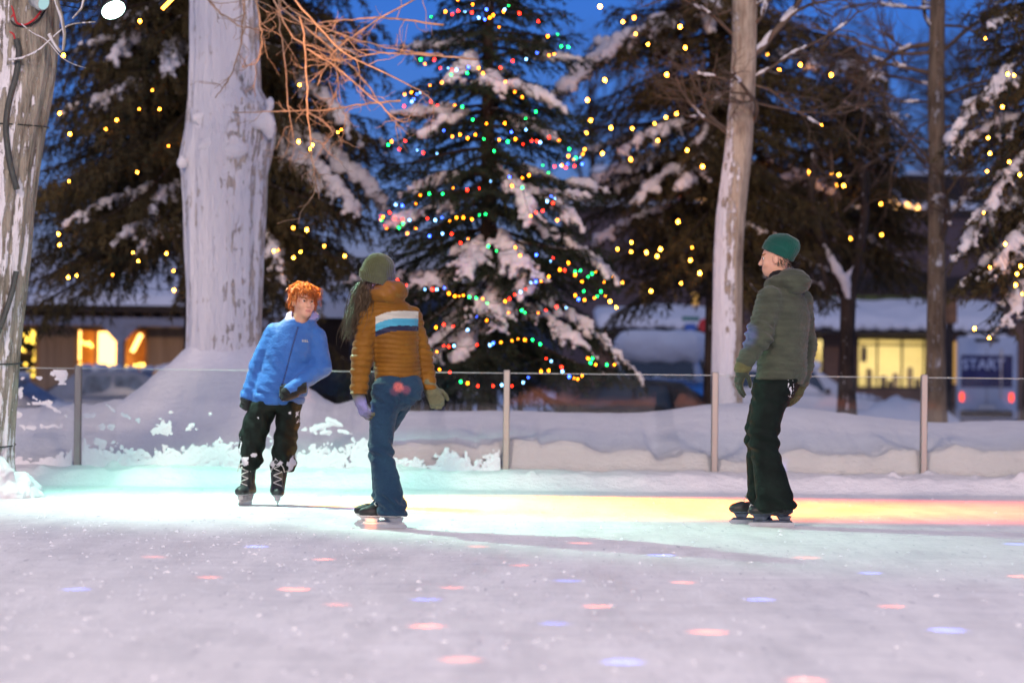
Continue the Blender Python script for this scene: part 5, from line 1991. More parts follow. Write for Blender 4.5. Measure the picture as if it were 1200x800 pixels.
def dj(v):
    z = v[:, 2]
    k = 1.0 * np.exp(-((z - g.z(533)) / .06) ** 2) + 1.2 * np.exp(-((z - g.z(590)) / .055) ** 2) + .8 * np.exp(-((z - g.z(468)) / .05) ** 2)
    f1 = .010 * k * np.sin(z * 85 + v[:, 0] * 45 + 4 * vn(v * 6, 2))
    crot = -.004 * np.exp(-((v[:, 0] - L(470, 450)[0]) / .006) ** 2) * (z > g.z(472))
    return f1 + .005 * fbm(v * A([12, 12, 6]), 7, 3) + .004 * np.clip(fbm(v * A([6, 6, 30]), 17, 2), 0, 1) + crot


skin(F, 'jeans', JEAN, wom, dj)
# patch pockets on the jeans' seat
for k, hd, bk, th, cu in (('l', hdl, (-.9, -.5, 0), -1, (.45, .55, .4)), ('r', hdr, (.2, -.95, .1), 1, (.75, .85, .5))):
    e, w_ = arms[k][1:]
    F = Field(w_ - .24, w_ + .2, .004)
    hn = hd / np.linalg.norm(hd)
    F.hand(w_ + hn * .02, hd, bk, th, cu, .95, 1.15)
    F.cap(w_ - hn * .03, w_ + hn * .04, .040, .036, .015)
    skin(F, 'glove', GLW, wom, lambda v: .0018 * fbm(v * 60, 2, 2))
skate(wom, L(449, 619.5), math.pi + .04, GREYL, WHITEP, LACEM)
skate(wom, L(441, 619.5) + A([0, .20, 0]), math.pi - .06, GREYL, WHITEP, LACEM)

# ====== boy in the blue jacket
g = Fig(309, 591.5)
boy = thing('person', 'ginger haired boy in a blue hooded jacket and snow dusted dark trousers, leaning sideways', 'person', g.w, local=True)
L = g.L
JB = fabric('blue_shell_cloth', (.034, .125, .39), 320, .12, .08, .6, .1, col2=(.027, .098, .32), crease=.6)
JBI = fabric('lavender_lining', (.30, .32, .62), 240, .3, .1)
ZIP = mat('zip_tape', (.012, .03, .12), .5, .2, 80)
LOGO = mat('grey_logo_patch', (.38, .40, .42), .5, .1, 30)
TB = fabric('dark_green_trouser', (.008, .011, .0095), 240, .3, .25, .85, 0, crease=.5)
HAIRG = mat('ginger_hair', (.50, .14, .022), .5, .25, 90, spec=.4, col2=(.30, .075, .012))
HAIRR = HAIRG
GLB = fabric('black_glove', (.012, .012, .013), 200, .4, .2)
hc = L(356.5, 354.5, -.05)
fw = A([.50, -.86, .02])
arms = dict(r=(L(322, 389, .0), L(303.5, 427, .03), L(289.5, 466, .0)), l=(L(372, 395, .0), L(377.5, 430, -.04), L(341, 459, -.21)))
hdr, hdl = A([-.16, -.05, -1]), A([-.85, -.25, -.30])
F = Field((-.30, -.42, .04), (.62, .30, 1.76), .006)
fr = F.head(hc, fw, (.06, .05, 1), 1.0)
F.cap(hc + A([-.005, .02, -.08]), L(350, 382), .052, .058, .03)
F.tower(g.st([(478, 323, 22, .09, 3), (440, 333, 22, .09, 3), (410, 341, 21, .09, 3), (390, 346, 23, .08, 3), (378, 349, 12, .06, 3)]), .03)
for k, hd, bk, th in (('r', hdr, (-.7, -.7, 0), 1), ('l', hdl, (.2, -.8, .6), -1)):
    a, e, w_ = arms[k]
    F.chain([a, e, w_], [.04, .036, .026], .03)
    F.hand(w_ + hd / np.linalg.norm(hd) * (-.035 if k == 'r' else -.045), hd, bk, th, (.8, .9, .6), .79 if k == 'r' else .64, .58)
for rows, dy in (([(478, 307, 11, .07), (495, 302, 11, .075), (516, 298, 10, .06), (546, 293, 8, .05), (574, 290, 6, .045)], 0), ([(478, 338, 9, .07), (495, 337, 10, .075), (516, 334, 10, .06), (546, 330, 8, .05), (576, 327, 6, .045)], 0)):
    F.tower(g.st(rows, dy), .04)
body = skin(F, 'body', [SKIN, LIP, BROW, EYEW, IRIS, SOCK], boy, None, face_mats(fr))
add_eyes(body, fr, (.25, 1, .05))
F = Field((-.30, -.42, .62), (.62, .30, 1.52), .0055)
F.tower(g.st([(474, 325, 30, .145, 4), (466, 326.5, 32, .15, 4), (450, 330.5, 32, .15, 4), (425, 338, 31, .145, 4), (405, 343, 31.5, .145, 4), (390, 346.5, 31, .125, 4), (380, 349, 24, .11, 4), (372, 351, 15, .095, 4)]), .03, .02)
for k, rr in (('r', (.072, .068, .054)), ('l', (.072, .070, .052))):
    a, e, w_ = arms[k]
    F.chain([a, e, w_], rr, .03)
# hood lying on the shoulders and standing collar, with the neck opening cut out
F.ell(L(354, 371, .05), (.125, .10, .058), .02)
F.tower([(L(352, 380)[2], L(352, 380)[0], -.02, .088, .088), (L(354, 366)[2], L(354, 366)[0] + .005, -.02, .086, .086)], .03, .012)
F.cap(L(352, 380, -.04), L(356, 358, -.06), .066, .076, .006, True)
ax_zip0, ax_zip1 = L(351, 383), L(330, 463)


def db(v):
    z = v[:, 2]
    ws = .006 * np.sin(z * 62 + v[:, 0] * 55 + 3.5 * vn(v * 5, 2)) * (np.exp(-((z - g.z(428)) / .09) ** 2) * .6 + np.exp(-((z - g.z(462)) / .05) ** 2) * .8)
    hem = -.009 * np.exp(-((z - (g.z(462) - .10 * (v[:, 0] - L(294, 462)[0]))) / .007) ** 2) * (v[:, 0] > L(302, 465)[0])
    t = np.clip((ax_zip0[2] - z) / (ax_zip0[2] - ax_zip1[2]), 0, 1)
    xz = ax_zip0[0] + (ax_zip1[0] - ax_zip0[0]) * t
    zp = -.007 * np.exp(-((v[:, 0] - xz) / .006) ** 2) * (v[:, 1] < -.03) * (z < ax_zip0[2])
    quilt = .0013 * np.abs(np.sin(z * math.pi / .052 + 1.5 * vn(v * 5, 8)))
    return ws + hem + zp + quilt + .006 * fbm(v * A([5, 5, 7]), 5, 3)


def mb_(c, n):
    z = c[:, 2]
    mi = np.zeros(len(c), np.int32)
    t = (ax_zip0[2] - z) / (ax_zip0[2] - ax_zip1[2])
    xz = ax_zip0[0] + (ax_zip1[0] - ax_zip0[0]) * t
    wl_ = arms['l'][2]
    nearcuff = np.linalg.norm(c - wl_, axis=1) < .09
    mi[(np.abs(c[:, 0] - xz) < .005) & (n[:, 1] < -.3) & (t > 0) & (t < 1.03) & ~nearcuff] = 1
    col = (z > g.z(377.5)) & (np.linalg.norm(c[:, :2] - L(354, 370, -.02)[:2], axis=1) < .125)
    mi[col & (n[:, 2] > -.35)] = 2
    for w_, e_ in ((arms['r'][2], arms['r'][1]), (arms['l'][2], arms['l'][1])):
        mi[(((c - w_) @ (e_ - w_)) / np.linalg.norm(e_ - w_) < -.012) & (np.linalg.norm(c - w_, axis=1) < .075)] = 3
    return mi


jk = skin(F, 'jacket', [JB, ZIP, JBI, GLB], boy, db, mb_)
# small sewn patch on the chest
q = L(359.5, 399.5)
Mz = rotframe((1, .12, -.08), (-.12, 1, 0), (.08, 0, 1))
bb = MB()
yq = min((v.co.y for v in jk.data.vertices if abs(v.co.x - q[0]) < .012 and abs(v.co.z - q[2]) < .012), default=-.15)
for k, (x0, x1, z0, z1) in enumerate(((-.024, -.017, -.01, .008), (-.013, -.006, -.01, .008), (-.002, .006, -.01, .008), (.010, .022, -.01, -.004), (.010, .016, -.004, .008))):
    bb.rbox((q[0] + (x0 + x1) / 2, yq - .001 + .12 * (x0 + x1) / 2, q[2] + (z0 + z1) / 2 - .06 * (x0 + x1) / 2), (x1 - x0, .006, z1 - z0), .0015)
lg = bb.build('logo', LOGO, jk)
# hair: a shaggy mop
Mh = fr[1]
F = Field(hc - .22, hc + .24, .006)
F.ell((0, -.016, .036), (.078, .098, .086), .01, fr=fr)
F.ell((0, -.06, -.02), (.074, .055, .075), .03, fr=fr)
F.add(lambda q_: np.maximum(.045 - q_[..., 1], q_[..., 2] - .062 + .0 * q_[..., 0]), (-.2, .045, -.3), (.2, .3, .062), .02, True, fr)
skin(F, 'hair', mat('ginger_hair_shade', (.26, .065, .010), .6, .3, 60), boy, lambda v: .008 * np.sin(np.arctan2(v[:, 0] - hc[0], v[:, 1] - hc[1]) * 26 + 3 * vn(v * 20, 2)) + .012 * fbm(v * 28, 2, 3))  # under-cap darkened in its colour for the shade between strands
rg = np.random.default_rng(5)
rts, tps, bw = [], [], []
for i in range(520):
    a = rg.uniform(-math.pi, math.pi)
    fr_ = abs(a)
    r0 = rg.uniform(.0, .075)
    top = A([r0 * math.sin(a), r0 * math.cos(a) - .01, .124 - r0 * r0 * 5])
    front = math.cos(a) > .45
    lz = rg.uniform(.012, .070) if front else rg.uniform(-.06, .075)
    tip = A([math.sin(a) * rg.uniform(.070, .094), math.cos(a) * rg.uniform(.090, .112) - .012, lz])
    rts.append(hc + Mh @ top)
    tps.append(hc + Mh @ tip)
    bw.append(Mh @ (A([math.sin(a), math.cos(a), .42]) * rg.uniform(.002, .032)))
strands(boy, rts, tps, bw, .0050, HAIRR, 'hair', .021, 6, 0, 8)
# trousers
F = Field((-.28, -.26, .15), (.50, .28, .95), .006)
F.tower(g.st([(464, 325, 28, .125), (472, 324, 29.5, .135), (481, 322, 27, .125)]), .03, .02)
F.tower(g.st([(470, 309, 16.5, .12), (485, 304, 17.2, .12), (500, 300, 17.5, .118), (520, 296.5, 16, .112), (535, 294.5, 14.5, .108), (549, 293.5, 13, .10)]), .02, .02)
F.tower(g.st([(470, 338.5, 15, .12), (485, 338, 13.8, .12), (500, 336, 13.4, .115), (520, 333.5, 14, .112), (537, 331.5, 14.6, .108), (552, 331, 14, .10)]), .02, .02)


def dtb(v):
    z = v[:, 2]
    k = .8 + 1.1 * np.exp(-((z - g.z(542)) / .06) ** 2)
    return .006 * k * np.sin(z * 44 + v[:, 0] * 40 + 4.5 * vn(v * 5, 2)) + .012 * fbm(v * A([9, 9, 4]), 7, 3)


def mtb(c, n):
    th = 1.0 - .85 * np.exp(-((c[:, 2] - g.z(543)) / .075) ** 2) + .3 * (n[:, 1] > .1)
    side = .22 * ((c[:, 0] > L(338, 500)[0]) | (c[:, 0] < L(290, 500)[0]))
    return (fbm(c * 16, 12, 4) > th - side).astype(np.int32)


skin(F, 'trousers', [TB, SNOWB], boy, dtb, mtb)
for k, hd, bk, th, cu in (('r', hdr, (-.7, -.7, 0), 1, (.8, .9, .6)), ('l', hdl, (.2, -.8, .6), -1, (.8, .9, .6))):
    w_ = arms[k][2]
    F = Field(w_ - .22, w_ + .2, .004)
    hn = hd / np.linalg.norm(hd)
    F.hand(w_ + hn * (-.035 if k == 'r' else -.045), hd, bk, th, cu, .80 if k == 'r' else .66, 1.05)
    skin(F, 'glove', GLB, boy, lambda v: .0015 * fbm(v * 60, 2, 2))
skate(boy, L(290, 591.5, 0) + A([-.01, -.05, 0]), -math.pi / 2 - .22, mat('black_hockey_boot', (.030, .033, .034), .45, .4, 30, .4, 60, .003), mat('pale_holder', (.62, .64, .62), .4, .1, 20), LACEM)
skate(boy, L(326, 592, -.03) + A([0, -.04, 0]), -math.pi / 2 + .12, MATS['black_hockey_boot'], MATS['pale_holder'], LACEM)
# ------------------------------------------------------------------ floodlights and cables on the left trunk
HOUS = mat('lamp_housing', (.03, .03, .032), .45, .2, 20, .2, 60, .003, metal=.6)
EM1 = emat('green_white_lens', (.62, 1, .88), 16)
EM2 = emat('orange_lens', (1, .30, .03), 14)
EM3 = emat('dim_lens', (.55, .85, .9), .8)


def axframe(d, roll=0):
    d = A(d, float) / np.linalg.norm(d)
    x = np.cross(d, [0, 0, 1.])
    x /= np.linalg.norm(x)
    z = np.cross(x, d)
    return rotframe(x, d, z)


def lathe(mb, prof, c, M, n=24, mi=0):
    """profile (along, radius) about the frame's middle axis"""
    a = np.arange(n) * 2 * math.pi / n
    rings = A([[[r * math.cos(t), u, r * math.sin(t)] for t in a] for u, r in prof]) @ np.asarray(M).T + A(c)
    mb.loft(rings[:, ::-1], mi)
    return mb


t = thing('floodlight', 'round floodlight glaring greenish white beside the cabled trunk', 'floodlight', LAMP1)
M = axframe((.42, -.50, -.76))
mb = lathe(MB(), [(-.13, .03), (-.12, .05), (-.05, .07), (0, .096), (.020, .099), (.022, .093)], LAMP1 - M[:, 1] * .03, M)
mb.build('housing', HOUS, t, smooth=True)
mb = lathe(MB(), [(0, .090), (.006, .090)], LAMP1 - M[:, 1] * .003, M)
mb.build('lens', EM1, t)
mb = MB().tube([LAMP1 + M[:, 0] * .12 - M[:, 1] * .03, LAMP1 + M[:, 0] * .12 + A([-.02, .1, .16]), LAMP1 - M[:, 0] * .12 + A([-.02, .1, .16]), LAMP1 - M[:, 0] * .12 - M[:, 1] * .03], .009, 6)
mb.tube([LAMP1 + A([-.02, .1, .16]), P(90, 3, 18.5), P(60, -2, 18.5)], .010, 6)
mb.build('bracket', HOUS, t)
t = thing('floodlight', 'orange glowing bar shaped floodlight hanging between the cabled trunk and thick white trunk', 'floodlight', LAMP2)
a, b_ = P(190, 11, 18.9), P(204, -3, 18.9)
mb = MB().tube([a + A([-.012, .03, .02]), b_ + A([-.012, .03, .02])], .034, 8)
mb.build('housing', HOUS, t)
MB().tube([a, b_], .014, 8).build('lens', EM2, t)
MB().tube([b_, P(230, -40, 20), P(235, -90, 23)], .008, 5).build('bracket', HOUS, t)
t = thing('floodlight', 'small pale lens floodlight strapped to the cabled trunk top', 'floodlight', P(50, 4, 18.25))
M = axframe((.75, -.55, -.35))
q = P(49, 3, 18.28)
lathe(MB(), [(-.10, .03), (-.09, .055), (0, .065), (.02, .06)], q, M).build('housing', mat('clear_grey_plastic', (.40, .45, .46), .3, .2, 20), t, smooth=True)
lathe(MB(), [(0, .05), (.005, .05)], q + M[:, 1] * .021, M).build('lens', EM3, t)

RW1 = W1 / FPX * D1 / 2
tab1s = sorted(tab1)


def on_trunk(px, py, out=.012):
    xr = np.interp(py, [r[0] for r in tab1s], [r[2] for r in tab1s])
    r_ = W1 / 2
    off = np.clip((px - (xr - r_)) / r_, -.99, .99)
    return P(px, py, D1 - RW1 * math.sqrt(1 - off * off) * .97 - out)


def trunk_line(pl, out, n=30):
    q = A([on_trunk(x, y, out) for x, y in pl])
    s = np.linspace(0, len(q) - 1, n)
    q2 = np.stack([np.interp(s, np.arange(len(q)), q[:, c]) for c in range(3)], -1)
    for _ in range(3):
        q2[1:-1] = .5 * q2[1:-1] + .25 * (q2[:-2] + q2[2:])
    return q2


REDC = mat('red_wire', (.45, .02, .03), .4, .1, 30)
BLKC = mat('black_wire', (.012, .012, .014), .4, .1, 30)
HOSE = mat('grey_hose', (.055, .060, .058), .55, .2, 20)
for nm, lab, pl, r, m_ in (('power_cable', 'red wire looping down the top of the cabled trunk', [(6, -8), (15, 10), (19, 28), (30, 30), (42, 22), (50, 10)], .0075, REDC), ('power_cable', 'short red wire tail hanging onto the grey hose', [(17, 16), (10, 24), (9, 36), (16, 40), (18, 48)], .007, REDC),
                           ('power_cable', 'black wire loop beneath the small pale lens floodlight', [(4, 2), (9, 20), (18, 31), (34, 31), (46, 24), (53, 12)], .0085, BLKC), ('cable_hose', 'thick grey hose running down the upper cabled trunk', [(19, 46), (23, 62), (19, 90), (10, 120), (6, 150), (11, 190), (20, 222)], .024, HOSE),
                           ('cable_hose', 'thick grey hose end lower on the cabled trunk, near the fence', [(19, 318), (15, 340), (8, 362), (0, 384), (-8, 400)], .022, HOSE)):
    q = trunk_line(pl, .02)
    t = MB().tube(q, r, 8).build(nm, m_, None, smooth=True)
    tag(t, lab, 'cable')
for py, lab in ((147, 'thin black strap round the cabled trunk beside the dark spruce'), (423, 'thin black strap round the cabled trunk level with the fence top'), (519, 'thin black strap round the cabled trunk just above its snow skirt')):
    xr = np.interp(py, [r[0] for r in tab1s], [r[2] for r in tab1s])
    c = P(xr - W1 / 2, py, D1)
    a = np.linspace(0, 2 * math.pi, 50)
    q = np.stack([c[0] + (RW1 + .018) * np.cos(a), D1 + (RW1 + .018) * np.sin(a), c[2] - .012 * np.cos(a) + .02 * np.sin(a)], -1)
    t = MB().tube(q, .006, 5, cap=False).build('strap', BLKC)
    tag(t, lab, 'strap')
q = A([P(x, y, 18.6) for x, y in ((52, 4), (70, 6), (92, 10), (114, 12))])
tag(MB().tube(q, .005, 5).build('power_cable', BLKC), 'thin dark wire from the cabled trunk to the glaring floodlight', 'cable')

# ------------------------------------------------------------------ the wooden shop with a porch
GZ0 = -.5


def bulbs(parent, pts, r, m_):
    src = None
    for p in pts:
        if src is None:
            src = MB().ell((0, 0, 0), (1, 1, 1), 8, 6).build('bulb', m_, smooth=True)
            o = src
        else:
            o = src.copy()
            COL.objects.link(o)
        o.parent = parent
        o.location = tuple(A(p) - A(WLOC[parent.name]))
        o.scale = (r, r, r)


WOODV = None
m, nt, b, ob = newmat('brown_board_siding')
bn = nt.noise(nt.mapping(ob, (1, 1, .08)), 5, 5, .6)
nt.link(nt.mix(nt.ramp(bn, [(.3, 0.), (.7, 1.)]), (.47, .30, .165), (.28, .17, .09)), b.inputs['Base Color'])
b.inputs['Roughness'].default_value = .8
nt.link(nt.bump(bn, .4, .02), b.inputs['Normal'])
WOODV = m
TRIMB = mat('grey_blue_trim', (.22, .24, .30), .6, .1, 6)
DARKW = mat('dark_wood', (.045, .032, .024), .8, .3, 5, .3, 20, .01, stretch=(.2, 1, 1))
ORW = mat('orange_wood', (.50, .22, .065), .6, .15, 5, stretch=(1, 1, .2))
INW = mat('warm_interior', (.62, .34, .12), .7, .2, 2.5)
LAMPW = emat('shop_lamp', (1, .52, .14), 7)
LAMPG = emat('small_shop_bulb', (1, .60, .10), 9)
GLASSW = mat('window_glass', (.02, .02, .02), .08, 0, 5)
m, nt, b, ob = newmat('pane_glass')
nt.n.remove(b)
tr = nt.n.new('ShaderNodeBsdfTransparent')
tr.inputs[0].default_value = (.9, .9, .88, 1)
gl = nt.n.new('ShaderNodeBsdfGlossy')
gl.inputs['Roughness'].default_value = .03
mx = nt.n.new('ShaderNodeMixShader')
mx.inputs[0].default_value = .07
nt.link(tr.outputs[0], mx.inputs[1])
nt.link(gl.outputs[0], mx.inputs[2])
nt.link(mx.outputs[0], nt.n['Material Output'].inputs[0])
PANE = m


def wall_with_holes(mb, x0, x1, z0, z1, y, holes, th=.15, mi=0):
    """a wall facing -y with rectangular openings (x0,x1,z0,z1)"""
    xs_ = sorted({x0, x1, *[h[0] for h in holes], *[h[1] for h in holes]})
    zs_ = sorted({z0, z1, *[h[2] for h in holes], *[h[3] for h in holes]})
    for i in range(len(xs_) - 1):
        for j in range(len(zs_) - 1):
            cx, cz = (xs_[i] + xs_[i + 1]) / 2, (zs_[j] + zs_[j + 1]) / 2
            if any(h[0] < cx < h[1] and h[2] < cz < h[3] for h in holes):
                continue
            mb.box((cx, y + th / 2, cz), (xs_[i + 1] - xs_[i], th, zs_[j + 1] - zs_[j]), mi)


def room(parent, name, x0, x1, z0, z1, y0, y1, m_):
    mb = MB()
    v = [(x0, y0, z0), (x1, y0, z0), (x1, y0, z1), (x0, y0, z1), (x0, y1, z0), (x1, y1, z0), (x1, y1, z1), (x0, y1, z1)]
    mb.add(v, [[4, 5, 6, 7], [0, 1, 5, 4], [3, 7, 6, 2], [0, 4, 7, 3], [1, 2, 6, 5]])
    return mb.build(name, m_, parent)


def window(parent, x0, x1, z0, z1, y, frame_m, bars_x=(), bars_z=(), fw=.09, inner=None):
    mb = MB()
    for (a, b_, c, d_) in ((x0, x0 + fw, z0, z1), (x1 - fw, x1, z0, z1), (x0 + fw, x1 - fw, z0, z0 + fw), (x0 + fw, x1 - fw, z1 - fw, z1)):
        mb.box(((a + b_) / 2, y + .02, (c + d_) / 2), (b_ - a, .10, d_ - c))
    for bx_ in bars_x:
        mb.box((bx_, y + .023, (z0 + z1) / 2), (.06, .07, z1 - z0 - 2 * fw - .004))
    for bz_ in bars_z:
        mb.box(((x0 + x1) / 2, y + .026, bz_), (x1 - x0 - 2 * fw - .004, .06, .05))
    f = mb.build('window', frame_m, parent)
    MB().add([(x0 + fw, y + .05, z0 + fw), (x1 - fw, y + .05, z0 + fw), (x1 - fw, y + .05, z1 - fw), (x0 + fw, y + .05, z1 - fw)], [[0, 1, 2, 3]]).build('pane', inner or PANE, f)
    return f


def roofsnow(parent, x0, x1, y0, z0, y1, z1, th, h=.09, name='roof_snow', amp=.06, m_=None):
    nx, ny = max(4, int((x1 - x0) / h)), max(4, int(math.hypot(y1 - y0, z1 - z0) / h))
    u, v = np.meshgrid(np.linspace(0, 1, nx), np.linspace(0, 1, ny))
    X_, Y_ = x0 + (x1 - x0) * u, y0 + (y1 - y0) * v
    e = np.minimum(np.minimum(u * (x1 - x0), (1 - u) * (x1 - x0)), np.minimum(v, 1 - v) * math.hypot(y1 - y0, z1 - z0))
    rnd = np.sqrt(np.clip(1 - (1 - np.clip(e / .22, 0, 1)) ** 2, 0, 1))
    q = np.stack([X_, Y_, 0 * X_], -1)
    Z_ = z0 + (z1 - z0) * v + th * rnd * (1 + .35 * fbm(q * .6, 5, 3)) + amp * fbm(q * 1.6, 8, 3) * rnd
    Y2 = Y_ - .07 * (v < .02) * (1 + fbm(q * A([1.2, 0, 0]), 3, 2))
    return MB().grid(np.stack([X_, Y2, Z_], -1)).build(name, m_ or SNOW, parent, smooth=True)


BY = 60.0
X0, X1 = P(-120, 430, BY)[0], P(425, 430, BY)[0]
eave = P(140, 361, BY - 1.5)[2]
shop = thing('wooden_shop', 'low brown board shop with snowy roof, porch and glowing orange windows', 'building', ((X0 + X1) / 2, BY, GZ0))
w1 = [P(88, 383, BY), P(174, 447, BY)]
w2 = [P(-20, 380, BY), P(45, 446, BY)]
hol = [(w1[0][0], w1[1][0], w1[1][2], w1[0][2]), (w2[0][0], w2[1][0], w2[1][2], w2[0][2])]
mb = MB()
wall_with_holes(mb, X0, X1, GZ0, eave + .25, BY, hol)
x = X0 + .1
while x < X1:
    for za, zb in ([(GZ0, eave + .2)] if not any(h[0] - .12 < x < h[1] + .12 for h in hol) else [(GZ0, hol[0][2] - .12), (hol[0][3] + .12, eave + .2)]):
        mb.box((x, BY - .018, (za + zb) / 2), (.05, .03, zb - za))
    x += .30
mb.box(((X0 + X1) / 2, BY + 6.1, GZ0 + 1.4), (X1 - X0, 7.6, 2.8))
wl_ = mb.build('wall', WOODV, shop)
wn1 = window(shop, *hol[0], BY, ORW, (P(112, 400, BY)[0], P(146, 400, BY)[0]), ())
window(shop, *hol[1], BY, ORW, (), ((hol[1][2] + hol[1][3]) / 2,))
for k, h in enumerate(hol):
    room(shop, 'shop_room', h[0] - .2, h[1] + .2, h[2] - .05, h[3] + .1, BY + .16, BY + 1.9, INW if k == 0 else mat('dim_interior', (.10, .08, .05), .8, .3, 3))
h = hol[0]


def wpx(x, y, d):
    return P(x, y, d)


def panel(parent, name, x0, x1, y0, y1, d, m_, th=.03):
    a, b_ = P(x0, y1, d), P(x1, y0, d)
    return MB().box(((a[0] + b_[0]) / 2, d, (a[2] + b_[2]) / 2), (b_[0] - a[0], th, b_[2] - a[2])).build(name, m_, parent)


panel(shop, 'lit_doorway', 115, 137, 389, 430, BY + 1.6, LAMPW)
panel(shop, 'lit_doorway', 87, 95, 384, 422, BY + 1.2, LAMPW)
bulbs(shop, [P(x, y, BY + .8) for x, y in ((97, 401), (101, 403), (104, 402), (107, 405), (93, 400))] + [P(90 + i * 5.2 + random.uniform(-1, 1), 428 + random.uniform(-2, 5), BY + .7) for i in range(16)], .042, LAMPG)
mb = MB().tube([P(155, 412, BY + 1.0), P(160, 402, BY + 1.0), P(164, 394, BY + 1.0), P(166, 392, BY + 1.0)], .06, 6)
mb.build('tube_lamp', LAMPW, shop)
bulbs(shop, [P(random.uniform(24, 42), random.uniform(388, 440), BY + .8) for i in range(26)], .04, emat('yellow_fairy_bulb', (1, .62, .08), 5))
mb = MB()
mb.box(((X0 + X1) / 2, BY - 1.4, eave - .02), (X1 - X0 + .6, .14, .14))
mb.build('gutter', DARKW, shop)
mb = MB()
mb.box(((X0 + X1) / 2, BY - 1.2, eave - .32), (X1 - X0, .16, .20))
mb.build('porch_beam', TRIMB, shop)
for k in range(24):
    MB().box((X0 + .3 + k * (X1 - X0 - .6) / 23, BY - .72, eave - .135), (.09, 1.3, .12)).build('rafter', DARKW, shop)
for px in (-60, 140.5, 330):
    x = P(px, 420, BY - 1.2)[0]
    po = MB().box((x, BY - 1.2, (GZ0 + eave - .42) / 2), (.17, .17, eave - .42 - GZ0)).build('porch_post', TRIMB, shop)
    MB().prism([(-.45, .0), (.45, 0), (.10, -.38), (-.10, -.38)], -.05, .05, 0, None, (x, BY - 1.2, eave - .425)).build('bracket', TRIMB, po)
rz = P(140, 312, BY + 3)[2]
mb = MB()
mb.add([(X0 - .3, BY - 1.45, eave + .06), (X1 + .3, BY - 1.45, eave + .06), (X1 + .3, BY + 4, rz), (X0 - .3, BY + 4, rz), (X0 - .3, BY + 10.5, eave), (X1 + .3, BY + 10.5, eave)], [[0, 1, 2, 3], [3, 2, 5, 4]])
rf = mb.build('roof', DARKW, shop)
roofsnow(rf, X0 - .35, X1 + .35, BY - 1.52, eave + .07, BY + 4.05, rz + .02, .24, .12)

# small dark shed behind the boy
SY = 37.0
a, b_ = P(326, 373, SY), P(414, 373, SY)
shed = thing('garden_shed', 'dark low shed with pale snow roof behind the boy in blue', 'shed', ((a[0] + b_[0]) / 2, SY, GZ0))
mb = MB().box(((a[0] + b_[0]) / 2, SY + .8, (GZ0 + a[2]) / 2), (b_[0] - a[0] - .1, 1.6, a[2] - GZ0))
for k in range(9):
    mb.box((a[0] + .1 + k * (b_[0] - a[0] - .2) / 8, SY - .012, (GZ0 + a[2]) / 2), (.03, .03, a[2] - GZ0 - .02))
mb.build('wall', DARKW, shed)
top = P(370, 350, SY)[2]
rf = MB().add([(a[0] - .12, SY - .2, a[2]), (b_[0] + .12, SY - .2, a[2]), (b_[0] + .12, SY + 1.7, a[2] + .2), (a[0] - .12, SY + 1.7, a[2] + .2)], [[0, 1, 2, 3]]).build('roof', DARKW, shed)
roofsnow(rf, a[0] - .14, b_[0] + .14, SY - .24, a[2] + .012, SY + 1.7, a[2] + .21, .24, .05, amp=.04)

# dark plank wall behind the glass
FYW = 41.0
a, b_ = P(405, 439, FYW), P(553, 439, FYW)
pf = thing('plank_fence', 'dark low plank fence seen through the glass beside the lit spruce', 'fence', ((a[0] + b_[0]) / 2, FYW, GZ0))
mb = MB()
n = 18
for k in range(n):
    w_ = (b_[0] - a[0]) / n
    mb.box((a[0] + w_ * (k + .5), FYW + .01 * (k % 2), (GZ0 + a[2] - .02 * (k % 3)) / 2), (w_ - .012, .03, a[2] - .02 * (k % 3) - GZ0))
mb.build('plank_panel', DARKW, pf)
for px in (407, 455, 504, 551):
    x = P(px, 439, FYW)[0]
    MB().box((x, FYW + .08, (GZ0 + a[2] + .03) / 2), (.10, .10, a[2] + .03 - GZ0)).build('post', DARKW, pf)

# thin dark post and small pillar near the lit spruce
t = thing('metal_post', 'thin dark metal post behind the glass beside the lit spruce trunk', 'post', P(610, 480, 34))
q = P(610, 420, 34)
MB().tube([(q[0], 34, GZ0), (q[0], 34, q[2])], .045, 10).build('shaft', HOUS, t)
MB().ell((q[0], 34, q[2]), (.07, .07, .05), 10, 6).build('cap', HOUS, t)
t = thing('brick_pillar', 'small brown brick pillar seen through the glass behind the spruce lights', 'pillar', (P(687, 460, 46)[0], 46, GZ0))
q = P(687, 436, 46)
BRICKR = None
m, nt, b, ob = newmat('brown_brick')
br = nt.n.new('ShaderNodeTexBrick')
br.inputs['Color1'].default_value = (.21, .095, .055, 1)
br.inputs['Color2'].default_value = (.15, .07, .045, 1)
br.inputs['Mortar'].default_value = (.16, .13, .11, 1)
br.inputs['Scale'].default_value = 1
br.inputs['Mortar Size'].default_value = .012
br.inputs['Brick Width'].default_value = .22
br.inputs['Row Height'].default_value = .075
nt.link(nt.mapping(ob, rot=(R(90), 0, 0)), br.inputs['Vector'])
nt.link(br.outputs[0], b.inputs['Base Color'])
b.inputs['Roughness'].default_value = .85
BRICKR = m
MB().box((q[0], 46, (GZ0 + q[2]) / 2), (.5, .5, q[2] - GZ0)).build('shaft', BRICKR, t)
MB().rbox((q[0], 46, q[2] + .04), (.6, .6, .08), .015).build('cap', mat('stone_cap', (.3, .29, .28), .8, .2, 8), t)

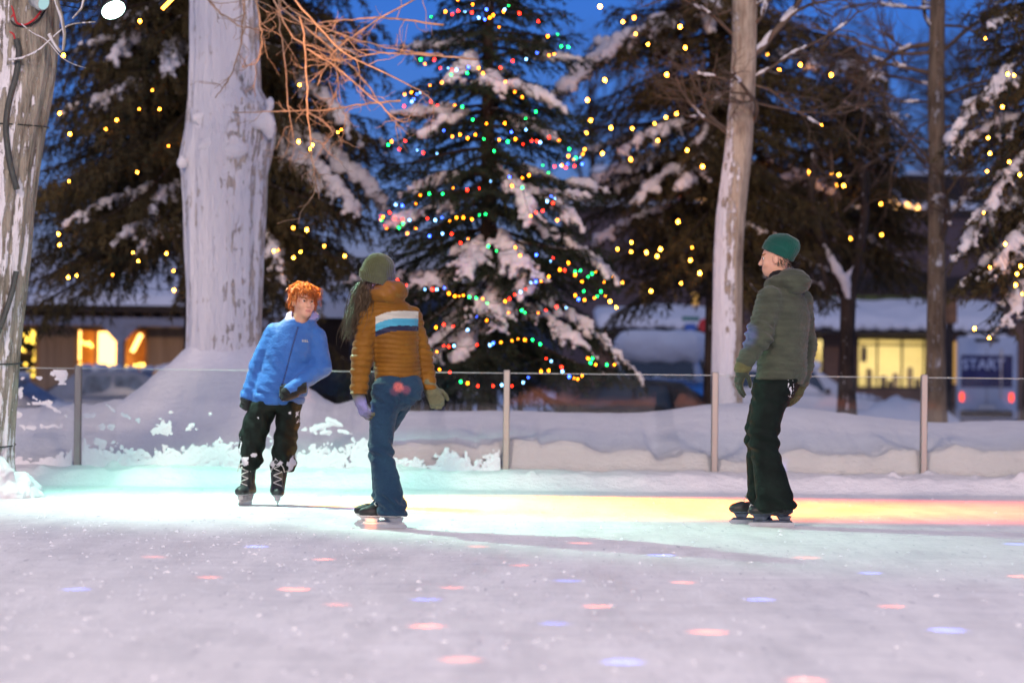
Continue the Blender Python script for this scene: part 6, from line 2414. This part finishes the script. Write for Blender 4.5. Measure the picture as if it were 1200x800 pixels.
# ------------------------------------------------------------------ the flat roofed shops
UY, SYY, CYY = 86.0, 82.0, 79.5
m, nt, b, ob = newmat('mauve_brick_wall')
br = nt.n.new('ShaderNodeTexBrick')
br.inputs['Color1'].default_value = (.135, .095, .105, 1)
br.inputs['Color2'].default_value = (.105, .075, .085, 1)
br.inputs['Mortar'].default_value = (.09, .075, .08, 1)
br.inputs['Scale'].default_value = 1
br.inputs['Brick Width'].default_value = .4
br.inputs['Row Height'].default_value = .13
br.inputs['Mortar Size'].default_value = .015
nt.link(nt.mapping(ob, rot=(R(90), 0, 0)), br.inputs['Vector'])
nt.link(br.outputs[0], b.inputs['Base Color'])
b.inputs['Roughness'].default_value = .85
MAUVE = m
DKF = mat('dark_fascia', (.022, .018, .022), .6, .2, 4)
GREENW = mat('dark_green_pane', (.018, .030, .012), .15, .2, 2, spec=.6, emit=(.30, .36, .06), estr=.07)
CREAM = mat('cream_interior', (.70, .64, .44), .8, .08, 1.5)
CEILL = emat('shop_ceiling_light', (1, .84, .50), 8)
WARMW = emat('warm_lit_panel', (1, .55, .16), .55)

bld = thing('flat_roofed_shops', 'long mauve brick building with snowy canopy and pale yellow lit shop windows', 'building', (P(950, 436, UY)[0], UY, GZ0))
ua, ub = P(660, 247, UY), P(1300, 247, UY)
uz = P(1050, 252, UY)[2]
uw = [P(962, 343, UY), P(1092, 363, UY)]
mb = MB()
wall_with_holes(mb, ua[0], ub[0], GZ0, uz, UY, [(uw[0][0], uw[1][0], uw[1][2], uw[0][2])], .3)
mb.box(((ua[0] + ub[0]) / 2, UY + 6.3, (uz + GZ0) / 2), (ub[0] - ua[0], 11.9, uz - GZ0 - .1))
mb.build('wall', MAUVE, bld)
window(bld, uw[0][0], uw[1][0], uw[1][2], uw[0][2], UY - .02, DKF, [P(x, 350, UY)[0] for x in (987, 1011, 1030, 1057, 1082)], (), .07, GREENW)
mb = MB().box(((ua[0] + ub[0]) / 2, UY - .05, uz + .08), (ub[0] - ua[0] + .3, .35, .26))
a, b_ = P(960, 341, UY), P(1300, 326, UY)
mb.box(((a[0] + ub[0]) / 2, UY - .06, (a[2] + b_[2]) / 2), (ub[0] - a[0], .12, b_[2] - a[2]))
a, b_ = P(660, 268, UY), P(840, 262, UY)
par = mb.build('cornice', DKF, bld)
roofsnow(par, ua[0], ub[0], UY - .28, uz + .21, UY + 1.0, uz + .22, .22, .16)
# strip of snow half way up the wall
a, b_ = P(700, 299, UY), P(1180, 296, UY)
led = MB().box(((a[0] + b_[0]) / 2, UY - .05, (a[2] + b_[2]) / 2), (b_[0] - a[0], .2, .06)).build('ledge', MAUVE, bld)
# upper lounge window with fairy bulbs
a, b_ = P(742, 252, UY + 2), P(845, 224, UY + 2)
mb = MB()
wall_with_holes(mb, a[0] - 1.5, b_[0] + .8, uz, b_[2] + .6, UY + 2, [(a[0] + .3, b_[0] - .1, a[2], b_[2])], .2)
pen = mb.build('upper_storey', DKF, bld)
room(bld, 'upper_room', a[0] + .2, b_[0], a[2] - .1, b_[2] + .1, UY + 2.21, UY + 4, mat('pink_interior', (.45, .22, .14), .8, .2, 1))
roofsnow(pen, a[0] - 1.6, b_[0] + .9, UY + 1.7, b_[2] + .62, UY + 4, b_[2] + .62, .25, .2)
pts_ = []
for x, y in ((753, 244), (764, 245), (774, 246), (786, 247), (795, 244), (803, 243), (806, 247), (815, 245), (818, 243), (825, 249), (815, 232), (819, 229), (825, 235), (761, 245), (797, 247), (810, 248), (830, 246), (800, 239)):
    pts_.append(P(x, y, UY + 2.35))
bulbs(bld, pts_, .11, emat('peach_bulb', (1, .50, .20), 7))
pts_ = []
for x, y in ((964, 236), (968, 235), (976, 236), (981, 246), (987, 233), (1009, 236), (1019, 239), (1029, 245), (1038, 238), (1052, 242), (1064, 240), (992, 247), (1046, 236), (1075, 243)):
    pts_.append(P(x, y, UY - .4))
bulbs(bld, pts_, .09, emat('amber_wall_bulb', (1, .48, .12), 7))
# chimney and plant room
VENT = mat('pale_blue_vent', (.34, .40, .50), .5, .15, 2)
a, b_ = P(1038, 250, UY + 1.5), P(1053, 206, UY + 1.5)
MB().box(((a[0] + b_[0]) / 2, UY + 1.5, (uz + b_[2]) / 2), (b_[0] - a[0], .5, b_[2] - uz)).build('chimney', VENT, bld)
a, b_ = P(1064, 250, UY + 3), P(1142, 206, UY + 3)
pl_ = MB().box(((a[0] + b_[0]) / 2, UY + 4, (uz + b_[2]) / 2), (b_[0] - a[0], 2, b_[2] - uz)).build('plant_room', DKF, bld)
roofsnow(pl_, a[0] - .1, b_[0] + .1, UY + 2.9, b_[2] + .01, UY + 5, b_[2] + .01, .16, .16)
# street level front
sa, sb = P(690, 392, SYY), P(1300, 392, SYY)
sz = P(1000, 388, SYY)[2]
sw = [P(1004, 395, SYY), P(1103, 456, SYY)]
yl = [P(946, 396, SYY), P(965, 450, SYY)]
mb = MB()
wall_with_holes(mb, sa[0], sb[0], GZ0, sz + .3, SYY, [(sw[0][0], sw[1][0], sw[1][2], sw[0][2]), (yl[0][0], yl[1][0], yl[1][2], yl[0][2])], .25)
mb.build('street_wall', BRICKR, bld)
window(bld, sw[0][0], sw[1][0], sw[1][2], sw[0][2], SYY + .02, DKF, [P(x, 420, SYY)[0] for x in (1028, 1057, 1083)], (P(1050, 404, SYY)[2],), .07)
window(bld, yl[0][0], yl[1][0], yl[1][2], yl[0][2], SYY + .02, DKF, (), (), .06)
room(bld, 'shop_room', sw[0][0] - .1, sw[1][0] + .1, sw[1][2] - .02, sw[0][2] + .1, SYY + .26, SYY + 3.4, CREAM)
room(bld, 'shop_room', yl[0][0] - .05, yl[1][0] + .05, yl[1][2] - .02, yl[0][2] + .1, SYY + .26, SYY + 2.4, CREAM)
for x0, x1 in ((1008, 1050), (1058, 1100)):
    a, b_ = P(x0, 397, SYY), P(x1, 397, SYY)
    MB().box(((a[0] + b_[0]) / 2, SYY + 1.7, sw[0][2] + .06), (b_[0] - a[0], 1.8, .05)).build('ceiling_light', CEILL, bld)
MB().box(((yl[0][0] + yl[1][0]) / 2, SYY + 1.2, yl[0][2] + .06), (.5, 1.2, .05)).build('ceiling_light', CEILL, bld)
mb = MB()
for x, y0, y1, dd in ((1012, 406, 424, .5), (1018, 432, 456, 1.6), (1035, 440, 456, 1.2), (1049, 437, 456, 2.2), (1066, 430, 456, 2.4), (1075, 444, 456, .9), (1091, 420, 456, 1.5), (1043, 446, 456, .7)):
    a, b_ = P(x - 3, y1, SYY + dd), P(x + 3.5, y0, SYY + dd)
    MB().rbox(((a[0] + b_[0]) / 2, SYY + dd, (a[2] + b_[2]) / 2), (b_[0] - a[0], .2, b_[2] - a[2]), .03).build('display_stand', mat('display_grey', (.16, .13, .14), .7, .4, 1), bld)
# canopy with two lips of snow
def canopy(x0, x1, yt, yb):
    a, b_ = P(x0, yb, CYY), P(x1, yb, CYY)
    zt = P((x0 + x1) / 2, yt, CYY)[2]
    zb = a[2] * .5 + b_[2] * .5
    c_ = MB().box(((a[0] + b_[0]) / 2, (CYY + SYY) / 2 + .1, zb - .02), (b_[0] - a[0], SYY - CYY + .3, .28)).build('canopy', DKF, bld)
    roofsnow(c_, a[0] - .05, b_[0] + .05, CYY - .1, zb + .13, SYY, zt + .25, .22, .12, amp=.05)
    mb = MB()
    x = a[0]
    while x < b_[0] - .3:
        w_ = random.uniform(.28, .55)
        mb.ell((x + w_ / 2, CYY - .12, zb + .10 + random.uniform(-.04, .03)), (w_ * .56, .14, random.uniform(.07, .15)), 10, 6)
        x += w_
    mb.build('snow_lip_foam', SNOW, c_, smooth=True)


canopy(948, 1182, 362, 386)
canopy(700, 842, 371, 384)
for x0, x1, y0, y1 in ((751, 761, 332, 372), (811, 818, 343, 366)):
    panel(bld, 'lit_slit_window', x0, x1, y0, y1, UY - .03, WARMW, .04)
a, b_ = P(1107, 452, SYY), P(1130, 396, SYY)
panel(bld, 'pier_glow_panel', 1113, 1121, 400, 450, SYY - .05, WARMW, .06)  # emission stands in for light falling on the pier; no lamp here

# ------------------------------------------------------------------ signs
POSTM = mat('rusty_post', (.10, .055, .03), .7, .3, 8)
d_ = 66.0
t = thing('sign_post', 'tall brown sign post between the brown poplar and START van', 'sign', (P(1113, 480, d_)[0], d_, GZ0))
q = P(1113, 350, d_)
MB().box((q[0], d_, (GZ0 + q[2]) / 2), (.20, .14, q[2] - GZ0)).build('pole', mat('dark_pole', (.03, .022, .02), .7, .3, 8), t)
a, b_ = P(1105, 379, d_), P(1121, 350, d_)
MB().rbox(((a[0] + b_[0]) / 2, d_ - .1, (a[2] + b_[2]) / 2), (b_[0] - a[0], .04, b_[2] - a[2]), .01).build('sign_board', mat('orange_brown_board', (.20, .10, .045), .6, .3, 6), t)
d_ = 57.0
t = thing('road_sign', 'red disc sign beside the pale leaning aspen', 'sign', (P(826, 470, d_)[0], d_, GZ0))
q = P(826, 381, d_)
MB().tube([(q[0], d_, GZ0), (q[0], d_, q[2])], .035, 8).build('pole', HOUS, t)
lathe(MB(), [(0, .17), (.02, .17)], q + A([0, -.05, 0]), axframe((0, -1, 0)), 8).build('sign_board', mat('sign_red', (.42, .015, .025), .5, .1, 5), t)
t = thing('road_sign', 'blue square sign next to the red disc sign', 'sign', (P(809, 470, d_ + 1)[0], d_ + 1, GZ0))
q = P(809, 388, d_ + 1)
MB().tube([(q[0], d_ + 1, GZ0), (q[0], d_ + 1, q[2])], .035, 8).build('pole', HOUS, t)
MB().rbox(q + A([0, -.05, 0]), (.26, .02, .36), .008).build('sign_board', mat('sign_blue', (.03, .11, .42), .5, .1, 5), t)
MB().rbox(q + A([0, -.05, .30]), (.42, .02, .10), .006).build('name_plate', mat('sign_green', (.02, .16, .14), .5, .1, 5), t)

# ------------------------------------------------------------------ vehicles
TYRE = mat('tyre_rubber', (.02, .02, .021), .8, .2, 20)
RIM = mat('alloy_rim', (.4, .4, .42), .35, .1, 20, metal=.8)
CGL = mat('car_glass', (.03, .045, .055), .08, .1, 3, spec=.8)
CGLF = mat('frosted_car_glass', (.16, .20, .24), .4, .4, 4, spec=.5)
TRIMK = mat('black_trim', (.02, .02, .02), .6, .1, 10)
TAILR = emat('tail_light_red', (1, .06, .02), 3.5)
TAILO = emat('tail_light_amber', (1, .30, .04), 9)
TAILD = mat('tail_light_off', (.25, .02, .02), .3, .1, 10)
HEADO = mat('head_light_off', (.6, .62, .62), .15, .1, 10, spec=.7)
HEADL = emat('head_light_lit', (1, .82, .45), 5)


def sect(hw, z0, z1, x, r, n=5, hwt=None):
    """rounded cross-section in yz"""
    hwt = hw if hwt is None else hwt
    pts = []
    for cy_, cz, a0, w_ in ((1, z0, -90, hw), (1, z1, 0, hwt), (-1, z1, 90, hwt), (-1, z0, 180, hw)):
        for k in range(n):
            a = R(a0 + 90 * k / (n - 1))
            pts.append((x, cy_ * (w_ - r) + r * math.cos(a), cz + (r if cz == z0 else -r) + r * math.sin(a)))
    return pts


def vehicle(label, cat, name, loc, yaw, paint, L=4.5, W=1.82, H=1.5, kind='wagon', snow=.12, tail=None, head=None, glass=None, snow_hood=.08):
    t = thing(name, label, cat, loc, local=True)
    t.rotation_euler = (0, 0, yaw)
    hw = W / 2
    gl_ = glass or CGL
    belt = .60 * H if H < 2 else .50 * H
    zb = .24
    # lower body; +x is the front
    if kind == 'van':
        st = [(-L / 2, .30, H * .97, hw * .93), (-L / 2 + .12, zb, H, hw * .98), (0, zb, H, hw), (L * .22, zb, H, hw), (L * .33, zb, H * .80, hw * .98), (L * .38, zb, H * .50, hw * .97), (L / 2 - .1, zb, H * .44, hw * .93), (L / 2, .36, H * .36, hw * .80)]
    else:
        st = [(-L / 2, .38, belt * .92, hw * .86), (-L / 2 + .10, .28, belt * 1.0, hw * .95), (-L * .30, zb, belt * 1.02, hw), (0, zb, belt, hw), (L * .26, zb, belt * .98, hw), (L * .40, zb, belt * .88, hw * .97), (L / 2 - .08, .28, belt * .78, hw * .90), (L / 2, .38, belt * .66, hw * .78)]
    mb = MB()
    mb.loft([sect(w_, z0, z1, x, min(.10, (z1 - z0) * .3)) for x, z0, z1, w_ in st])
    bo = mb.build('body', paint, t, smooth=True, bevel=0)
    if kind != 'van':
        if kind == 'wagon':
            gs = [(-L / 2 + .10, belt * .98, belt + .02, hw * .90, hw * .86), (-L / 2 + .34, belt * .98, H * .97, hw * .93, hw * .74), (-L * .2, belt * .98, H, hw * .95, hw * .78), (L * .05, belt * .98, H * .985, hw * .95, hw * .78), (L * .13, belt * .97, H * .93, hw * .94, hw * .75), (L * .30, belt * .95, belt + .015, hw * .92, hw * .86)]
        else:
            gs = [(-L * .38, belt * .98, belt + .02, hw * .90, hw * .86), (-L * .22, belt * .98, H * .96, hw * .93, hw * .72), (-L * .06, belt * .98, H, hw * .95, hw * .76), (L * .04, belt * .98, H * .985, hw * .95, hw * .76), (L * .10, belt * .97, H * .94, hw * .94, hw * .74), (L * .27, belt * .95, belt + .015, hw * .92, hw * .86)]
        mb = MB()
        mb.loft([sect(w0, z0, z1, x, min(.06, (z1 - z0) * .4), 5, w1_) for x, z0, z1, w0, w1_ in gs])
        mb.build('cabin', paint, bo, smooth=True)
        # side windows, proud of the cabin by a few mm
        xs0, xs1 = gs[1][0] + .10, gs[4][0] + .04
        for s in (-1, 1):
            for k, (xa, xb) in enumerate(((xs0, (xs0 + xs1) / 2 - .04), ((xs0 + xs1) / 2 + .04, xs1 + .12))):
                zlo_, zhi_ = belt + .05, H - .13
                ylo, yhi = hw * .915 + .014, hw * .80 + .012
                xa2 = xa + (.12 if k == 0 else 0)
                xb2 = xb - (.30 if k == 1 else 0)
                v = [(xa, s * ylo, zlo_), (xb, s * ylo, zlo_), (xb2, s * yhi, zhi_), (xa2, s * yhi, zhi_)]
                MB().add(v + [(p[0], p[1] - s * .02, p[2]) for p in v], [[0, 1, 2, 3], [3, 2, 6, 7], [0, 4, 5, 1]]).build('window', gl_, bo)
        for (xa, za, wa), (xb, zb2, wb), nm in (((gs[4][0] + .055, H * .93 - .02, hw * .66), (gs[5][0] - .04, belt + .05, hw * .80), 'windscreen'), ((gs[1][0] - .035, H * .95 - .03, hw * .64), (gs[0][0] + .015, belt + .09, hw * .76), 'rear_window')):
            o_ = .014 if nm == 'windscreen' else -.014
            v = [(xb + o_, -wb, zb2), (xb + o_, wb, zb2), (xa + o_, wa, za), (xa + o_, -wa, za)]
            MB().add(v + [(p[0] - o_ * 1.5, p[1], p[2] - .01) for p in v], [[0, 1, 2, 3], [0, 4, 5, 1], [2, 6, 7, 3]]).build(nm, gl_, bo)
        for s in (-1, 1):
            MB().rbox((L * .17, s * (hw + .09), belt + .06), (.10, .20, .14), .03).build('mirror', TRIMK, bo)
    for x, nm in ((-L / 2 - .01, 'bumper'), (L / 2 - .03, 'bumper')):
        MB().rbox((x, 0, .42), (.14, W * .86, .20), .04).build(nm, TRIMK, bo)
    for s in (-1, 1):
        zt = belt * .82 if kind != 'van' else H * .34
        MB().rbox((-L / 2 + .02, s * hw * .80, zt), (.10, .16 if kind != 'van' else .11, .20 if kind != 'van' else .26), .03).build('tail_light', tail or TAILD, bo)
        MB().rbox((L / 2 - .06, s * hw * .62, belt * .66), (.12, .34, .14), .03).build('headlight', head or HEADO, bo)
        for x in (-L * .30, L * .31):
            wr = .33 if H < 2 else .36
            mb = MB()
            lathe(mb, [(-.10, wr * .7), (-.10, wr * .96), (-.07, wr), (.07, wr), (.10, wr * .96), (.10, wr * .7)], (x, s * (hw - .09), wr), np.eye(3), 24)
            wh = mb.build('wheel', TYRE, bo, smooth=False)
            mb = MB()
            lathe(mb, [(-.02, wr * .66), (.0, wr * .66), (.02, wr * .6)], (x, s * (hw - .09) + s * .095, wr), np.eye(3), 20)
            for k in range(5):
                a = k * 2 * math.pi / 5
                mb.tube([(x, s * (hw + .022), wr), (x + wr * .58 * math.cos(a), s * (hw + .022), wr + wr * .58 * math.sin(a))], .03, 5)
            mb.build('rim', RIM, wh)
    # fallen snow
    if snow:
        F = Field((-L / 2 - .2, -hw - .2, belt - .15), (L / 2 + .2, hw + .2, H + snow * 2.6 + .15), .045)
        if kind == 'van':
            ra, rb = -L / 2 + .18, L * .20
        else:
            ra, rb = gs[1][0] + .05, gs[4][0] - .05
        k = max(3, int((rb - ra) / .25))
        for i in range(k):
            x = ra + (rb - ra) * i / (k - 1)
            F.cap((x, -hw * .60, H + snow * .1), (x, hw * .60, H + snow * .1), snow * random.uniform(.85, 1.25), None, .12)
        if snow_hood and kind != 'van':
            for i in range(5):
                x = L * .29 + i * L * .045
                F.cap((x, -hw * .66, belt * (.99 - .03 * i)), (x, hw * .66, belt * (.99 - .03 * i)), snow_hood * random.uniform(.8, 1.2), None, .1)
            F.cap((-L / 2 + .10, -hw * .6, belt * .98), (-L / 2 + .10, hw * .6, belt * .98), snow_hood, None, .06)
        skin(F, 'snow_clumps', SNOW, bo, lambda v: .03 * fbm(v * 4, 3, 3))
    return t, bo


def at(px, d):
    return A([P(px, 450, d)[0], d, GZ0])


GREYP = mat('grey_car_paint', (.30, .31, .34), .3, .05, 3, spec=.6)
WHITEC = mat('white_car_paint', (.62, .63, .65), .3, .05, 3, spec=.6)
DARKC = mat('dark_car_paint', (.035, .032, .030), .25, .2, 3, spec=.6)
SILV = mat('blue_white_van_paint', (.44, .50, .60), .35, .06, 2, spec=.5)
NAVYW = mat('navy_window', (.012, .020, .10), .2, .2, 3, spec=.5)
vehicle('frosted grey saloon under snow in front of the orange shop windows', 'car', 'parked_car', at(150, 52), 0, GREYP, 4.5, 1.8, 1.46, 'saloon', .09, glass=CGLF)
vehicle('snow buried car low behind the glass, beside the cabled trunk', 'car', 'parked_car', at(-5, 45), R(-12), GREYP, 4.3, 1.75, 1.30, 'saloon', .10, glass=CGLF)
vehicle('big car heaped with thick snow beside the pale leaning aspen', 'car', 'parked_car', at(786, 50), R(80), SILV, 4.9, 2.0, 1.99, 'wagon', .30, glass=CGL, snow_hood=.16)
vehicle('dark car with lit red tail lights below the snow heaped car', 'car', 'parked_car', at(748, 42), R(158), DARKC, 4.5, 1.8, 1.42, 'saloon', .03, tail=TAILO, glass=CGL, snow_hood=.03)
vehicle('white estate car with snowy roof behind the green hatted man', 'car', 'parked_car', at(928, 62), 0, WHITEC, 4.7, 1.85, 1.74, 'wagon', .10, glass=CGL)
vehicle('blue green car nosed in beneath the shop porch', 'car', 'parked_car', at(222, 56), R(-70), mat('teal_car_paint', (.05, .11, .12), .3, .1, 3, spec=.6), 4.4, 1.8, 1.48, 'saloon', .10)
van, vb = vehicle('pale van seen from behind with START lettered on its navy window', 'van', 'delivery_van', at(1156, 74), R(79), SILV, 5.4, 1.80, 2.70, 'van', .05, tail=TAILR)
Lv = 5.4
MB().rbox((-Lv / 2 - .012, 0, 1.68), (.03, 1.50, .95), .012).build('rear_window', NAVYW, vb)
MB().rbox((-Lv / 2 - .012, 0, 2.60), (.05, .7, .10), .012).build('roof_vent', TRIMK, vb)
MB().rbox((-Lv / 2 - .085, 0, .62), (.012, .48, .12), .004).build('number_plate', mat('plate', (.5, .5, .5), .5, .1, 9), vb)
MB().box((-Lv / 2 - .006, 0, 1.4), (.012, .014, 1.9)).build('door_seam', TRIMK, vb)
Mt = Matrix.Translation((-Lv / 2 - .030, .10, 1.87)) @ Matrix.Rotation(R(-90), 4, 'Z') @ Matrix.Rotation(R(90), 4, 'X')
tx = text_mesh('START', .42, Mt, 'lettering', mat('pale_blue_letter', (.42, .50, .66), .5, .1, 6), vb)
MB().tube([(-Lv / 2 - .05, -.42, .9), (-Lv / 2 - .05, -.42, 2.35)], .025, 6).build('ladder_rail', RIM, vb)

# cleared snow heaped along the kerb
hx = np.linspace(-26, 26, 360)
hy = np.linspace(52.5, 57.5, 26)
HX, HY = np.meshgrid(hx, hy)
q = np.stack([HX, HY, 0 * HX], -1)
prof = np.exp(-((HY - 54.8) / 1.0) ** 2)
xx = (HX * FPX / 54.8) + 600
gate = sm(930, 980, xx) * (1 - sm(1105, 1140, xx)) + .35 * sm(540, 580, xx) * (1 - sm(720, 760, xx))
HZ = -.52 + prof * (.25 * np.clip(fbm(q * .8, 3, 4) + .6, 0, 2) + .62 * gate + .10 * fbm(q * 3, 5, 3))
o = MB().grid(np.stack([HX, HY - 2.5 * (1 - gate), HZ], -1)).build('snow_windrow', SNOW, smooth=True)
structure(o)
